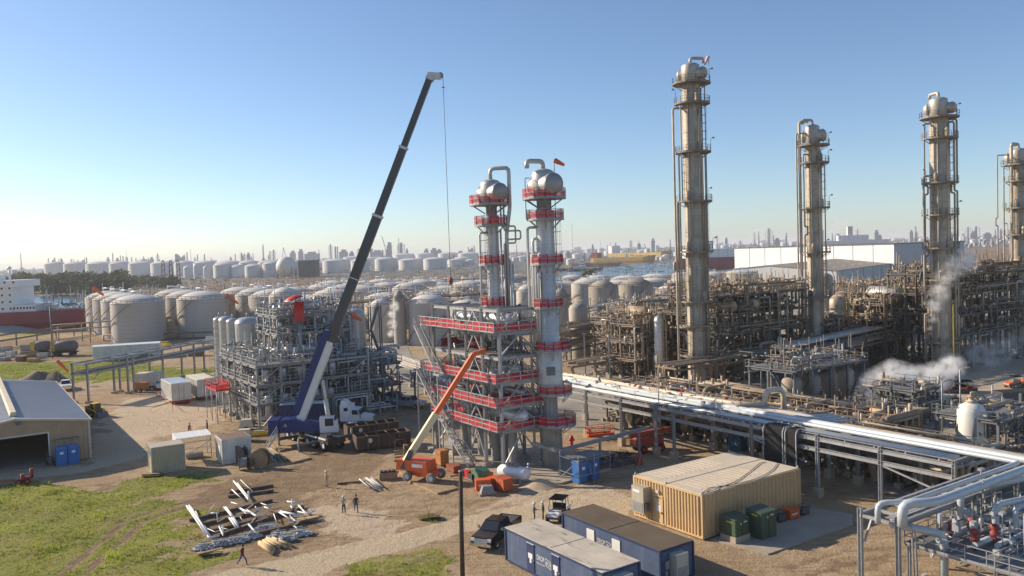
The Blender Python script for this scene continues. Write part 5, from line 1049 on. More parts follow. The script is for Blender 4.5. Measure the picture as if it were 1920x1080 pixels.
def reel(label, px, r, w, a, mat, cab=BLACK):
    p = G(*px); t = thing('cable_reel', label, 'cable reel', (p.x, p.y, 0), a, 'cable reels'); ax = (0, 1, 0)
    for s in (-1, 1): b = B(); b.lathe([(0, -.03), (r, -.03), (r, .03), (0, .03)], 24, (0, s * w / 2, r), axis=ax, smooth=False); b.lathe([(r * .2, .031 * s), (.0, .06 * s)], 12, (0, s * w / 2, r), axis=ax); b.build('flange', mat, t)
    b = B(); b.lathe([(r * .72, -w / 2), (r * .72, w / 2)], 20, (0, 0, r), axis=ax); b.build('drum', cab, t); return t
reel('brown wooden cable reel facing the open dirt', (490, 877), 1.15, .9, R(-10), REELW); reel('dark weathered cable reel leaning against the white shed', (450, 866), 1.05, .8, R(-20), M('reel_dark', (.17, .14, .12), .85, 0, .25, 2)); reel('small dark cable reel wound with black and silver cable', (456, 880), .8, .9, R(-70), GREYD, GREYM); reel('small dark cable reel left of the brown wooden one', (471, 878), .75, .7, R(-30), MATS['reel_dark'])
def bundle(label, px, px2, n, r, mats, w, cat='pipe bundle', group=None, name='pipe_bundle', layers=2):
    a, c = G(*px), G(*px2); d = (c - a); L = d.length; d.normalize(); s = Vector((-d.y, d.x, 0)); t = thing(name, label, cat, (a.x, a.y, 0), 0, group); rr = random.Random(str(px))
    for i in range(n):
        o = s * (rr.uniform(-.5, .5) * w) + d * rr.uniform(0, .6); z = r + (i % layers) * r * 2.1; b = B(); b.tube([o + Vector((0, 0, z)), o + d * L * rr.uniform(.75, 1) + s * rr.uniform(-.2, .2) + Vector((0, 0, z))], r, 6); b.build('pipe' if 'pipe' in name else 'board', mats[i % len(mats)], t)
    return t
bundle('bundle of grey scaffold tubes lying loose on open dirt', (684, 898), (710, 919), 14, .06, [GREYM, WHITED, STEELD], 1.9)
p = G(662, 905); b = B(); b.beam((-1.7, -.35, .06), (1.7, .3, .06), .2, .15); tag(b.build('timber_beam', WOODD, None, (p.x, p.y, 0)), 'single dark timber lying left of the scaffold tubes', 'timber')
bundle('stack of long grey channels behind the brown cable reel', (492, 845), (522, 868), 12, .1, [GREYM, WOODN, STEELD, GREYD], 1.8, 'metal stock')
# ---- laydown area: sleepers, prefabricated pipe, wrapped bundles, lumber
sl_px = (((355, 978), (510, 940)), ((430, 925), (512, 912)), ((428, 933), (513, 922)), ((385, 1000), (548, 962)), ((400, 1010), (568, 952)), ((415, 1018), (560, 985)), ((380, 985), (470, 965)))
for i, (a_, c_) in enumerate(sl_px):
    a, c = G(*a_), G(*c_); m = (a + c) / 2; b = B(); b.beam(a - m + Vector((0, 0, .12)), c - m + Vector((0, 0, .12)), .36, .3); tag(b.build('timber_sleeper', WOODD, None, (m.x, m.y, 0)), 'dark timber sleeper laid on the dirt beneath prefabricated white pipes', 'timber', 'timber sleepers in the laydown area')
spool = (((350, 955), (388, 1012), .14, 2), ((354, 958), (392, 1016), .12, 2), ((438, 908), (467, 944), .13, 1), ((445, 912), (472, 946), .12, 1), ((435, 924), (452, 940), .11, 1), ((420, 957), (436, 977), .1, 2), ((430, 978), (443, 997), .13, 2), ((436, 975), (447, 990), .1, 1), ((450, 960), (470, 970), .13, 1), ((463, 963), (480, 975), .12, 1), ((521, 966), (562, 974), .11, 2), ((523, 967), (545, 981), .12, 1), ((536, 947), (561, 950), .13, 1), ((560, 954), (572, 968), .12, 1), ((466, 990), (482, 1008), .12, 1), ((384, 994), (393, 1010), .1, 1), ((411, 994), (419, 1012), .1, 1), ((433, 948), (446, 952), .1, 1), ((393, 970), (410, 969), .1, 2), ((367, 965), (381, 995), .09, 1), ((451, 905), (475, 928), .06, 1), ((557, 966), (578, 970), .1, 1), ((495, 957), (508, 962), .11, 1), ((545, 955), (549, 960), .1, 1))
SPW = M('spool_white', (.74, .73, .7), .55, 0, .1, 1)
rs_ = random.Random(15)
for k in range(20):                                                   # loose short lengths scattered over the sleepers
    px = rs_.uniform(385, 575); py = rs_.uniform(948, 1004); dx = rs_.uniform(5, 20) * rs_.choice((-1, 1)); spool += (((px, py), (px + dx, py + rs_.uniform(4, 16)), rs_.choice((.05, .06, .08)), 1),)
for i, (a_, c_, r, n) in enumerate(spool):
    a, c = G(*a_), G(*c_); d = (c - a).normalized(); s = Vector((-d.y, d.x, 0)); r *= .66; t = thing('pipe_spool', 'white prefabricated pipe length resting on dark sleepers among its likes', 'pipe', (a.x, a.y, 0), 0, 'white pipe lengths in the laydown area')
    for k in range(n):
        b = B(); q0, q1 = s * k * r * 2.4 + Vector((0, 0, .3 + r)), c - a + s * k * r * 2.4 + Vector((0, 0, .3 + r)); P = [q0, q1]
        if i % 4 == 1 and k == 0: P.append(q1 + s * .9 * (1 if i % 2 else -1))
        if i % 7 == 2: P.append(q1 + Vector((0, 0, .9)))
        b.pipe(P, r, 8); b.build('pipe', SPW, t); b = B(); b.tube([q0 - d * .04, q0 + d * .04], r * 1.6, 10); b.build('flange', GREYM, t)
WRAP = M('plastic_wrap', (.62, .63, .66), .25, 0, .25, 4, bump=.6, bsc=5); WRAPB = M('blue_wrap', (.34, .36, .4), .3, 0, .4, 4, bump=.6, bsc=5)
for i, (px, L, w, m, lb) in enumerate((((498, 993), 2.3, 1.5, WRAP, 'largest white plastic wrapped bundle in the laydown area'), ((385, 1028), 2.0, 1.2, WRAPB, 'blue grey wrapped bundle at the left end of the row'), ((413, 1022), 2.3, 1.1, WRAPB, 'wrapped bundle second from the left in the row'), ((443, 1016), 2.0, 1.0, WRAP, 'white wrapped bundle third from the left in the row'), ((470, 1008), 2.0, 1.0, WRAP, 'white wrapped bundle fourth from the left in the row'), ((522, 1007), 2.0, 1.3, WRAPB, 'blue grey wrapped bundle right of the white one'), ((560, 1003), 2.7, 1.3, WRAP, 'flat pale bundle at the right end of the row'), ((535, 1014), 1.8, 1.0, WRAPB, 'small blue grey bundle nearest the fresh lumber'))):
    p = G(*px); t = thing('wrapped_bundle', lb, 'bundle', (p.x, p.y, 0), R(12), 'plastic wrapped bundles'); b = B(); rr = random.Random(i)
    for k in range(90):
        a, q = rr.uniform(0, 6.28), rr.random() ** .5; x, y = math.cos(a) * q * L * .5, math.sin(a) * q * w * .5; z = rr.uniform(.08, .5 * (1.15 - q)); b.m = rr.choice((0, 0, 1, 2, 3)); v = Vector((rr.uniform(-1, 1), rr.uniform(-.6, .6), rr.uniform(-.35, .35))) * rr.uniform(.1, .3)
        b.beam(Vector((x, y, z)) - v, Vector((x, y, z)) + v, rr.uniform(.05, .2), rr.uniform(.04, .16))
    b.build('wrapping', [m, WRAPB if m is WRAP else WRAP, GREYM, WHITED], t)
    for k in range(2): b = B(); y = (k - .5) * w * .4; b.beam((-L * .3, y, .5), (L * .35, y + .2, .45), .07); b.build('rod', GREYM if k % 2 else WHITED, t)
    b = B(); b.beam((-L * .4, 0, .05), (L * .4, 0, .05), w * .7, .1); b.build('pallet', WOOD, t)
bundle('fresh yellow lumber planks lying beside the wrapped bundles', (486, 1018), (515, 1036), 5, .16, [WOODN], 1.3, 'lumber', name='lumber_stack', layers=1); bundle('second shorter stack of fresh lumber reaching to the right', (500, 1012), (540, 1030), 3, .15, [WOODN], .7, 'lumber', name='lumber_stack', layers=1)
for px, lb in (((394, 1040), 'plywood scraps near the walking person in maroon'), ((578, 978), 'pallet of pale boards at the right of the laydown area'), ((283, 893), 'broken boards piled at the beige shed foot')):
    p = G(*px); t = thing('board_pile', lb, 'boards', (p.x, p.y, 0), R(20), 'loose board piles'); rr = random.Random(px[0])
    for k in range(5): b = B(); b.beam((-1.0, rr.uniform(-.5, .5), .08 + k * .06), (1.0, rr.uniform(-.5, .5), .08 + k * .06), .35, .05); b.build('board', WOODN if k % 2 else WOOD, t)
# ---- compressors by the process unit
for px, m, lb in (((459, 826), M('cream_cover', (.62, .56, .42), .55, 0, .1, 1), 'cream towable compressor nearest the storage sheds'), ((463, 806), MATS['cream_cover'], 'cream tank unit behind the towable compressor')):
    p = G(*px); t = thing('towable_compressor', lb, 'compressor', (p.x, p.y, 0), R(10), 'cream compressors'); b = B(); b.taper((0, 0, .5), (2.0, 1.3), (1.5, 1.1), 1.1); b.build('hood', m, t); b = B(); b.bx(-1.1, -.6, .4, 1.1, .6, .5); b.beam((1.0, 0, .45), (2.0, 0, .45), .1); b.build('chassis', GREYD, t)
    for s in (-1, 1): w = B(); wheel(w, (0, s * .7, .32), .32, .2); w.build('wheel', [BLACK, GREYM], t)
p = G(487, 815); t = thing('spill_tray', 'yellow spill tray standing at the process unit foot', 'tray', (p.x, p.y, 0), R(8)); b = B(); b.bx(-1.2, -.7, 0, 1.2, .7, .1); [b.bx(-1.2, s * .7 - .04, .1, 1.2, s * .7 + .04, .5) for s in (-1, 1)]; [b.bx(s * 1.2 - .04, -.66, .1, s * 1.2 + .04, .66, .5) for s in (-1, 1)]; b.build('tray', YELLOW, t); b = B(); b.bx(-.8, -.4, .1, .8, .4, .6); b.build('pump', GREYM, t)
# ================================================================== LEFT: warehouse, trailers, pipe bridge
p = G(170, 858); HE = 5.0; WX2, WL, HR = 8.2, 44.0, 6.2
t = thing('metal_warehouse', 'long tan metal warehouse with pale grey gable roof and dark open doorway', 'warehouse', (p.x, p.y, 0), GA)   # local x towards the right wall, y away along the ridge
b = B(); x0, dl, dr_ = -2 * WX2, -10.6, -4.7
SID = TANS; b.corr((x0, 0), (dl, 0), 0, HE, .45, .05); b.corr((dr_, 0), (0, 0), 0, HE, .45, .05); b.corr((dl, 0), (dr_, 0), 3.9, HE, .45, .05)
b.corr((0, 0), (0, WL), 0, HE, .45, .05); b.corr((0, WL), (x0, WL), 0, HE, .45, .05); b.corr((x0, WL), (x0, 0), 0, HE, .45, .05)
for y in (-.02, WL + .02): b.v += [(x0, y, HE), (0, y, HE), (-WX2, y, HR - .03)]; b.face([len(b.v) - 3, len(b.v) - 2, len(b.v) - 1])
b.build('wall', SID, t)
RG = M('grey_roof_sheet', (.40, .43, .46), .45, .25, .08, .25, streak=.15, scol=(.3, .3, .3))
for s in (-1, 1):
    b = B(); n = 40; ex = (-WX2 + s * (WX2 + .25)); ze = HE - .03
    b.hexa([(-WX2, -.3, HR), (ex, -.3, ze), (ex, WL + .3, ze), (-WX2, WL + .3, HR), (-WX2, -.3, HR + .09), (ex, -.3, ze + .09), (ex, WL + .3, ze + .09), (-WX2, WL + .3, HR + .09)])
    for i in range(1, 58):
        y = i * WL / 58; b.beam((-WX2 + s * .3, y, HR + .07), (ex, y, ze + .115), .05, .05)
    b.build('roof', RG, t)
b = B(); b.hexa([(-WX2 - .45, 2.0, HR + .12), (-WX2 + .45, 2.0, HR + .12), (-WX2 + .45, WL - 1, HR + .12), (-WX2 - .45, WL - 1, HR + .12), (-WX2 - .3, 2.0, HR + .62), (-WX2 + .3, 2.0, HR + .62), (-WX2 + .3, WL - 1, HR + .62), (-WX2 - .3, WL - 1, HR + .62)]); b.build('ridge_vent', TANR, t)
b = B(); b.box((0.03, -.06, HE / 2), (.22, .12, HE)); b.beam((-WX2, -.36, HR + .02), (.3, -.36, HE), .06, .24); b.beam((-WX2, -.36, HR + .02), (x0 - .3, -.36, HE), .06, .24); b.beam((.3, -.3, HE), (.3, WL + .3, HE), .12, .16); b.build('trim', TANR, t)
b = B(); b.box((dl - .08, -.05, 2), (.16, .16, 4)); b.box((dr_ + .08, -.05, 2), (.16, .16, 4)); b.box(((dl + dr_) / 2, -.05, 4.05), (dr_ - dl + .3, .16, .14)); b.build('door_frame', WHITED, t)
b = B(); b.bx(x0 + .1, .05, 0.02, -.1, WL - .1, .06); b.build('floor', CONC, t)
b = B(); b.box((dl - 1.4, -.35, 1.6), (1.4, .1, 3.2)); b.build('door_leaf', WHITED, t)
b = B(); b.lathe([(.25, 0), (.35, .2), (.2, .35), (0, .4)], 10, (-WX2 + .4, -.45, HR - .7)); b.build('wall_lamp', STEELD, t)
b = B(); b.beam((-4.2, -.3, 3.0), (-1.2, -.3, 3.0), .12, .2); [b.beam((x, -.3, 2.5), (x, -.3, 3.1), .07) for x in (-4, -3, -2, -1.4)]; b.build('pipe_shelf', STEELD, t)
for px, lb in (((116, 871), 'blue portable toilet nearer the open warehouse door'), ((138, 867), 'blue portable toilet nearer the warehouse right corner')): q = G(*px); toilet(lb, (q.x, q.y, 0), GA - PI / 2, 'portable toilets')
q = G(95, 872); t = thing('equipment_cart', 'dark wheeled equipment cart left of the warehouse toilets', 'cart', (q.x, q.y, 0), GA - PI / 2); b = B(); b.lathe([(.3, .2), (.32, .9), (.2, 1.1), (0, 1.15)], 12); b.build('cylinder', GREYD, t); b = B(); b.tube([(-.3, -.3, .3), (-.5, -.3, 1.3), (-.5, .3, 1.3), (-.3, .3, .3)], .03, 6); b.build('handle', GREYM, t); 
for s in (-1, 1): w = B(); wheel(w, (0, s * .4, .25), .25, .12); w.build('wheel', [BLACK, GREYM], t)
q = G(43, 908); t = thing('pump_machine', 'red wheeled pump machine standing at the grass edge before the warehouse', 'machine', (q.x, q.y, 0), R(20)); b = B(); b.cyl((0, 0, .2), .22, 1.0, 10); b.cyl((.9, .2, .6), .2, 1.1, 10); b.box((.4, .1, .7), (1.0, .35, .3)); b.build('pump_body', M('dark_red_paint', (.28, .045, .04), .6, 0, .2, 1), t); b = B(); b.tube([(-.2, 0, .5), (-1.6, -.3, .7), (-3.2, -.2, .9)], .05, 6); b.build('drawbar', BROWNR, t)
for x in (-.35, .55):
    w = B(); wheel(w, (x, -.35, .35), .35, .2); w.build('wheel', [BLACK, REDP], t)
# skid steer, pickup, trailers
q = G(178, 780); t = thing('skid_steer', 'grey skid steer loader parked at the warehouse side wall', 'loader', (q.x, q.y, 0), R(-30)); b = B(); b.bx(-1.4, -.75, .45, 1.0, .75, 1.25); b.bx(-1.5, -.7, .6, -.4, .7, 1.7); b.build('body', GREYD, t)
b = B(); b.bx(-.3, -.55, 1.25, .8, .55, 2.1); b.build('cab', GLASS, t); b = B(); b.bx(-.35, -.6, 2.1, .85, .6, 2.2); [b.box((x, y, 1.7), (.1, .1, .9)) for x in (-.3, .8) for y in (-.57, .57)]; b.build('cab_frame', YELLOW, t)
for s in (-1, 1): b = B(); b.beam((-1.3, s * .85, 1.6), (1.4, s * .85, 1.0), .14, .2); b.beam((1.4, s * .85, 1.0), (1.9, s * .85, .4), .14, .2); b.build('lift_arm', YELLOW, t)
b = B(); b.hexa([(1.7, -.95, .1), (2.5, -.95, .05), (2.5, .95, .05), (1.7, .95, .1), (1.7, -.95, .8), (1.9, -.95, .8), (1.9, .95, .8), (1.7, .95, .8)]); b.build('bucket', STEELD, t)
for x in (-.75, .6):
    for s in (-1, 1): w = B(); wheel(w, (x, s * .92, .42), .42, .3); w.build('wheel', [BLACK, YELLOW], t)
pickup('white pickup truck facing the camera behind the warehouse roof', G(124, 730), facing((122, 712), (126, 735)), WHITE)
pickup('white pickup truck half hidden behind the white trailers', G(300, 728), R(-60), WHITE)
def boxtrailer(label, px, rz, d, roof):
    q = G(*px); tr = container('box_trailer', label, 'trailer', (q.x, q.y), rz, d, WHITED, roof, 'white box trailers', z=.75); b = B(); b.bx(-d[0] / 2 + .2, -1, -.3, d[0] / 2 - .1, 1, .03); b.build('chassis', GREYD, tr)
    for x in (d[0] / 2 - 1.0, d[0] / 2 - 2.1):
        for s in (-1, 1): w = B(); wheel(w, (x, s * (d[1] / 2 - .25), -.3), .45, .3); w.build('wheel', [BLACK, GREYM], tr)
    b = B(); b.bx(d[0] / 2 + .03, -d[1] / 2, -.28, d[0] / 2 + .15, d[1] / 2, -.12); b.build('bumper', REDP, tr)
    for y in (-.4, .4): b = B(); b.bx(d[0] / 2 + .065, y - .03, .1, d[0] / 2 + .09, y + .03, d[2] - .2); b.build('door_bar', GREYM, tr)
    return tr
boxtrailer('left one of two white box trailers behind the red rope', (331, 752), GA - PI / 2, (8.5, 3.2, 3.0), M('shiny_roof', (.62, .63, .62), .3, .5, .1, .4)); boxtrailer('right one of two white box trailers by the process unit', (378, 744), GA - PI / 2, (8.5, 3.2, 3.0), M('cream_roof', (.68, .62, .5), .6, 0, .12, .4))
q = G(281, 729); boxtrailer('short white utility trailer parked beyond the pipe bridge legs', (281, 729), GA - R(90) + R(60), (4.6, 2.4, 2.5), WHITED)
q = G(268, 735); t = thing('tool_trailer', 'small rusty tool trailer with tyre beside the pipe bridge', 'trailer', (q.x, q.y, 0), R(-20)); b = B(); b.bx(-1.2, -.7, .6, 1.0, .7, 1.9); b.build('box', BRO, t); b = B(); b.beam((1, 0, .6), (2.4, 0, .5), .12); b.bx(-1.3, -.75, .45, 1.1, .75, .6); b.build('chassis', GREYD, t)
for s in (-1, 1): w = B(); wheel(w, (.2, s * .8, .4), .4, .22); w.build('wheel', [BLACK, GREYM], t)
t = thing('rope_barrier', 'red rope strung on thin stakes before the white trailers', 'barrier', G(350, 775)); o = t.location; b = B(); P = [G(294, 745), G(324, 772), G(372, 770)]
for a in P: b.cyl(a - o, .04, 1.3, 6)
b.build('stake', GREYM, t); b = B(); b.tube([a - o + Vector((0, 0, 1.15)) for a in P], .05, 5); b.build('rope', REDP, t)
# pipe bridge: two tiers on legs
PB0 = G(153, 756); dirb = Vector((.78, .62, 0)); dirb = (D(400, 690, 188) - D(153, 720, 150)); dirb.z = 0; LBR = dirb.length; dirb.normalize(); ab = math.atan2(dirb.y, dirb.x)
t = thing('pipe_bridge', 'grey steel pipe bridge on legs crossing behind the warehouse to the process unit', 'pipe bridge', (PB0.x, PB0.y, 0), ab)
legs = [0, LBR * .26, LBR * .3, LBR * .52, LBR * .78, LBR * .98]
for x in legs:
    for y in (-1.6, 1.6): b = B(); b.ibeam((x, y, 0), (x, y, 7.2), .3, .3); b.m = 1; b.box((x, y, .15), (.9, .9, .5)); b.build('leg', [STEEL, CONC], t)
    b = B(); b.beam((x, -1.6, 5.2), (x, 1.6, 5.2), .25, .3); b.build('cross_beam', STEEL, t)
for z in (5.4, 7.2):
    for y in (-1.6, 1.6): b = B(); b.ibeam((-.5, y, z), (LBR, y, z), .25, .35); b.build('long_beam', STEEL, t)
for i in range(9): x = i * LBR / 8.3; b = B(); b.beam((x, -1.6, 7.15), (x, 1.6, 7.15), .18, .22); b.build('cross_beam', M('bright_steel', (.55, .55, .53), .5, .1), t)
for y in (-1.0, -.5, 0, .5, 1.0): b = B(); b.tube([(0, y, 5.75), (LBR + 6, y, 5.75)], .13, 7); b.build('pipe', ALUO, t)
b = B(); b.bx(-.3, -1.5, 5.45, LBR, 1.5, 5.5); b.build('tray', STEELD, t)
for i, x in enumerate((1.5, LBR * .27)): b = B(); b.beam((x, -1.6, 4.2), (x + 1.6, -1.6, 5.3), .12); b.build('brace', STEEL, t)
windsock('orange windsock on a thin pole in front of the lawn', G(110, 722), 5.2, (.8, -.3, 0), L=3.6, r=.4, drop=.75)
# mounds
for i, (px, r, h, lb, m) in enumerate((((80, 716), 6.5, 2.6, 'large dark soil mound behind the warehouse roof', DIRTM), ((262, 670), 7, 2.3, 'brown soil mound right of the long white shed', DIRTM), ((196, 676), 4, 1.4, 'small grey rubble mound left of the long white shed', M('rubble', (.3, .29, .27), .95, 0, .3, 2, bump=.4)), ((10, 622), 13, 2.6, 'grey rubble heap beside the red ship', MATS['rubble']))):
    q = G(*px); b = B(); b.lathe([(r, -.2), (r * .75, h * .25), (r * .45, h * .75), (r * .2, h * .97), (0, h)], 22); b.v = [(x * (1.1 + .3 * mnoise.noise((x * .3, y * .3, i))), y * (.7 + .3 * mnoise.noise((y * .3, x * .3, i + 4))), z * (.85 + .5 * mnoise.noise((x * .5, y * .5, i + 9)))) for x, y, z in b.v]; tag(b.build('soil_mound', m, None, (q.x, q.y, 0)), lb, 'mound')
# ================================================================== PROCESS UNITS AND PIPE RACKS
def jumble(rr, b, x0, x1, y0, y1, zs, n, big=1.0):                       # small bore lines, valves, gauges and brackets
    for k in range(n):
        z = rr.choice(zs) + rr.uniform(0.05, 2.2); x, y = rr.uniform(x0, x1), rr.uniform(y0, y1); q = rr.random(); b.m = rr.choice((0, 0, 1, 1, 2, 3))
        if q < .4:
            L = rr.uniform(.6, 3.5) * big; ax = rr.choice(((1, 0, 0), (0, 1, 0), (0, 0, 1), (0, 0, 1))); b.beam((x, y, z), (x + ax[0] * L, y + ax[1] * L, z + ax[2] * L * .8), rr.uniform(.05, .14) * big)
        elif q < .6:
            L = rr.uniform(.5, 2); s = rr.choice((-1, 1)); b.tube([(x, y, z), (x + L, y, z), (x + L, y + s * L, z), (x + L, y + s * L, z + rr.uniform(-1, 1.5))], rr.uniform(.05, .1) * big, 5)
        elif q < .8: b.box((x, y, z), (rr.uniform(.15, .5), rr.uniform(.15, .5), rr.uniform(.2, .7)))
        elif q < .92: r = rr.uniform(.12, .3); b.lathe([(0, 0), (r, .05), (r, .5), (0, .6)], 8, (x, y, z), axis=rr.choice(((0, 0, 1), (1, 0, 0), (0, 1, 0))))
        else: b.lathe([(.05, -.03), (.28, -.03), (.28, .03), (.05, .03)], 10, (x, y, z), axis=(rr.uniform(-1, 1), rr.uniform(-1, 1), .3))
VES = {}
def vessel(b, c, r, h, skirt=.8, n=20): b.lathe([(r * .8, -skirt), (r * .8, 0), (r, .02), (r, h), (r * .85, h + r * .25), (r * .5, h + r * .45), (0, h + r * .52)], n, c)
def hvessel(b, c, r, L, ax): b.lathe([(0, -L / 2 - r * .5), (r * .6, -L / 2 - r * .36), (r, -L / 2), (r, L / 2), (r * .6, L / 2 + r * .36), (0, L / 2 + r * .5)], 16, c, axis=ax)
def unit(name, label, loc, LX, LY, lv, nx, ny, seed, steel, pmats, nst=70, njum=700, dens=.8, rail=None, ves=(), hv=(), top_over=1.2, rz=GA, braces=8, cat='process unit', group=None, jtop=True, deckm=None, decks=None, pr=(.06, .28), front=True):
    rr = random.Random(seed); t = thing(name, label, cat, loc, rz, group); rail = rail or steel; deckm = deckm or MATS['deck_grating']
    X = [LX * i / nx for i in range(nx + 1)]; Y = [LY * i / ny for i in range(ny + 1)]
    for x in X:
        for y in Y: zt = lv[-1] if rr.random() < .7 else lv[max(0, len(lv) - 2)]; b = B(); b.beam((x, y, 0), (x, y, zt + (top_over if rr.random() < .5 else 0)), .28); b.m = 1; b.box((x, y, .25), (.7, .7, .6)); b.build('column', [steel, CONC], t)
    for i, z in enumerate(lv):
        b = B()
        for y in Y: b.ibeam((-.3, y, z - .18), (LX + .3, y, z - .18), .22, .34)
        for x in X: b.beam((x, -.3, z - .2), (x, LY + .3, z - .2), .2, .3)
        b.build('floor_beam', steel, t)
        areas = decks[i] if decks else ([(0, 0, LX, LY)] if rr.random() < dens else [(0, 0, LX * rr.choice((.4, .6)), LY)])
        for (ax, ay, bx_, by) in areas:
            b = B(); b.bx(ax - .3, ay - .6, z + .003, bx_ + .3, by + .6, z + .05); dk = b.build('deck', deckm, t)
            b = B(); railing(b, [(ax - .25, by + .55, z), (ax - .25, ay - .55, z), (bx_ + .25, ay - .55, z), (bx_ + .25, by + .55, z)], 1.1, 1.7, .04); b.build('railing', rail, dk)
    zb = [0] + list(lv)
    for k in range(braces):
        i = rr.randrange(len(lv)); b = B()
        if rr.random() < .6: j = rr.randrange(nx); b.beam((X[j], 0, zb[i]), (X[j + 1], 0, zb[i + 1] - .3), .14)
        else: j = rr.randrange(ny); b.beam((0, Y[j], zb[i]), (0, Y[j + 1], zb[i + 1] - .3), .14)
        b.build('brace', steel, t)
    for (x, y, z, r, h, m) in ves: b = B(); vessel(b, (x, y, z), r, h); v_ = b.build('vessel', m, t); b = B(); b.tube([(x, y, z + h + r * .4), (x, y, z + h + r * .5 + .8), (x + r + .4, y, z + h + r * .5 + .8), (x + r + .4, y, z + .5)], .1, 6); b.build('nozzle_pipe', m, v_)
    for (x, y, z, r, L, ax, m) in hv: b = B(); hvessel(b, (x, y, z), r, L, ax); [b.box((x + ax[0] * L * s * .3, y + ax[1] * L * s * .3, z - r), (.4 + r * ax[1], .4 + r * ax[0], .5)) for s in (-1, 1)]; b.build('exchanger', m, t)
    for k in range(nst):
        r = rr.uniform(*pr) * (1 if rr.random() < .8 else 1.5); x, y = rr.uniform(-.8, LX + .5), rr.uniform(-1.0, LY + .5)
        if front and rr.random() < .35: y = rr.uniform(-1.0, .4)
        if not front: x, y = max(x, rr.uniform(.6, 3)), max(y, rr.uniform(.8, 3))
        q = rr.random(); z0 = rr.choice(zb[:-1]) + rr.uniform(.4, 2); b = B()
        if q < .5:
            z1 = min(z0 + rr.uniform(2.5, 9), lv[-1] + (2.0 if jtop else .6)); s = rr.choice((-1, 1)); b.pipe([(x, y, z0), (x, y, z1), (x + s * rr.uniform(1, 4), y, z1), (x + s * 2.5, y + rr.uniform(-1, 2), z1)], r, 8)
        elif q < .8:
            L = rr.uniform(3, LX * .8); z = rr.choice(lv) + rr.uniform(.4, 1.8) * (1 if jtop else .6); x = rr.uniform(-.5, max(0, LX - L)); b.pipe([(x, y, z - 1.5), (x, y, z), (x + L, y, z), (x + L, y, z + rr.choice((-2, -1.2, 1.2)))], r, 8)
        else:
            L = rr.uniform(2, LY * .8); z = rr.choice(lv) + rr.uniform(.4, 1.6) * (1 if jtop else .6); y = rr.uniform(-.5, max(0, LY - L)); b.pipe([(x, y, z), (x, y + L, z), (x, y + L, z + rr.choice((-2, 1.0)))], r, 8)
        b.build('pipe', rr.choice(pmats), t)
    b = B(); jumble(rr, b, -.6, LX + .4, -.9, LY + .4, zb if jtop else zb[:-1], njum); o = b.build('small_pipework', [pmats[0], steel, pmats[-1], pmats[len(pmats) // 2]], t); o['kind'] = 'stuff'
    return t
NEWP = [ALUH, STEEL, STEELD, ALU, STEEL]; OLDP = [PIPEO, PIPEO, ALUO, STEELO, RUST, PIPET]
# ---- new unit on the left
cU = G(487, 808); U1M = (cU.x, cU.y, .04)
UA = R(34)
t1 = unit('process_unit', 'new galvanized process unit packed with silver piping left of the crane boom', U1M, 17.5, 19, [3.8, 6.6, 9.4], 5, 5, 11, STEEL, NEWP, 60, 1300, .6, pr=(.045, .12), front=False, ves=[(1.6 + 2.6 * i, 1.2, 6.8, .55, 1.8, ALUH) for i in range(5)] + [(2.0 + 2.4 * i, 1.4, 1.2, .62, 3.4, PIPEW) for i in range(5)] + [(3 + 3 * i, 6.5, 9.5, .6, 1.5, ALUH) for i in range(3)], hv=[(9, 6, 10.6, .8, 5, (1, 0, 0), ALUH), (6, 11, 10.4, .7, 5, (0, 1, 0), ALU), (13, 9, 10.4, .6, 4, (1, 0, 0), ALUH)], decks=[[(0, 0, 17.5, 19)], [(0, 0, 17.5, 19)], [(0, 0, 9, 19)]], braces=26)
q = Vector((*rot2(5.5, 6.5, UA), 0)) + Vector(cU)
t2 = unit('process_unit', 'upper pipe deck of the new unit crowded with silver lines and a red hatch', (q.x, q.y, .04), 12, 10, [9.6, 13.2, 16.0], 4, 3, 12, STEEL, NEWP, 60, 1000, .6, pr=(.05, .13), front=False, hv=[(4.5, 2.5, 17.2, .85, 6, (1, 0, 0), ALUH), (4, 6, 17.0, .6, 5, (1, 0, 0), ALU), (9, 3, 14.4, .7, 4, (1, 0, 0), ALUH)], ves=[(2 + 2.5 * i, 4.5, 13.3, .6, 1.4, ALUH) for i in range(4)], braces=14, decks=[[(0, 0, 12, 10)], [(0, 0, 12, 10)], [(0, 0, 7, 10)]])
# red guarded platform, flags on the unit
q = Vector((*rot2(-2.4, 13, UA), 0)) + Vector(cU); t = thing('scaffold_platform', 'red guarded scaffold platform hung on the left face of the process unit', 'scaffold', (q.x, q.y, 0), GA); b = B(); b.bx(-1.1, -3.4, 5.0, 1.1, 3.4, 5.12); b.build('deck', REDP, t); b = B(); railing(b, [(-1.05, -3.3, 5.1), (-1.05, 3.3, 5.1), (1.05, 3.3, 5.1), (1.05, -3.3, 5.1), (-1.05, -3.3, 5.1)], 1.2, 1.2, .045); b.build('railing', REDP, t); b = B(); netting(b, [(1.05, 3.3, 5.1), (1.05, -3.3, 5.1), (-1.05, -3.3, 5.1)]); b.build('safety_net', NET, t)
for x in (-1, 1):
    for y in (-3.2, 0, 3.2): b = B(); b.cyl((x, y, 0), .06, 5, 6); b.build('leg', STEEL, t)
b = B()
for y in (-3.2, 0): b.beam((-1, y, .3), (-1, y + 3.2, 4.8), .06); b.beam((-1, y, 2.5), (1, y, 2.5), .06)
b.build('brace', STEEL, t)
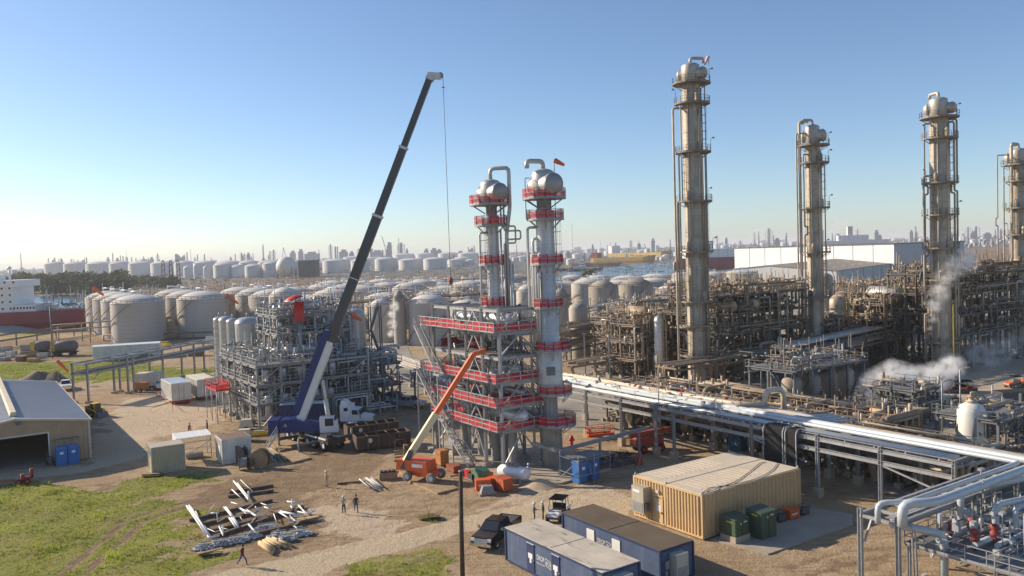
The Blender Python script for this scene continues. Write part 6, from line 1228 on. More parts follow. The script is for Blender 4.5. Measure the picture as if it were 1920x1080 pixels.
q = D(561, 588, 129); z = q.z; t = thing('hatch_vessel', 'red vessel with tilted open red lid on top of the new unit', 'vessel', (q.x, q.y, z)); b = B(); b.lathe([(.9, -1.2), (.75, 0), (.75, 1.6), (.95, 1.65), (.95, 1.8), (.8, 1.82)], 20); b.build('body', REDP, t); b = B(); b.lathe([(1.55, 0), (1.5, .08), (1.0, .4), (.4, .55), (0, .58)], 20, (-.75, 0, 2.3), axis=(-.25, -.1, 1)); b.lathe([(0, .05), (1.5, .02)], 20, (-.75, 0, 2.28), axis=(-.25, -.1, 1)); b.build('lid', REDP, t); b = B(); b.beam((-.4, .3, 1.6), (-.7, .3, 2.4), .15); b.build('hinge_arm', REDP, t); b = B(); b.cyl((0, 0, -z), .3, z - 1.1, 10); b.build('support', STEEL, t)
# silos
SILO = M('silo_cladding', (.5, .485, .45), .42, .4, .1, .6, band=1.1); SILT = M('silo_top_cladding', (.58, .57, .55), .3, .45, .05, .6)
def silo(label, px, Y, r, ytop, group='silver silos by the new unit', z0=0):
    q = D(px, 700, Y); t = thing('silo', label, 'silo', (q.x, q.y, 0), 0, group); h = HT(q, ytop) - r * .45
    b = B(); b.lathe([(r, 0), (r, h)], 28); b.build('shell', SILO, t); b = B(); b.lathe([(r * 1.01, h), (r * .93, h + r * .2), (r * .6, h + r * .42), (0, h + r * .5)], 28); b.build('dome', SILT, t); b = B(); a = R(-160); ladder(b, (math.cos(a) * (r + .15), math.sin(a) * (r + .15), 0), h, a); b.build('ladder', STEEL, t)
    b = B(); b.tube([(0, 0, h + r * .4), (0, 0, h + r * .5 + .7)], .12, 8); b.build('vent', STEEL, t); return t
silo('widest silver silo standing at the back of the new unit', 468, 140, 2.05, 595); silo('slim silver silo just left of the widest silo', 441, 141, 1.05, 597); silo('medium silver silo second from the left', 429, 143, 1.25, 593); silo('slim silver silo at the left end of the row', 416, 145, 1.0, 594)
silo('tall silver silo with blue reflecting dome behind the crane boom', 668, 141, 1.9, 579, None)
q = D(673, 600, 138); z = HT(q, 600); windsock('orange windsock in front of the tall silver silo dome', (q.x - .6, q.y - 3, 0), HT((q.x, q.y - 3), 586), (.85, -.2, 0), L=2.0, r=.4, drop=.75)
q = D(683, 565, 139); t = thing('access_stair_tower', 'grey steel stair tower between silver silo and storage tanks', 'stair', (q.x + .6, q.y, 0), 0); b = B(); zt = HT(q, 575); [b.beam((x, y, 0), (x, y, zt), .2) for x in (0, 1.8) for y in (0, 2)]; b.build('post', STEELD, t)
for i in range(4): z0 = zt * i / 4; b = B(); stair(b, (.2 if i % 2 else 1.6, .5, z0), (1.6 if i % 2 else .2, .5, z0 + zt / 4), .8); b.build('stair_flight', STEELD, t)
# lines along the ground at the right of the new unit
q = G(690, 775); t = thing('pipe_manifold', 'low manifold of silver pipes on stanchions beside the parked pickups', 'pipe manifold', (q.x, q.y, 0), GA)
for i in range(6): y = -2 + i * .8; b = B(); z = 1.0 + .25 * (i % 3); b.pipe([(-6, y, 0), (-6, y, 2.2 + z), (-1 + i * .5, y, 2.2 + z), (-1 + i * .5, y, z), (4 - i * .6, y, z), (4 - i * .6, y, 0)], .13, 8); b.build('pipe', PIPEW, t)
for x in (-5, -2, 1, 4): b = B(); b.beam((x, -2.4, 0), (x, -2.4, 3), .2); b.beam((x, 2.4, 0), (x, 2.4, 3), .2); b.beam((x, -2.4, 2.0), (x, 2.4, 2.0), .16); b.build('stanchion', STEEL, t)
q = G(655, 778); t = unit('pump_skid', 'dark framed pump skid below the crane boom foot and silver silo', (q.x, q.y, .03), 9, 6, [4.0, 7.5], 3, 2, 21, STEELD, NEWP, 45, 300, .7, braces=8, hv=[(4, 2, 5.2, .7, 4, (1, 0, 0), ALUH)])
# pipe way behind the frame from silo to the rack
def way(name, label, A, Bp, w, z, npipe, legsp, mats, seed, group=None, steel=None, leg0=True, tiers=1, rng=(.08, .22), fill=True):
    A, Bp = Vector(A), Vector(Bp); A.z = Bp.z = 0; d = Bp - A; L = d.length; a = math.atan2(d.y, d.x); t = thing(name, label, 'pipe rack', A, a, group); rr = random.Random(seed); st = steel or STEEL
    n = max(2, round(L / legsp))
    for i in range(n + 1):
        x = L * i / n
        for y in (0, w): b = B(); b.ibeam((x, y, 0), (x, y, z), .26, .26); b.m = 1; b.box((x, y, .35), (.8, .8, .8)); b.build('column', [st, CONC], t)
        for k in range(tiers): b = B(); b.beam((x, -.2, z - k * 1.9), (x, w + .2, z - k * 1.9), .24, .3); b.build('cross_beam', st, t)
    for k in range(tiers):
        for y in (-.05, w + .05): b = B(); b.ibeam((-.3, y, z - k * 1.9 - .3), (L + .3, y, z - k * 1.9 - .3), .2, .36); b.build('long_beam', st, t)
        y = .3
        while y < w - .2 and npipe > 0:
            r = rr.uniform(*rng); y += r
            if y > w - .1: break
            x0 = 0 if rr.random() < .75 else rr.uniform(0, L * .5); x1 = L if rr.random() < .8 else rr.uniform(L * .6, L); zz = z - k * 1.9 + .17 + r; P = [(x0, y, zz), (x1, y, zz)]
            if rr.random() < .4: P.append((x1, y, zz + rr.choice((-2.5, 1.2))))
            if rr.random() < .3: P.insert(0, (x0, y, zz + rr.choice((-2.0, 1.5))))
            b = B(); b.pipe(P, r, 8); b.build('pipe', rr.choice(mats), t); y += r + (rr.uniform(.04, .2) if fill else rr.uniform(.2, .8))
    return t
way('pipe_rack', 'long low pipe rack running behind the frame towards the storage tanks', D(655, 640, 176), D(845, 690, 122), 5, 5.2, 12, 8, [STEELD, PIPEO, ALUO, STEEL, PIPEW], 31, steel=STEELD)
# ---- main pale pipe rack to the right of the towers
O = G(1534, 931); e1 = Vector((math.sin(GA), -math.cos(GA), 0)); e2v = Vector((math.cos(GA), math.sin(GA), 0))
RW = 6.6; ZR = 6.15
t = thing('main_pipe_rack', 'long galvanized pipe rack carrying bright silver pipes past the tan building', 'pipe rack', (O.x, O.y, 0), GA)   # local x across, y away from the camera
yc = [-13.3, -6.6, 0, 3.35, 8.0, 19.4, 22.4, 28.6, 35.5, 44]
for y in yc:
    for x in (0, RW):
        if y in (22.4,) and x: continue
        b = B(); b.ibeam((x, y, .2), (x, y, ZR), .3, .3); b.m = 1; b.box((x, y, .4), (.75, .75, 1.0)); b.build('column', [STEEL, CONC], t)
    b = B(); b.ibeam((-.2, y, ZR - .2), (RW + .2, y, ZR - .2), .25, .36); b.build('cross_beam', STEEL, t)
for x, z in ((-.02, ZR - .45), (-.02, ZR - 1.5), (RW + .02, ZR - .45)): b = B(); b.ibeam((x, -13.4, z), (x, 46, z), .22, .4); b.build('long_beam', STEEL, t)
for y in range(-12, 45, 3): b = B(); b.beam((0, y, ZR - .22), (RW, y, ZR - .22), .12, .2); b.build('cross_beam', STEEL, t)
for k, (y0, y1) in enumerate(((8, 0), (-6.6, -13.3))): b = B(); b.beam((0, y0, ZR - 1.7), (0, y1 + 1.2, 3.2), .14); b.build('brace', STEEL, t)
b = B(); b.bx(.1, -13, ZR - .08, 1.7, 46, ZR - .04); b.build('cable_tray', STEEL, t)
for i in range(7): b = B(); x = .35 + i * .19; b.tube([(x, -13 + (i % 2), ZR + .06), (x, 46, ZR + .06)], .05, 6); b.build('conduit', PIPEW, t)
for i, (x, r, z, m, yend) in enumerate(((1.95, .2, .3, PIPEG, -17.6), (2.65, .34, .42, PIPEG, -19.0), (3.25, .16, .2, PIPEW, -12), (3.6, .12, .2, PIPEW, -10), (3.9, .1, .2, PIPEO, -11), (4.3, .22, .25, PIPET, -20), (4.75, .14, .2, PIPEO, -19), (5.1, .12, .2, PIPEW, 2), (5.4, .12, .2, PIPEW, 3), (5.7, .13, .2, PIPEW, 4), (6.0, .12, .2, PIPEW, 5), (6.3, .13, .2, PIPEO, 6), (4.5, .3, .5, M('tan_white_pipe', (.55, .47, .36), .5, .1, .1), 14))):
    b = B(); P = [(x, 46, ZR + z), (x, yend, ZR + z)]
    if yend > 0 and i < 12: P += [(x + 2.5, yend - 1.0, ZR + z)]
    if i == 12: P += [(x + 1.5, yend - 3, ZR + z), (x + 1.5, yend - 3, ZR + 2.2), (x + 4, yend - 3.5, ZR + 2.2), (x + 4, yend - 3.5, ZR - 1)]
    if i in (0, 1): P = [(x, 46, ZR + z), (x, yend + 0, ZR + z), (x - 16.2 + i * .2, yend, ZR + z), (x - 17.8, yend + 1.3, ZR + z), (x - 17.8, yend + 1.3, ZR - 1.2)]
    if i == 5: P += [(x + 12, yend, ZR + z)]
    b.pipe(P, r, 10, bend=r * 3); b.build('pipe', m, t)
for x0, y0, w, z1 in ((-.55, 5.8, 2.2, 2.0), (-.55, 3.1, 1.1, 1.9)):                                      # the two black cable drops
    b = B(); b.pipe([(1.0, y0, ZR + .05), (-.5, y0, ZR + .0), (-.5, y0, z1 + .3), (-1.5, y0 - .0, z1)], .03, 5) if False else None
    for i in range(int(w / .12)): b.tube([(1.0, y0 - i * .12, ZR + .12), (-.35, y0 - i * .12, ZR + .1), (-.52, y0 - i * .12, ZR - .25), (-.52, y0 - i * .12, z1 + .3), (-.9, y0 - i * .12, z1)], .062, 6)
    b.build('cable_drop', BLACK, t); b = B()
    for yy in (y0 + .14, y0 - w - .06): b.tube([(.4, yy, ZR + .2), (-.4, yy, ZR + .15), (-.66, yy, ZR - .3), (-.66, yy, z1 + .3), (-1.0, yy, z1 - .05)], .07, 6)
    b.build('tray_rail', STEEL, t)
b = B(); jumble(random.Random(3), b, .2, RW, 8, 46, [ZR - .1], 130, .7); b.v = [(x, y, min(z, ZR + 1.0)) for x, y, z in b.v]; o = b.build('small_fittings', [PIPEW, STEEL, PIPEO, BROWNR], t); o['kind'] = 'stuff'
b = B(); b.beam((.5, 22.3, ZR), (.5, 22.3, ZR + 4.2), .09); b.build('light_post', STEEL, t)
# branch rack coming forward
def RL(x, y, z=0): q = rot2(x, y, GA); return Vector((O.x + q[0], O.y + q[1], z))
t = thing('branch_pipe_rack', 'galvanized branch rack in the right foreground with two fat grey pipes', 'pipe rack', RL(-15.2, -14.5), GA); ZB = 5.0
for x in (0, 10.5, 17):
    for y in (0, -2.9): b = B(); b.ibeam((x, y, 0), (x, y, ZB + .5 if x == 0 else ZB), .3, .3); b.build('column', STEEL, t)
for y in (0, -2.9): b = B(); b.ibeam((0, y, ZB), (24, y, ZB), .24, .36); b.build('long_beam', STEEL, t)
for i in range(13): b = B(); b.beam((i * 1.9, 0, ZB - .02), (i * 1.9, -2.9, ZB - .02), .16, .22); b.build('cross_beam', STEEL, t)
b = B(); b.bx(.4, -2.6, ZB + .1, 22, -1.7, ZB + .14); [b.beam((.4 + i * .5, -2.6, ZB + .16), (.4 + i * .5, -1.7, ZB + .16), .05) for i in range(44)]; b.build('cable_tray', STEEL, t)
for i in range(5): b = B(); b.tube([(1.5, -2.5 + i * .17, ZB + .24), (22, -2.5 + i * .17, ZB + .24)], .05, 6); b.build('conduit', STEEL if i % 2 else PIPEW, t)
b = B(); b.beam((0, -.3, ZB - 2.0), (1.1, -.3, ZB - .2), .12); b.build('brace', STEEL, t)
b = B(); b.pipe([(.6, -2.0, ZB - .3), (1.5, -3.2, ZB - .5), (3.0, -4.5, ZB - .9), (3.0, -4.5, 0)], .28, 10); b.build('pipe', PIPEG, t)
for x in (1.2, 1.6): b = B(); b.pipe([(x, -1.6, ZB - .2), (x, -3.2, ZB - .3), (x, -3.4, 0)], .07, 6); b.build('conduit', STEEL, t)
# valve platform in the lower right corner
t = thing('valve_platform', 'grated valve platform with red actuators and white hooped pipes in the corner', 'platform', RL(-13.2, -20.5), GA); ZP = 3.0
b = B(); b.bx(0, -9, ZP - .12, 14, 3.8, ZP); b.build('deck', MATS['deck_grating'], t); b = B(); railing(b, [(0, -9, ZP), (0, 3.8, ZP), (14, 3.8, ZP)], 1.1, 1.5, .035); railing(b, [(0, -2.4, ZP), (14, -2.4, ZP)], 1.1, 1.5, .035); railing(b, [(5.4, -2.4, ZP), (5.4, 3.8, ZP)], 1.1, 1.5, .035); b.build('railing', STEEL, t)
for x in (0.2, 5, 10, 13.8):
    for y in (-8.8, -2.4, 3.6): b = B(); b.ibeam((x, y, 0), (x, y, ZP - .13), .22, .22); b.build('post', STEEL, t)
for i, (x, y) in enumerate(((2.6, 1.9), (4.6, 1.4), (2.4, .1), (4.4, -.3))):
    b = B(); b.cyl((x, y, ZP), .12, .7, 8); b.lathe([(.12, .6), (.32, .75), (.34, .95), (.2, 1.1), (.3, 1.25), (.3, 1.45), (0, 1.6)], 12, (x, y, ZP)); b.build('valve_actuator', MATS['dark_red_paint'], t)
for i, (x0, y, h, r) in enumerate(((5.4, 2.6, 3.0, .24), (6.4, .6, 2.2, .24), (7.2, -.4, 2.1, .2))):
    b = B(); b.pipe([(x0, y, ZP - .4), (x0, y, ZP + h), (x0 + .9, y, ZP + h), (20, y - 2.2, ZP + h - .3)], r, 10, bend=.7); b.build('hoop_pipe', PIPEG, t)
    b = B(); b.pipe([(1.2 + i, y - .6, ZP + .45), (x0, y - .6, ZP + .45), (x0 + 3, y - .6, ZP + .45)], r * .9, 10); b.build('header_pipe', PIPEG, t)
b = B(); jumble(random.Random(8), b, .5, 13, -8, 3.4, [0, ZP, ZP], 260, .7); o = b.build('small_pipework', [PIPEW, STEEL, STEELD, PIPEG], t); o['kind'] = 'stuff'
b = B(); b.cyl((1.2, -5.2, 0), .6, 2.2, 16); b.lathe([(.6, 2.2), (.3, 2.5), (0, 2.5)], 16, (1.2, -5.2, 0)); b.build('pump_motor', BLACKP, t); b = B(); b.bx(4.5, -4.6, .2, 8.5, -4.5, 2.8); b.build('side_sheet', PIPEW, t); text_mesh('lettering', 'SPX', .8, BLUEP, t, (4.9, -4.62, 1.8)) 
for (x, y, h) in ((3.6, -1.2, 4.2), (9, 2.9, 5.5)): b = B(); b.cyl((x, y, ZP), .05, h - ZP + 1.5, 6); b.box((x, y, h + 1.5), (.5, .3, .18)); b.build('platform_lamp', STEEL, t)
# ================================================================== OLD PROCESS AREA ON THE RIGHT
def at(px): q = G(*px); return (q.x, q.y, .03)
DKP = [PIPEO, STEELO, STEELD, RUST, PIPEO, ALUO]; DS = M('dark_weathered_steel', (.15, .135, .115), .75, .1, .3, 1, streak=.4)
unit('process_unit', 'tall weathered steel unit between the tallest column and its right neighbour', at((1348, 720)), 25, 15, [4.5, 8.6, 12.2, 15.6], 6, 4, 41, DS, OLDP, 95, 3300, .8, hv=[(4 + 3 * i, 2 + (i % 2) * 3, 13.6, 1.0, 4.5, (0, 1, 0), PIPET) for i in range(4)] + [(12, 4, 10, .8, 7, (1, 0, 0), PIPEO)], ves=[(3, 3, 1, 1.2, 5, ALUO), (9, 2, 1, 1.0, 4, PIPEO), (17, 3, 4.6, 1.1, 3, ALUO)], braces=16, pr=(.07, .24))
unit('process_unit', 'pale low pipework unit left of the tallest column foot', at((1192, 712)), 13, 12, [3.6, 7.0, 10.2], 4, 3, 42, STEELO, [PIPEO, PIPEW, STEELO, ALUO], 85, 1200, .7, hv=[(8.5, 8, 11.6, 1.4, 4.5, (0, 1, 0), PIPET)], braces=8, pr=(.06, .2))
unit('process_unit', 'dark rusty unit of many levels right of the third tall column', at((1800, 694)), 27, 14, [6.5, 10.2, 14, 17.6], 6, 4, 43, DS, DKP, 95, 3300, .85, hv=[(13, 2, 18.9, 1.2, 5, (1, 0, 0), M('rust_orange_drum', (.33, .16, .07), .8, 0, .3, 1))], ves=[(2, 2, 6.6, 1.5, 3, PIPEO)], braces=16, pr=(.07, .24))
unit('process_unit', 'open steel frame holding a shiny drum left of the third tall column', at((1662, 686)), 9, 8, [5, 9, 12], 2, 2, 44, STEELO, OLDP, 60, 900, .9, hv=[(4.5, 3, 13.8, 1.5, 6, (0, 1, 0), ALUH)], braces=8, rail=PIPEO)
unit('process_unit', 'grey railed platform standing over squat vertical tanks behind the rack bend', at((1490, 778)), 17, 8, [6.2], 4, 2, 45, STEELD, [PIPEO, STEELD, STEELO, STEEL], 30, 300, 1, pr=(.05,.16), ves=[(1.6 + 4.2 * i, 1.6, .9, 1.5, 3.6, TANKG) for i in range(4)], braces=6)
unit('process_unit', 'low crowded pump bay in shade behind the long pipe rack', tuple(RL(8.2, -9, .03)), 9, 50, [3.0], 2, 9, 46, DS, DKP, 95, 1500, .9, ves=[(1.2, 3 + 5.4 * i, .7, .8 + .3 * (i % 2), 2.2, PIPEO if i % 2 else ALUO) for i in range(9)], braces=10, jtop=False)
unit('process_unit', 'brown pipe framework between the two middle tall columns', at((1560, 690)), 20, 10, [4.5, 7.5], 5, 2, 47, STEELO, OLDP, 90, 1000, .5, braces=8, pr=(.08, .3))
way('pipe_rack', 'dark three tier pipe rack left of the pale slim column', at((1072, 703)), at((1262, 650)), 7, 9.0, 14, 9, OLDP, 51, steel=DS, tiers=3)
way('pipe_rack', 'brown pipe rack crossing in front of the tall column feet', at((1268, 744)), at((1560, 693)), 4.5, 4.6, 12, 8, [PIPEO, PIPET, ALUO, STEELO], 52, steel=STEELO)
way('pipe_rack', 'brown pipe rack crossing between the third tall column and the steam', at((1500, 735)), at((1725, 668)), 5, 7.2, 12, 9, [PIPEO, STEELD, PIPEW, PIPET], 53, steel=DS, tiers=2)
way('pipe_rack', 'old tan pipe rack running parallel behind the bright rack', RL(17.5, -16), RL(17.5, 24), 4, 2.4, 10, 8, [PIPET, PIPEO, STEELO], 54, steel=STEELO)
way('pipe_rack', 'heavy brown pipe line left of the small railed pipework unit', at((1075, 722)), at((1205, 697)), 3.5, 3.6, 8, 9, [PIPET, PIPEO, ALUO], 55, steel=STEELO)
unit('process_unit', 'brown pipe jungle filling the gap behind the striped drums', at((1600, 642)), 30, 10, [4.5, 8.5, 12.3], 6, 2, 61, STEELO, OLDP, 80, 1500, .7, braces=8, pr=(.07, .22))
unit('process_unit', 'pale valve deck between the stained tanks and the tallest column', at((1192, 652)), 18, 10, [5, 9.5], 4, 2, 62, STEELO, [PIPEW, PIPEO, STEELO, ALUO], 70, 1100, .7, braces=6, pr=(.07, .2))
unit('process_unit', 'low brown pump and pipe yard between bright rack and tallest column', tuple(RL(19, 6, .03)), 9, 44, [2.8], 2, 8, 63, STEELO, OLDP, 90, 1500, .5, braces=6, jtop=False, ves=[(4, 5 + 7 * i, .7, .8, 2.4, PIPEO) for i in range(5)])
# vessels standing alone
def drum(name, label, px, prof, mat, cat='vessel', group=None, z=0, lad=None, extra=None):
    q = G(*px); t = thing(name, label, cat, (q.x, q.y, z), 0, group); b = B(); b.lathe(prof, 26); b.build('shell', mat, t); r = max(p[0] for p in prof); zt = prof[-1][1]
    b = B(); b.tube([(0, 0, zt - .1), (0, 0, zt + .5), (r * .9, -.2, zt + .5), (r + .3, -.3, zt - 1), (r + .3, -.3, 1)], .12, 7); b.build('outlet_pipe', PIPEO, t)
    b = B(); [b.box((math.cos(a) * r * .8, math.sin(a) * r * .8, .2), (.35, .35, .5)) for a in (0, PI / 2, PI, 3 * PI / 2)]; b.build('foot', STEELD, t)
    if lad: b = B(); a = R(lad); ladder(b, (math.cos(a) * (r + .15), math.sin(a) * (r + .15), .3), zt - .6, a); b.build('ladder', STEELO, t)
    return t
q = G(1238, 712); h = HT(q, 588); drum('slim_column', 'slim pale grey column with ring platform left of the tallest column', (1238, 712), [(.95, 0), (.95, h - 1.6), (.8, h - .9), (.4, h - .4), (0, h - .3)], ALU, lad=-60)
q = G(1087, 668); h = HT(q, 553); drum('tall_tank', 'tall slim grey tank with dark domed top right of the new tower', (1087, 682), [(2.05, 0), (2.05, h - 2.2), (1.6, h - 1.5), (.8, h - 1.1), (0, h - 1.0)], TANKG, 'tank')
for px, r, y1, m, lb in (((1345, 706), 1.75, 588, ALUO, 'stepped barrel vessel hugging the right side of the tallest column'), ((1571, 684), 1.6, 556, ALUO, 'stepped barrel vessel right of the second tall column'), ((1783, 690), 1.9, 560, ALUO, 'pale domed barrel vessel right of the third tall column')):
    q = G(*px); h = HT(q, y1); drum('barrel_vessel', lb, px, [(r * .9, 0), (r * .9, h * .4), (r, h * .42), (r, h * .72), (r * 1.12, h * .73), (r * 1.12, h * .77), (r * .8, h * .8), (r * .9, h * .82), (r * .9, h * .95), (r * .5, h), (0, h + .1)], m, group='barrel vessels')
for i, (px, r, y1, m, lb) in enumerate((((1576, 676), 1.9, 552, M('tan_red_striped', (.5, .36, .22), .7, 0, .15, .4, streak=.7, scol=(.28, .07, .05)), 'tan drum with rusty red stripes between the tall columns'), ((1600, 668), 2.1, 560, M('cream_drum', (.5, .44, .34), .6, 0, .1, .4, streak=.3), 'cream vertical drum right of the rusty striped drum'), ((1634, 668), 2.3, 550, WHITED, 'white domed drum with spiral shadow marks near the middle'), ((1546, 645), 2.2, 512, TANKG, 'tall grey domed drum close behind the second tall column'), ((1668, 668), 1.7, 566, TANKG, 'dark grey drum right of the white domed drum'))):
    q = G(*px); h = HT(q, y1); drum('storage_drum', lb, px, [(r, 0), (r, h - r * .5), (r * .8, h - r * .2), (r * .4, h), (0, h + .05)], m, 'tank', 'storage drums between the columns', lad=-100)
q = G(1822, 838); h = HT(q, 752); drum('pressure_vessel', 'white domed pressure vessel with rusty top flange behind the rack', (1822, 838), [(1.5, 0), (1.55, .4), (1.55, h - 1.2), (1.3, h - .6), (.8, h - .25), (.35, h - .1), (.35, h + .15), (0, h + .15)], M('rust_topped_white', (.72, .7, .64), .5, 0, .08, .5, streak=.25, scol=(.35, .16, .07)), lad=60)
t = bpy.data.objects[[o.name for o in COL.objects if o.name.startswith('pressure_vessel')][-1]]; b = B(); b.lathe([(.62, h - .12), (.62, h + .05), (.3, h + .08), (.28, h + .5), (.45, h + .52), (.45, h + .62), (0, h + .65)], 14); b.tube([(0, 0, h + .6), (0, 0, h + 1.0), (.5, 0, h + 1.05), (.5, 0, h + .4)], .16, 8); b.build('top_flange', MATS['tan_pipe_paint'], t)
q = G(1655, 770); h = HT(q, 738); drum('vent_stack', 'short ochre vent drum under the largest steam cloud', (1655, 770), [(1.15, 0), (1.15, h), (1.0, h), (1.0, h - .5)], M('ochre_paint', (.52, .27, .06), .6, 0, .12, 1))
t = unit('process_unit', 'small valve skid with hooped grey pipes beside the ochre drum', at((1610, 812)), 7, 5, [2.0], 2, 2, 48, STEELD, [PIPEO, STEEL, STEELO], 14, 170, 1, braces=4, jtop=False)
unit('process_unit', 'open steel pipe frame at the right edge before the gravel lot', at((1872, 850)), 13, 7, [3.6], 3, 2, 49, STEELD, [PIPEO, STEEL, STEELD], 22, 170, .6, braces=4, jtop=False)
unit('process_unit', 'framed stair bay left of the white domed pressure vessel', at((1712, 800)), 6, 6, [2.6, 4.6], 2, 2, 50, STEELD, [PIPEO, STEELD], 14, 120, .8, braces=4, jtop=False)
way('pipe_rack', 'ground level pipe bank running towards the white pressure vessel', at((1705, 800)), at((1800, 768)), 4, 1.6, 9, 6, [ALUO, PIPEO, PIPEW], 56, steel=STEELO)
for px, h_, lb in ((1767, 6.5, 'slim lamp post with bent arm left of the white pressure vessel'), (1801, 8, 'straight lamp post touching the white pressure vessel'), (1789, 14, 'tall yellowish pole standing in the grey steam')):
    q = G(px, 812 if h_ < 10 else 732); t = thing('lamp_post', lb, 'lamp post', (q.x, q.y, 0), 0, 'lamp posts on the right'); b = B(); b.tube([(0, 0, 0), (0, 0, h_), (.9, 0, h_ + .3)] if h_ < 10 else [(0, 0, 0), (0, 0, h_)], .1, 8); b.build('post', STEEL if h_ < 10 else YELLOW, t); b = B(); b.box((1.0 if h_ < 10 else 0, 0, h_ + .3), (.5, .3, .15)); b.build('lamp', GREYM, t)
# vehicles and gear on the lot, people under and on the racks
for px, lb, m, a in (((1733, 742), 'red utility vehicle half veiled by steam on the lot', REDP, R(20)), ((1790, 737), 'orange red utility vehicle with pale hood on the lot', ORANGE, R(170)), ((1812, 736), 'orange red utility vehicle with dark roof beside its twin', ORANGE, R(10)), ((1903, 727), 'utility vehicle with orange hood at the right edge', ORANGE, R(190))): utv(lb, G(*px), a, m, 'utility vehicles on the lot')
container('waste_container', 'dark open steel box at the right edge of the lot', 'container', G(1912, 752), R(5), (7, 2.4, 1.6), GREYD, BLACK)
for px, lb in (((1397, 838), 'blue waste container in shade under the long rack'), ((1420, 832), 'second blue waste container further right under the rack')): container('blue_container', lb, 'container', G(*px), GA, (4.2, 2.2, 2.2), M('shaded_blue_bin', (.04, .13, .24), .5, 0, .15, 1) if 'shaded_blue_bin' not in MATS else MATS['shaded_blue_bin'], GREYD, 'blue containers under the rack')
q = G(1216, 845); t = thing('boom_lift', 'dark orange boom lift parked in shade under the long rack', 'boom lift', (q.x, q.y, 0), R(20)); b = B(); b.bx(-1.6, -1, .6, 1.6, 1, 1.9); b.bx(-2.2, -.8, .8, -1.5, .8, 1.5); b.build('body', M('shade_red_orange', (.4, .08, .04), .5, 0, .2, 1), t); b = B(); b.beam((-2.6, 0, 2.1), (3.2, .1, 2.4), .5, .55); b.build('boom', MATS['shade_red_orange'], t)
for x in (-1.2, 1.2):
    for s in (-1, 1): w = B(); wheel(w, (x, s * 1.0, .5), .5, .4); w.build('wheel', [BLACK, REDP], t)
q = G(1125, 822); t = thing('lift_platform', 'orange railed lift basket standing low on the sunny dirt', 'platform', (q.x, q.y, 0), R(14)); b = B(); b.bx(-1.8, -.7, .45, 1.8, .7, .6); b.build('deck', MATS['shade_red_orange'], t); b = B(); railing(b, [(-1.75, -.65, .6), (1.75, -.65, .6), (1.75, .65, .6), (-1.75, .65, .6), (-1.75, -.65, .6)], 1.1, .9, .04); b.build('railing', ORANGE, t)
q = G(1072, 836); t = thing('hydrant', 'red fire hydrant standing beside the new tower base', 'hydrant', (q.x, q.y, 0)); b = B(); b.lathe([(.2, 0), (.2, .9), (.3, .95), (.3, 1.05), (.15, 1.3), (0, 1.35)], 12); b.tube([(-.4, 0, .75), (.4, 0, .75)], .12, 8); b.build('body', REDP, t)
for x in (1193, 1203): q = G(x, 872); t = thing('bollard', 'red painted bollard beside the rack leg near the tan building', 'bollard', (q.x, q.y, 0), 0, 'red bollards'); b = B(); b.cyl((0, 0, 0), .11, 1.2, 10); b.lathe([(.11, 0), (.06, .06), (0, .08)], 10, (0, 0, 1.2)); b.build('post', REDP, t)
q = G(1150, 872); t = thing('scrap_bin', 'low bin of dark scrap pieces right of the blue portable toilets', 'bin', (q.x, q.y, 0), GA); b = B(); b.bx(-3, -1, 0, 3, 1, .5); b.build('bin', GREYD, t); b = B(); jumble(random.Random(2), b, -2.8, 2.5, -.9, .9, [0.3], 80, .6); b.v = [(x, y, min(z, 1.1)) for x, y, z in b.v]; o = b.build('scrap', [STEELD, BLACK, GREYD, BLUEC], t); o['kind'] = 'stuff'
pz = lambda px, z: G(*px, z)
def on_rack(label, px, pose, shirt, hat): q = pz(px, ZR + .3); return person(label, (q.x, q.y, ZR + .2), R(200), shirt, clothm('black_cloth', (.025, .025, .03)), pose, 'hard', hatcol=hat, group='people working on the pipe rack')
on_rack('person in grey crouching on the bright pipes near the red netting', (1127, 722), 'crouch', clothm('navy_work', (.035, .04, .07)), WHITE)
on_rack('person in pale clothes crouching on the rack behind the lamp mast', (1261, 736), 'crouch', clothm('pale_shirt', (.5, .46, .45)), WHITE)
on_rack('person in red shirt and white hard hat on the pipe rack', (1282, 742), 'crouch', clothm('red_cloth', (.4, .04, .04)), WHITE)
person('person in hi-vis top and dark trousers walking under the rack', G(1527, 848), R(100), clothm('hivis', (.6, .42, .2)), clothm('navy_work', (.035, .04, .07)), 'walk', 'hard')
q = G(1050, 893); t = thing('pipe_support', 'grey T shaped beam support carrying a low pipe by the toilets', 'pipe support', (q.x, q.y, 0), GA); b = B(); b.ibeam((0, 0, 0), (0, 0, 2.7), .3, .3); b.build('post', STEEL, t); b = B(); b.beam((-.4, 4.4, 3.0), (-.2, .0, 2.85), .35); b.beam((-.2, 0, 2.85), (14, .4, 3.3), .35); b.build('beam', STEEL, t); b = B(); [b.ibeam((x, .2, 0), (x, .2, 2.9), .22, .22) for x in (6, 12)]; b.build('far_post', STEEL, t)
for px in (1098, 1144): q = G(px, 712); t = thing('lamp_post', 'galvanized lamp post rising behind the bright rack' if px < 1100 else 'second galvanized lamp post behind the bright rack further right', 'lamp post', (q.x, q.y, 0), 0, 'lamp posts behind the rack'); h = HT(q, 627); b = B(); b.beam((0, 0, 0), (0, 0, h), .22); b.build('post', STEEL, t); b = B(); b.box((0, 0, h + .1), (.9, .3, .2)); b.build('lamp', GREYM, t)
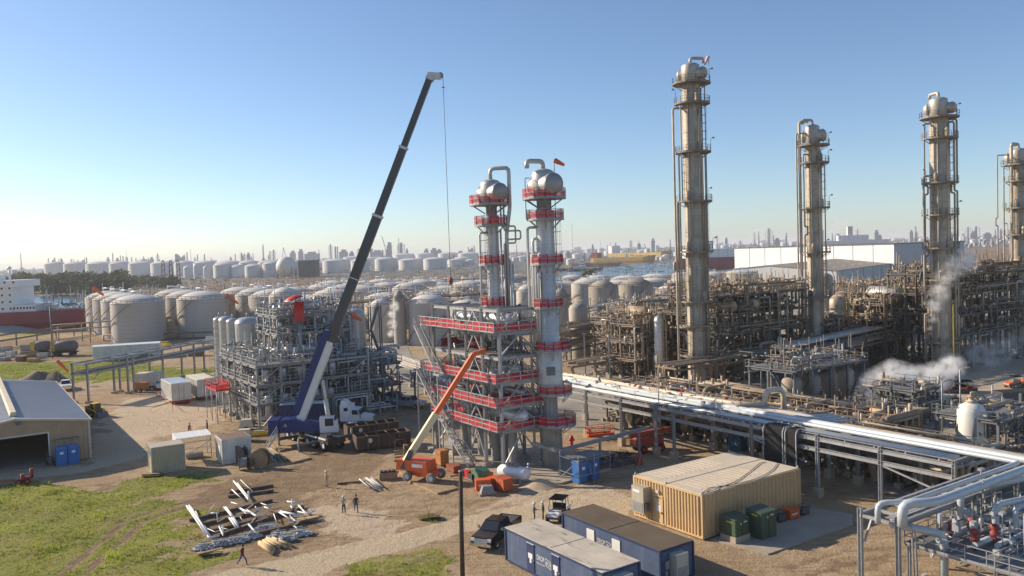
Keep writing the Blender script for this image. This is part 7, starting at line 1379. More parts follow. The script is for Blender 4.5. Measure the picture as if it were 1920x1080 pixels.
# ================================================================== TANK FARM, HARBOUR, SKYLINE
def tank_proto(mat, dome, detail=True):
    t = thing('storage_tank', 'x', 'storage tank', (0, 0, 0)); b = B(); b.lathe([(1, 0), (1, 1)], 40); b.lathe([(1, .985), (1.012, .985), (1.012, 1.0), (1, 1.0)], 40, smooth=False); s = b.build('shell', mat, t)
    b = B(); b.lathe([(1.005, 1.0), (.88, 1.06), (.66, 1.125), (.4, 1.17), (.15, 1.19), (0, 1.193)], 40); b.build('roof', dome, t)
    if detail:
        b = B(); P = arcpts((0, 0), 1.0, 0, 2 * PI, 26, 1.0)
        for a, c in zip(P[:-1], P[1:]): a, c = Vector(a), Vector(c); b.beam(a, a + Vector((0, 0, .085)), .011); [b.beam(a + Vector((0, 0, k)), c + Vector((0, 0, k)), .011) for k in (.045, .085)]
        b.build('railing', STEELO, t); b = B(); b.tube([(.12, 0, 1.18), (.12, 0, 1.3), (.24, 0, 1.3), (.24, 0, 1.17)], .028, 7); b.tube([(.12, 0, 1.27), (-.3, .2, 1.27), (-.3, .2, 1.15)], .02, 7); b.build('vent', WHITE, t)
        b = B(); n = 22
        for i in range(n):
            a0, a1 = R(150 + i * 5.5), R(150 + (i + 1) * 5.5); b.beam((1.05 * math.cos(a0), 1.05 * math.sin(a0), i / n), (1.05 * math.cos(a1), 1.05 * math.sin(a1), (i + 1) / n), .03, .012)
            b.beam((1.08 * math.cos(a0), 1.08 * math.sin(a0), i / n + .08), (1.08 * math.cos(a1), 1.08 * math.sin(a1), (i + 1) / n + .08), .005)
        b.build('stair', STEELO, t)
    return t
TP = tank_proto(TANKW, TANKD); TG = tank_proto(TANKG, TANKG); TF = tank_proto(TANKF, TANKF, False)
used = {}
def tank(proto, x, y, r, h, label, group, a=0.0):
    if id(proto) not in used: used[id(proto)] = 1; o = proto; o.location = (x, y, 0); o['label'] = label; o['group'] = group; o.scale = (r, r, h); o.rotation_euler = (0, 0, a); return o
    return dup(proto, (x, y, 0), a, label, group, (r, r, h))
F0 = Vector((-122, 269)); st = 20.3; e2x, e2y = math.cos(GA), math.sin(GA)
rt = random.Random(4); RN = ['nearest', 'second', 'third', 'fourth', 'fifth', 'sixth', 'seventh']
gname = 'domed tanks of the storage farm'; cnt = {}
for j in range(0, 15):
    for i in range(0, 7):
        if (j == 0 and i > 3) or (j < 3 and i > 2 and j > 0) or (j >= 3 and i > (6 if j > 4 else 4)) or (j > 11 and i > 2): continue
        off = 0 if j < 2 else 4
        x = F0.x + e2x * st * j - e2y * (-1) * 0 - math.sin(GA) * st * i; y = F0.y + e2y * st * j + math.cos(GA) * st * i
        if j >= 2: x += math.sin(GA) * (14 if j < 6 else 6); y -= math.cos(GA) * (14 if j < 6 else 6)
        r = 8.25 if j < 2 else rt.choice((8.6, 8.0, 7.4, 6.6)); h = (12.6 if j < 3 else rt.choice((11.6, 10.6, 9.6))) if j < 7 else rt.choice((8.5, 7.5, 9.5))
        k = cnt[i] = cnt.get(i, 0) + 1
        nth = ORD[k - 1]
        tank(TP, x, y, r, h, 'pale grey domed tank, %s from the left in the %s row of the farm' % (nth, RN[i] if i else 'front'), gname, R(rt.uniform(0, 40)))
for (px0, px1, yb, yt, pr_, lb) in ((690, 735, 643, 575, TP, 'grey flat domed tank right of the tall silver silo'), (738, 762, 648, 562, TG, 'brown stained tank behind the thin white steam wisp'), (762, 842, 648, 569, TP, 'wide pale tank behind the left end of the steel frame'), (842, 905, 628, 574, TP, 'pale tank half hidden behind the steel frame top'), (1040, 1072, 660, 560, TG, 'stained tank close behind the larger new tower'), (1108, 1162, 612, 540, TG, 'stained tank with streaked walls right of the new towers'), (1166, 1232, 606, 536, TG, 'widest stained tank with rusty rim left of the tallest column'), (900, 945, 610, 560, TG, 'grey stained tank glimpsed between the new towers'), (612, 645, 625, 575, TP, 'pale tank immediately left of the crane boom'), (970, 1010, 615, 548, TP, 'pale tank glimpsed between the two new towers'), (500, 560, 640, 556, TP, 'pale tank rising behind the new process unit'), (1235, 1290, 592, 545, TP, 'low white domed tank behind the tallest column'), (1240, 1262, 545, 528, TP, 'small white tank by the channel left of the tallest column')):
    q = G((px0 + px1) / 2, yb); r = (px1 - px0) / 2 / FPX * q.y; h = HT(q, yt); tank(pr_, q.x, q.y + r, r, h, lb, gname, R(rt.uniform(0, 60)))
# clutter of vents and catwalks between the tanks: pipe bridges
for k, (a, c, lb) in enumerate((((600, 640), (1030, 600), 'long catwalk and pipe bank crossing the middle of the tank farm'), ((420, 600), (760, 590), 'catwalk pipe bank behind the new process unit'), ((1060, 640), (1290, 575), 'pipe bank between the stained tanks and the tall column'), ((300, 610), (330, 580), 'short rusty catwalk between front tanks'), ((640, 570), (1040, 556), 'far catwalk bank across the tank roofs'))):
    qa, qc = G(*a), G(*c); t = way('pipe_bank', lb, qa, qc, 4, 11 if k in (0, 1, 4) else 7, 9, 14, [STEELO, PIPEW, PIPEO, WHITED], 60 + k, steel=STEELO, group='pipe banks in the tank farm'); d = (qc - qa).length; b = B(); jumble(random.Random(k), b, 0, d, -8, 8, [9, 10, 11, 12] if k in (0, 1, 4) else [4, 6, 7], 420, 1.3); o = b.build('small_pipework', [PIPEW, STEELO, PIPEO, WHITED], t); o['kind'] = 'stuff'
for px, Y, y, lb in ((425, 280, 553, 'orange windsock on the tank roof left of the silver silos'), (630, 300, 541, 'orange windsock on a tank roof just left of the boom'), (174, 285, 538, 'orange windsock above the leftmost domed tanks')):
    q = D(px, y, Y); windsock(lb, (q.x, q.y, 0), q.z, (.85, -.2, 0), L=5, r=.7, drop=.7)
# fences, poles and rail wagons on the left
def pole(label, px, ytop, r=.15, cat='pole', lampy=None):
    q = G(*px); h = HT(q, ytop); t = thing('utility_pole', label, cat, (q.x, q.y, 0), 0, 'slim poles on the left'); b = B(); b.cyl((0, 0, 0), r, h, 8); b.build('shaft', STEELD, t); b = B(); b.beam((-.9, 0, h - .6), (.9, 0, h - .6), .12); b.build('crossarm', STEELD, t)
pole('dark slim pole standing before the red ship hull', (99, 672), 575); pole('thin pole at the far left by the ship', (30, 618), 583); pole('short thin pole left of the front tanks', (111, 646), 612); pole('thin pole at the tank farm corner', (155, 640), 608)
for i, (a, c) in enumerate((((-10, 655), (200, 620)), ((100, 648), (420, 622)), ((195, 640), (420, 634)))):
    qa, qc = G(*a), G(*c); d = qc - qa; t = thing('pipe_line', ('long low pipe line on stanchions before the ship', 'pipe line on tall stanchions before the front tanks', 'low rusty pipe line at the front tank feet')[i], 'pipe line', qa, math.atan2(d.y, d.x), 'pipe lines on the left'); L = d.length; n = int(L / 9); hh = (4, 6.5, 2)[i]
    for k in range(n + 1): b = B(); b.beam((k * L / n, 0, 0), (k * L / n, 0, hh), .3); b.build('stanchion', STEELO, t)
    for k in range(4 if i != 1 else 2): b = B(); b.tube([(0, k * .5, hh - (k % 2) * 1.8), (L, k * .5, hh - (k % 2) * 1.8)], .22, 6); b.build('pipe', (STEELO, PIPEO, RUST)[i], t)
for k, (px, w) in enumerate(((78, 33), (122, 46))):
    q = G(px, 667); t = thing('rail_tank_car', ('shorter dirty tank wagon behind the dark pole', 'longer dirty tank wagon with yellow end')[k], 'tank wagon', (q.x, q.y, 0), R(8), 'dirty tank wagons'); L = w / FPX * q.y; b = B(); hvessel(b, (0, 0, 2.7), 1.5, L - 1.2, (1, 0, 0)); b.build('barrel', M('dirty_tank_car', (.16, .15, .15), .6, .1, .4, .5, streak=.5) if not k else MATS['dirty_tank_car'], t); b = B(); b.lathe([(1.53, -.1), (1.53, .9), (1.2, 1.1)], 18, (-L / 2 + .3, 0, 2.7), axis=(1, 0, 0)); b.build('yellow_end', YELLOW, t); b = B(); b.bx(-L / 2, -1.2, .9, L / 2, 1.2, 1.2); b.build('frame', BLACK, t)
    for x in (-L * .35, -L * .25, L * .25, L * .35):
        for s in (-1, 1): w_ = B(); wheel(w_, (x, s * .9, .45), .45, .15); w_.build('wheel', [BLACK, GREYD], t)
q = G(240, 672); t = thing('covered_shed', 'long white sheeted shed with torn side behind the pipe bridge', 'shed', (q.x, q.y, 0), R(17)); b = B(); b.corr((-8, -2), (8, -2), 0, 3.6, .6, .05); b.corr((8, -2), (8, 2), 0, 3.6, .6, .05); b.corr((8, 2), (-8, 2), 0, 3.6, .6, .05); b.corr((-8, 2), (-8, -2), 0, 3.6, .6, .05); b.build('wall', WHITED, t); b = B(); b.hexa([(-8.2, -2.2, 3.6), (8.2, -2.2, 3.6), (8.2, 2.2, 3.6), (-8.2, 2.2, 3.6), (-8.2, -2.2, 3.8), (8.2, -2.2, 3.8), (8.2, 0, 4.1), (-8.2, 0, 4.1)]); b.build('roof', WHITE, t)
rr = random.Random(9)
for k in range(26):
    x = rr.choice((rr.uniform(0, 62), rr.uniform(60, 200), rr.uniform(290, 410))); y = rr.uniform(658, 682) - (x / 200) * 8; q = G(x, y); d = (rr.uniform(1.5, 4), rr.uniform(1.2, 2.4), rr.uniform(.8, 2.2)); lb = ['yellow', 'white', 'grey', 'brown', 'rusty'][k % 5]
    t = thing('material_crate', lb + ' crate or skid among the stored material before the rail wagons', 'crate', (q.x, q.y, 0), rr.uniform(-.5, .5), 'stored crates on the left, ' + lb); b = B(); b.bx(-d[0] / 2, -d[1] / 2, .12, d[0] / 2, d[1] / 2, d[2]); b.build('box', [YELLOW, WHITED, GREYM, WOOD, RUST][k % 5], t); b = B(); b.bx(-d[0] / 2, -d[1] / 2, 0, d[0] / 2, d[1] / 2, .12); b.bx(-d[0] / 2 - .05, -.1, d[2] + .004, d[0] / 2 + .05, .1, d[2] + .06); b.build('skid', WOODD, t)
# ---- ships
def ship(name, label, px, heading, L, Wd, hz, hullm, house=None, housem=WHITE, bow=.14, deckm=None, keel=None, cat='ship', houses=(), pipes=0, seed=0):
    q = G(*px); t = thing(name, label, cat, (q.x, q.y, 0), heading); b = B(); n = 14; S = []
    for i in range(n + 1):
        u = i / n; x = (u - .5) * L; w = 1.0; 
        if u > 1 - bow: w = math.sqrt(max(0.0, 1 - ((u - 1 + bow) / bow) ** 2)) * .98 + .02
        if u < .06: w = .75 + .25 * u / .06
        rise = 1 + (.28 * ((u - 1 + bow) / bow) if u > 1 - bow else 0); S.append([(x - (.03 * L * (u > .93)), -w * Wd / 2 * .9, -.4), (x, -w * Wd / 2, hz * .35), (x + (.015 * L if u > .93 else 0), -w * Wd / 2, hz * rise), (x + (.015 * L if u > .93 else 0), w * Wd / 2, hz * rise), (x, w * Wd / 2, hz * .35), (x - (.03 * L * (u > .93)), w * Wd / 2 * .9, -.4)])
    base = len(b.v)
    for s in S: b.v += s
    for i in range(n):
        for k in range(5): b.m = 1 if k in (0, 4) and keel else 0; a = base + i * 6 + k; b.face([a, a + 6, a + 7, a + 1])
    b.m = 0; b.face([base + k for k in range(6)]); b.face([base + n * 6 + k for k in range(6)][::-1]); b.build('hull', [hullm, keel or hullm], t)
    b = B(); b.bx(-L * .49, -Wd * .46, hz * .9, L * (.5 - bow), Wd * .46, hz * .93); b.build('deck', deckm or GREYM, t)
    for (x0, x1, w, z0, z1, m) in houses:
        b = B(); b.bx(x0 * L, -w * Wd / 2, hz * .93 + z0, x1 * L, w * Wd / 2, hz * .93 + z1); hs = b.build('deckhouse', m, t); b = B()
        for zz in np.arange(z0 + 1.6, z1 - .6, 2.7):
            for k in range(7): x = x0 * L + (x1 - x0) * L * (k + .5) / 7; b.bx(x - .35, -w * Wd / 2 - .05, hz * .93 + zz, x + .35, -w * Wd / 2 - .004, hz * .93 + zz + .8)
        if b.v: b.build('window', GLASS, hs)
    if pipes:
        rr = random.Random(seed); b = B(); jumble(rr, b, -L * .3, L * .3, -Wd * .4, Wd * .4, [hz * .93, hz + 1], pipes, 2.6); o = b.build('deck_pipework', [M('deck_teal', (.12, .26, .27), .6, 0, .2, .5) if 'deck_teal' not in MATS else MATS['deck_teal'], WHITED, MATS.get('deck_teal') or WHITED, WHITED], t); o['kind'] = 'stuff'
        for y in (-1.5, 0, 1.5): b = B(); b.tube([(-L * .25, y, hz + 2), (L * .42, y, hz + 2)], .3, 6); b.build('deck_pipe', MATS['deck_teal'], t)
    return t
HULLR = M('hull_dark_red', (.25, .028, .035), .5, 0, .15, .08); q0 = G(60, 616)
sh = ship('tanker_ship', 'dark red hulled tanker with white deckhouse berthed behind the left tanks', (288, 605), R(9), 140, 22, 7.4, HULLR, bow=.1, houses=((-.5, -.355, .9, 0, 10.5, WHITE), (-.5, -.34, 1.0, 10.5, 13.2, WHITE), (-.36, -.30, .9, 0, 3.2, WHITE), (-.48, -.42, .5, 13.2, 15.5, WHITE)), pipes=650, seed=2)
xs0 = -.45 * 140
b = B(); b.tube([(xs0, 0, 20), (xs0 + 1, 0, 33), (xs0 + 1, 0, 38)], 1.0, 8, True, .15); b.beam((xs0 - 2, 0, 31), (xs0 + 4, 0, 31), .8); b.beam((xs0 - 1, -3, 34), (xs0 + 2, 3, 34), .3); b.build('mast', WHITE, sh)
b = B(); b.cyl((xs0 + 1, 0, 29.4), 1.3, 1.0, 10); b.build('mast_collar', ORANGE, sh); b = B(); b.cyl((xs0 + 9, -2, 20), .5, 4, 8); b.lathe([(0, 4), (.9, 4.6), (.9, 5.2), (0, 6)], 10, (xs0 + 9, -2, 20)); b.build('radar_dome', WHITE, sh)
YH = M('hull_ochre', (.34, .22, .04), .6, 0, .15, .05); KR = M('hull_keel_red', (.4, .1, .08), .6, 0, .1, .05); NV = M('hull_navy', (.03, .045, .07), .5, 0, .1, .05)
ship('tanker_ship', 'large ochre hulled tanker with red waterline across the channel', (1200, 486), R(-62), 190, 26, 13, YH, bow=.12, keel=KR, houses=((.1, .14, .3, 0, 8, WHITE), (-.49, -.42, .8, 0, 16, WHITE)), pipes=160, seed=5)
ship('tanker_ship', 'ochre and navy bow of a smaller tanker left of the large one', (1168, 493), R(-35), 110, 18, 9, YH, bow=.15, houses=((.05, .07, .2, 0, 7, WHITE), (-.48, -.38, .8, 0, 9, BROWNR)), pipes=100, seed=6)
ship('barge', 'long brown barge lying low before the ochre bow', (1118, 500), R(-8), 66, 14, 4.5, M('hull_brown', (.3, .17, .1), .7, 0, .15, .1), bow=.08, houses=((-.3, -.1, .6, 0, 1.2, KR),), cat='barge')
ship('tug_boat', 'grey towboat with stacked white wheelhouse nearest the channel bank', (1096, 508), R(-12), 40, 10, 2.6, NV, bow=.3, houses=((-.3, .05, .8, 0, 3, WHITED), (-.15, .02, .6, 3, 6, WHITE), (-.1, 0, .45, 6, 8.6, WHITE)), cat='boat')
ship('barge', 'dark empty barge beside the grey towboat', (1066, 508), R(-10), 36, 11, 3, NV, bow=.12, houses=((-.4, .3, .5, 0, .6, GREYM),), cat='barge')
ship('cargo_ship', 'white and dark red ship hidden behind the tallest column and warehouse', (1352, 505), R(5), 90, 18, 12, HULLR, bow=.2, houses=((-.4, .3, .8, 0, 9, WHITE), (-.3, -.1, .6, 9, 17, WHITE)), cat='ship')
ship('passenger_ship', 'white ship superstructure visible above the long white warehouse', (1608, 478), R(-10), 150, 26, 12, WHITE, bow=.2, houses=((-.4, .3, .8, 0, 12, WHITE), (-.2, .1, .6, 12, 20, WHITE), (-.1, -.05, .3, 20, 34, WHITED)), cat='ship')
# ---- white warehouses on the right
WPAN = M('warehouse_panel', (.74, .74, .72), .6, 0, .04, .05); WSHADE = M('warehouse_panel_shaded', (.44, .46, .48), .6, 0, .05, .05); BRF = M('brown_roof_sheet', (.3, .255, .2), .8, 0, .12, .02)  # side walls use the white panel with its shade put into the colour
A = G(1570, 537); Bq = Vector((114.8, 487.7)); d1 = (Bq - Vector((A.x, A.y))); d1 = d1.normalized(); wd = 76; n2 = Vector((-d1.y, d1.x)); n2 = n2 if n2.x > 0 else -n2; Lw = 185; hE = 8.3
ang = math.atan2(n2.y, n2.x)
t = thing('white_warehouse', 'low white warehouse with brown roof and long shaded side wall', 'warehouse', (A.x, A.y, 0), ang)            # local x along the side wall, y to the back
def wx(px, py): return (px, py)
sgn = 1 if (Vector((math.cos(ang + PI / 2), math.sin(ang + PI / 2))).dot(d1)) > 0 else -1
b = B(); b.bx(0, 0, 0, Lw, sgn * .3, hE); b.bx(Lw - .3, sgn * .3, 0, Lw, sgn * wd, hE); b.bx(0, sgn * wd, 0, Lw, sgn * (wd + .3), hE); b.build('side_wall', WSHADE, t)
b = B(); y0, y1 = sgn * .3, sgn * wd; ym = (y0 + y1) / 2; P = [(y0, 0), (y1, 0), (y1, hE), (ym, hE + 3.4), (y0, hE)]; b.xprism(P, -.2, .2); b.build('gable_wall', WPAN, t)
b = B(); 
for s in (0, 1): ya, yb = (sgn * -.5, ym) if s == 0 else (ym, sgn * (wd + .8)); za, zb_ = (hE, hE + 3.45) if s == 0 else (hE + 3.45, hE); b.hexa([(-.6, ya, za), (Lw + .5, ya, za), (Lw + .5, yb, zb_), (-.6, yb, zb_), (-.6, ya, za + .25), (Lw + .5, ya, za + .25), (Lw + .5, yb, zb_ + .25), (-.6, yb, zb_ + .25)])
b.build('roof', BRF, t); b = B()
for k in range(10):
    for f in (.25, .6): yy = sgn * wd / 2 * f; z = hE + 3.45 * f + .3; b.box((10 + k * 18 + 6 * f, yy, z), (7, 1.2, .15))
b.build('skylight', WHITE, t); b = B()
for k in range(9): b.bx(10 + k * 21, -sgn * .08, 0, 10.4 + k * 21, -sgn * .01, hE)
b.build('panel_joint', GREYD, t)
# second, taller and further away
Yf = 620; P0, P1, P2 = D(1377, 466, Yf), D(1676, 458, Yf - 105), D(1726, 452, Yf - 40); zt = 19.3
P0 = G(1377, 466, 18.2) ; P1 = G(1676, 458, 18.2); sc_ = .62; P0 = Vector((P0.x * sc_, P0.y * sc_)); P1 = Vector((P1.x * sc_, P1.y * sc_)); zt = CAMH - (CAMH - 18.2) * sc_; P2 = G(1728, 452.5, zt).xy if G(1728, 452.5, zt).y < 3000 else P1 + Vector((120, 200))
d = P1 - P0; L = d.length; a = math.atan2(d.y, d.x); nrm = Vector((-d.y, d.x)).normalized(); nrm = nrm if nrm.x > 0 else -nrm; sg = 1 if Vector((-math.sin(a), math.cos(a))).dot(nrm) > 0 else -1
t = thing('white_warehouse', 'long taller white panelled warehouse behind the brown roofed one', 'warehouse', (P0.x, P0.y, 0), a); dep = 75
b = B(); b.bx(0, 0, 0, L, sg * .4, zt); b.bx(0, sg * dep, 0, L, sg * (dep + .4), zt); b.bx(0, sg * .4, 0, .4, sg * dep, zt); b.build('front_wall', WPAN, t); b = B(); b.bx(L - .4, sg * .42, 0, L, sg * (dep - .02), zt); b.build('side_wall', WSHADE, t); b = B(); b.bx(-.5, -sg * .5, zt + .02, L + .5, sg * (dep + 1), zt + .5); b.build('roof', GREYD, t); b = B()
for k in range(1, 9): b.bx(k * L / 9, -sg * .1, 0, k * L / 9 + .5, -sg * .01, zt)
b.build('panel_joint', GREYM, t)
# ---- distant tanks
ft = random.Random(12)
def ftank(px0, px1, yb, yt, label, group, proto=None):
    q = G((px0 + px1) / 2, yb); r = (px1 - px0) / 2 / FPX * q.y; h = HT(q, yt); return tank(proto or TF, q.x, q.y + r, r, h / 1.1, label, group)
x = 75
for k in range(12): w = 38 + (k % 3) * 6; ftank(x, x + w, 519 - (x - 75) * .008, 493 - (x - 75) * .008, 'white tank, %s from the left in the hazy row beyond the wood' % ORD[k], 'hazy row of white tanks'); x += w * .93
for k, (a, c, yb, yt) in enumerate(((380, 392, 522, 500), (395, 432, 522, 495), (430, 458, 521, 498), (455, 488, 521, 497), (488, 525, 520, 492), (342, 358, 522, 500), (362, 372, 522, 497), (600, 650, 512, 487), (655, 690, 511, 487), (700, 742, 508, 484), (745, 790, 507, 486), (792, 835, 506, 484), (735, 772, 492, 476), (778, 812, 491, 475), (820, 858, 490, 474), (858, 896, 489, 474), (640, 680, 494, 481), (690, 730, 490, 479), (838, 870, 500, 486), (872, 890, 499, 487), (905, 930, 492, 476), (935, 955, 488, 475))): ftank(a, c, yb, yt, 'far white tank, %s of the cluster across the channel counted from the left' % (ORD[k] if k < 20 else ('twenty first', 'twenty second')[k - 20]), 'white tanks across the channel')
for k in range(46):
    px = 1040 + ft.random() * 560; w = ft.uniform(7, 20); hz = 503.5 - .0345 * px; yb = hz + ft.uniform(6, 30 if px < 1280 else 14); ftank(px, px + w, yb, yb - w * ft.uniform(.35, .6) - 2, 'small far white tank in the crowd beyond the ships', 'crowd of far white tanks')
for k in range(20):
    px = 1600 + ft.random() * 330; w = ft.uniform(6, 14); hz = 503.5 - .0345 * px; yb = hz + ft.uniform(5, 16); ftank(px, px + w, yb, yb - w * .5 - 2, 'small far white tank behind the warehouses on the right', 'far tanks on the right')
for k in range(26):
    px = 560 + ft.random() * 480; w = ft.uniform(10, 26); hz = 503.5 - .0345 * px; yb = hz + ft.uniform(7, 20); ftank(px, px + w, yb, yb - w * .35 - 2, 'small far white tank on the horizon behind the crane', 'far tanks on the middle horizon')
q = G(538, 522); t = thing('sphere_tank', 'large pale spherical gas tank on legs across the channel', 'sphere tank', (q.x, q.y, 0)); r = 19 / FPX * q.y; zc = HT(q, 500); b = B(); b.lathe([(r * math.sin(PI * i / 14), -r * math.cos(PI * i / 14)) for i in range(15)], 28, (0, 0, zc)); b.build('sphere', TANKD, t)
for k in range(8): a = k * PI / 4; b = B(); b.cyl((r * .95 * math.cos(a), r * .95 * math.sin(a), 0), .6, zc, 8); b.build('leg', STEELO, t)
q = G(575, 520); t = thing('block_building', 'dark green square building right of the sphere tank', 'building', (q.x, q.y, 0)); w = 15 / FPX * q.y; h = HT(q, 489); b = B(); b.bx(-w, 0, 0, w, 30, h); b.build('wall', M('dark_green_wall', (.08, .1, .09), .8, 0, .1, .05), t); b = B(); b.bx(-w - .5, -.5, h, w + .5, 30.5, h + 1); b.build('roof', GREYM, t)
# ---- dark trestle towers and stacks behind the left tanks
for k, px in enumerate((308, 322, 336)):
    q = G(px, 542); h = HT(q, 490); t = thing('dock_frame', 'black lattice dock frame, %s of three behind the domed tanks' % ORD[k], 'loading arm', (q.x, q.y, 0), 0, 'black lattice dock frames'); b = B(); w = 2.0
    for s in (-1, 1): b.beam((s * w, 0, 0), (s * w * .5, 0, h), .5)
    for i in range(5): f = i / 5; b.beam((-w * (1 - f * .5), 0, h * f), (w * (1 - f * .5), 0, h * (f + .15)), .3)
    b.beam((-w * .5, 0, h), (w * .5, 0, h), .6); b.build('frame', BLACK, t); b = B(); b.box((0, 0, h + .5), (1.2, 1, 1)); b.build('sheave_block', GREYD, t)
# ---- skyline stacks, towers and cranes on the horizon: (x, top row, width, kind)
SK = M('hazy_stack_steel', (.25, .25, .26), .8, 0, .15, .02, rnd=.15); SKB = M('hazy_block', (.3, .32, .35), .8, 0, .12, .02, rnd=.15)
sky_list = [(41, 475, 2, 0), (92, 484, 2.2, 0), (104, 483, 3.2, 0), (112, 486, 2.2, 0), (118, 487, 2, 0), (140, 485, 1.6, 0), (148, 487, 1.6, 0), (204, 482, 4.5, 1), (213, 474, 2.6, 0), (227, 479, 2.2, 0), (232, 480, 2.6, 0), (240, 482, 2.2, 0), (248, 482, 2.2, 0), (256, 483, 2, 0), (239, 468, .7, 0), (270, 481, 2.2, 0), (279, 484, 2.4, 0), (297, 475, 4, 2), (337, 476, 11, 3), (352, 473, 2.6, 0), (359, 466, .8, 0), (442, 476, 2.6, 0), (460, 475, 2.6, 0), (495, 458, 2.2, 0), (494, 462, 1.4, 0), (514, 468, 6, 2), (550, 470, 9, 1), (565, 467, 8, 1), (585, 472, 22, 1), (621, 458, 6, 2), (630, 462, 4, 0), (634, 462, 2.4, 0), (645, 468, 14, 1), (660, 471, 8, 1), (697, 466, 12, 2), (708, 469, 18, 1), (731, 454, 8.5, 1), (749, 446, 1.3, 0), (753, 455, 12, 2), (735, 455, 1.2, 0), (800, 466, 8, 1), (814, 465, 11, 1), (824, 467, 9, 1), (864, 470, 9, 1), (884, 465, 1.2, 0), (891, 463, 1, 0), (1074, 420, .8, 0), (1127, 452, .8, 0), (1145, 455, 1.2, 0), (1154, 455, 1.2, 0), (1197, 450, 1, 0), (1257, 449, 3, 0), (1345, 440, 3, 2), (1363, 447, 3.2, 0), (1388, 451, 5, 2), (1415, 435, 4, 2), (1423, 434, 3.2, 0), (1442, 428, 9, 2), (1451, 441, 2.2, 0), (1457, 446, 8, 1), (1475, 437, 3, 0), (1543, 430, 6, 2), (1570, 438, 9, 1), (1593, 429, 3, 0), (1608, 429, 4, 2), (1650, 440, 5, 1), (1717, 424, 3.2, 0), (1815, 425, 7, 2), (1830, 424, 9, 2), (1850, 436, 12, 1), (1866, 430, 3, 0), (1790, 438, 8, 1)]
rk = random.Random(31)
sky_list += [(rk.uniform(85, 620), 0, rk.uniform(1.4, 3), rk.choice((0, 0, 0, 1, 2))) for k in range(46)] + [(rk.uniform(620, 1900), 0, rk.uniform(1.4, 4), rk.choice((0, 1, 1, 2))) for k in range(40)]
sky_list = [(a, c if c else 503.5 - .0345 * a - rk.uniform(5, 16), w * (2 if not c and k > 0 else 1), k) for a, c, w, k in sky_list]
kinds = ('thin far stack', 'hazy far block of steelwork', 'hazy far process tower', 'far dome topped block')
for k, (px, yt, w, kd) in enumerate(sky_list):
    hz = 503.5 - .0345 * px; q = G(px, hz + 13); h = HT(q, yt); r = w / 2 / FPX * q.y; t = thing('far_stack' if kd == 0 else 'far_tower', kinds[kd] + ' on the skyline ' + ('at the far left' if px < 300 else 'behind the left tanks' if px < 560 else 'behind the crane boom' if px < 900 else 'beyond the ships' if px < 1300 else 'behind the warehouses' if px < 1700 else 'at the right edge'), 'stack' if kd == 0 else 'tower', (q.x, q.y, 0), 0, kinds[kd] + 's'); b = B()
    if kd == 0: b.cyl((0, 0, 0), r, h, 8, r * .8); b.build('shaft', SK, t)
    elif kd == 1: 
        b.bx(-r, -r, 0, r, r, h * .85); b.bx(-r * .5, -r * .6, h * .85, r * .7, r * .4, h); b.build('block', SKB, t)
    elif kd == 2:
        b.cyl((0, 0, 0), r * .45, h, 8); b.build('column', SK, t); b = B()
        for i in range(6): z = h * (.3 + .12 * i); b.bx(-r, -r, z, r, r, z + h * .012); [b.beam((sx_ * r, sy * r, z), (sx_ * r, sy * r, z + h * .12), r * .12) for sx_ in (-1, 1) for sy in (-1, 1)] if i < 5 else None
        b.build('platform', SKB, t)
    else: b.hexa([(-r, -r, 0), (r, -r, 0), (r, r, 0), (-r, r, 0), (-r, -r, h), (-r * .3, -r, h * .9), (-r * .3, r, h * .9), (-r, r, h)]); b.hexa([(-r * .3, -r, h * .0), (r, -r, 0), (r, r, 0), (-r * .3, r, 0), (-r * .3, -r, h * .88), (r, -r, h * .6), (r, r, h * .6), (-r * .3, r, h * .88)]); b.build('block', SKB, t)
for px, x2, yt, yb, lb in ((718, 725, 443, 470, 'thin far crane leaning left behind the boom'), (1208, 1214, 457, 473, 'thin dark far crane jib beyond the ships')):
    q = G(px, 503.5 - .0345 * px + 14); t = thing('far_crane', lb, 'crane', (q.x, q.y, 0), 0); s = q.y / FPX; h = HT(q, yt); b = B(); b.beam(((x2 - px) * s, 0, HT(q, yb)), (0, 0, h), 1.2 * s); b.build('jib', SK, t); b = B(); b.beam(((x2 - px) * s, 0, 0), ((x2 - px) * s, 0, HT(q, yb) + 3), 2.2 * s); b.build('mast', SK, t)
q = G(533, 500); t = thing('far_crane', 'far A shaped derrick above the sphere tank', 'crane', (q.x, q.y, 0)); s = q.y / FPX; h = HT(q, 464); b = B(); b.beam((-5 * s, 0, 0), (0, 0, h), .8 * s); b.build('leg', SK, t); b = B(); b.beam((8 * s, 0, 0), (0, 0, h), .8 * s); b.build('leg', SK, t)
# hazy low clutter that reads as one mass on the horizon
b = B(); rr = random.Random(77)
for k in range(1500):
    px = rr.uniform(-60, 1980); hz = 503.5 - .0345 * px; q = G(px, hz + rr.uniform(6, 24)); s = q.y / FPX; w = rr.uniform(1.0, 6) * s; h = rr.uniform(1, 7) * s * (1 if rr.random() < .8 else 1.8); b.m = rr.choice((0, 0, 1, 2)); b.box((q.x, q.y, h / 2), (w, w, h))
o = b.build('far_industrial_clutter', [SKB, SK, WHITED]); o['kind'] = 'stuff'; tag(o, 'hazy mass of far low industrial buildings and steelwork along the horizon', 'industrial area')
b = B()
for k in range(3200):
    px = rr.uniform(250, 1290); hz = 503.5 - .0345 * px; y = rr.uniform(hz + 24, hz + 56); q = G(px, y); s = q.y / FPX; L = rr.uniform(2, 14) * s; h = rr.uniform(1, 9) * s * .8; b.m = rr.choice((0, 1, 2)); 
    if rr.random() < .5: b.beam((q.x - L / 2, q.y, h), (q.x + L / 2, q.y, h), .5 * s)
    else: b.beam((q.x, q.y, 0), (q.x, q.y, h), .5 * s)
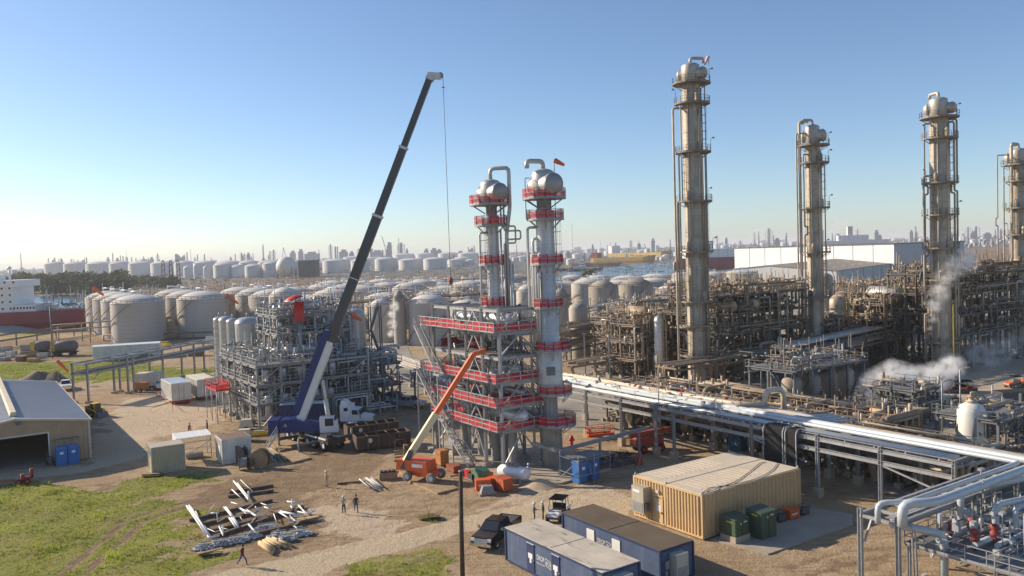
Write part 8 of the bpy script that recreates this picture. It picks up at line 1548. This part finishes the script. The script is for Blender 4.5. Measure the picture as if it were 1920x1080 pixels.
o = b.build('far_pipe_clutter', [STEELO, WHITED, SK]); o['kind'] = 'stuff'; tag(o, 'mass of far pipe racks and catwalks between the tank farms', 'industrial area')
# ---- trees
def leafmass(b, c, rx, ry, rz_, n, s, rr):
    for k in range(n):
        u, v, w = rr.gauss(0, 1), rr.gauss(0, 1), rr.gauss(0, 1); m = math.sqrt(u * u + v * v + w * w) or 1; q = rr.uniform(.7, 1.0); x, y, z = c[0] + u / m * rx * q, c[1] + v / m * ry * q, c[2] + abs(w / m) * rz_ * q; d = Vector((rr.gauss(0, 1), rr.gauss(0, 1), rr.gauss(0, 1))).normalized(); e = d.orthogonal().normalized() * s * rr.uniform(.6, 1.2); f = d.cross(e) * rr.uniform(.6, 1.0); p = Vector((x, y, z)); b.quad(p - e, p - f, p + e, p + f)
TREEM = M('dark_tree_leaves', (.06, .075, .028), .85, 0, .5, .08, rnd=.0); translucent(TREEM, .3)
b = B(); rr = random.Random(21)
for k in range(120):
    px = rr.uniform(-80, 232) if k < 95 else rr.uniform(190, 330); y = rr.uniform(533, 556) if k < 95 else rr.uniform(530, 540); q = G(px, y); H_ = rr.uniform(12, 21) * (1 if k < 95 else .55); leafmass(b, (q.x, q.y, H_ * .15), rr.uniform(7, 12), rr.uniform(7, 10), H_ * .85, 230, 1.5, rr)
    b.cyl((q.x, q.y, 0), .4, H_ * .5, 5)
o = b.build('woodland', TREEM); o['kind'] = 'stuff'; tag(o, 'dense dark wood on the bank behind the red tanker', 'wood')
q = G(1105, 521); t = thing('tree', 'round olive tree on the channel bank before the grey towboat', 'tree', (q.x, q.y, 0)); b = B(); leafmass(b, (0, 0, 1), 14 / FPX * q.y, 6, HT(q, 505) - 1, 700, .9, rr); b.build('crown', M('olive_leaves', (.1, .115, .025), .85, 0, .4, .3), t); b = B(); b.cyl((0, 0, 0), .35, 3, 7); b.build('trunk', WOODD, t)
b = B()
for k in range(900):
    px = rr.uniform(-200, 2100); hz = 503.5 - .0345 * px; q = G(px, hz + rr.uniform(5, 9)); s = q.y / FPX; leafmass(b, (q.x, q.y, 0), 8 * s, 8 * s, rr.uniform(2, 4.2) * s, 12, 2.4 * s, rr)
o = b.build('distant_treeline', M('far_leaves', (.05, .065, .035), .9, 0, .3, .01)); o['kind'] = 'stuff'; tag(o, 'thin dark line of far trees along the horizon', 'trees')
b = B()
for k in range(260):
    px = rr.uniform(-60, 430); y = rr.uniform(526, 545) - px * .03; q = G(px, y); s = q.y / FPX; leafmass(b, (q.x, q.y, 0), 5 * s, 5 * s, rr.uniform(1.5, 3.5) * s, 10, 1.4 * s, rr)
o = b.build('bank_shrubs', TREEM); o['kind'] = 'stuff'; tag(o, 'scattered shrubs on the far bank behind the tanks', 'shrubs')
# ================================================================== STEAM AND HAZE
def steam(label, blobs, dens, seed, up=0):
    o0 = blobs[0][0]; b = B()
    bm = bmesh.new()
    for c, r in blobs:
        for k in range(60): z = 1 - 2 * (k + .5) / 60; a = k * 2.39996; w = math.sqrt(1 - z * z); bm.verts.new(Vector(c) - Vector(o0) + Vector((w * math.cos(a), w * math.sin(a), z)) * r)
    h_ = bmesh.ops.convex_hull(bm, input=bm.verts); bmesh.ops.delete(bm, geom=list(set(h_['geom_interior'] + h_['geom_unused'])), context='VERTS'); bm.verts.index_update(); b.v = [tuple(v.co) for v in bm.verts]
    for f_ in bm.faces: b.face([v.index for v in f_.verts])
    bm.free()
    m = bpy.data.materials.new('steam_%d' % seed); m.use_nodes = True; n, l = m.node_tree.nodes, m.node_tree.links; n.remove(n['Principled BSDF']); pv_ = n.new('ShaderNodeVolumePrincipled'); pv_.inputs['Color'].default_value = (.995, .995, .995, 1); pv_.inputs['Anisotropy'].default_value = .2
    tc = n.new('ShaderNodeTexCoord'); acc = None
    for c, r in blobs:                                             # soft falloff around each puff, broken up by noise
        c = Vector(c) - Vector(o0); d = n.new('ShaderNodeVectorMath'); d.operation = 'DISTANCE'; d.inputs[1].default_value = tuple(c); l.new(tc.outputs['Object'], d.inputs[0])
        k = n.new('ShaderNodeMapRange'); k.interpolation_type = 'SMOOTHSTEP'; k.inputs[1].default_value = r; k.inputs[2].default_value = r * .15; k.inputs[3].default_value = 0; k.inputs[4].default_value = 1; l.new(d.outputs['Value'], k.inputs[0])
        if acc is None: acc = k.outputs[0]
        else: a = n.new('ShaderNodeMath'); a.operation = 'MAXIMUM'; l.new(acc, a.inputs[0]); l.new(k.outputs[0], a.inputs[1]); acc = a.outputs[0]
    nz = n.new('ShaderNodeTexNoise'); nz.inputs['Scale'].default_value = .75; nz.inputs['Detail'].default_value = 7; nz.inputs['Roughness'].default_value = .68; l.new(tc.outputs['Object'], nz.inputs['Vector'])
    q = n.new('ShaderNodeMapRange'); q.inputs[1].default_value = .42; q.inputs[2].default_value = .66; l.new(nz.outputs['Fac'], q.inputs[0]); s = n.new('ShaderNodeMath'); s.operation = 'MULTIPLY'; l.new(acc, s.inputs[0]); l.new(q.outputs[0], s.inputs[1])
    e = n.new('ShaderNodeMath'); e.operation = 'MULTIPLY'; e.inputs[1].default_value = dens; l.new(s.outputs[0], e.inputs[0]); l.new(e.outputs[0], pv_.inputs['Density']); l.new(pv_.outputs[0], n['Material Output'].inputs['Volume'])
    o = b.build('steam_cloud', m, None, o0); return tag(o, label, 'steam', 'steam clouds')
def sp(px, py, Y, rpx): q = D(px, py, Y); return (q, rpx / FPX * Y)
steam('largest white steam cloud billowing over the ochre vent drum', [sp(1658, 720, 117, 42), sp(1638, 724, 117, 34), sp(1690, 706, 118, 34), sp(1722, 716, 119, 40), sp(1672, 700, 117, 32), sp(1755, 708, 120, 36), sp(1785, 688, 121, 30)], 2.8, 1)
steam('slanting white steam jet rising in front of the third tall column', [sp(1743, 615, 150, 8), sp(1747, 596, 150, 14), sp(1753, 572, 150, 20), sp(1762, 548, 150, 25), sp(1772, 522, 150, 27), sp(1790, 500, 151, 32), sp(1815, 490, 152, 30)], 1.2, 2)
steam('faint grey steam drifting low over the right lot', [sp(1785, 676, 150, 26), sp(1830, 664, 151, 36), sp(1870, 662, 152, 36), sp(1895, 645, 152, 30), sp(1850, 680, 151, 30)], .6, 3)
steam('thin wisp of steam beside the brown stained tank', [sp(733, 625, 190, 10), sp(736, 608, 190, 13), sp(735, 590, 190, 11), sp(740, 575, 190, 13)], 2, 4)
for k, (px, py, r) in enumerate(((185, 484, 16), (235, 474, 18), (395, 482, 14), (1412, 444, 16), (1560, 435, 24), (1680, 440, 12))):
    o = steam('small far white plume above the skyline, %s from the left' % ORD[k], [sp(px, py, 2400, r * .7), sp(px + r * .5, py - r * .4, 2400, r * .8), sp(px + r * 1.2, py - r * .7, 2400, r * .7)], .04, 10 + k); o['group'] = 'far plumes on the skyline'
hb = B(); hb.bx(-9800, -300, -3, 9800, 15500, 80); m = bpy.data.materials.new('haze_air'); m.use_nodes = True; n, l = m.node_tree.nodes, m.node_tree.links; n.remove(n['Principled BSDF']); pv_ = n.new('ShaderNodeVolumePrincipled'); pv_.inputs['Color'].default_value = (.9, .94, 1, 1); pv_.inputs['Density'].default_value = 0.00012; pv_.inputs['Anisotropy'].default_value = .12; l.new(pv_.outputs[0], n['Material Output'].inputs['Volume'])
stuff(hb.build('haze', m))
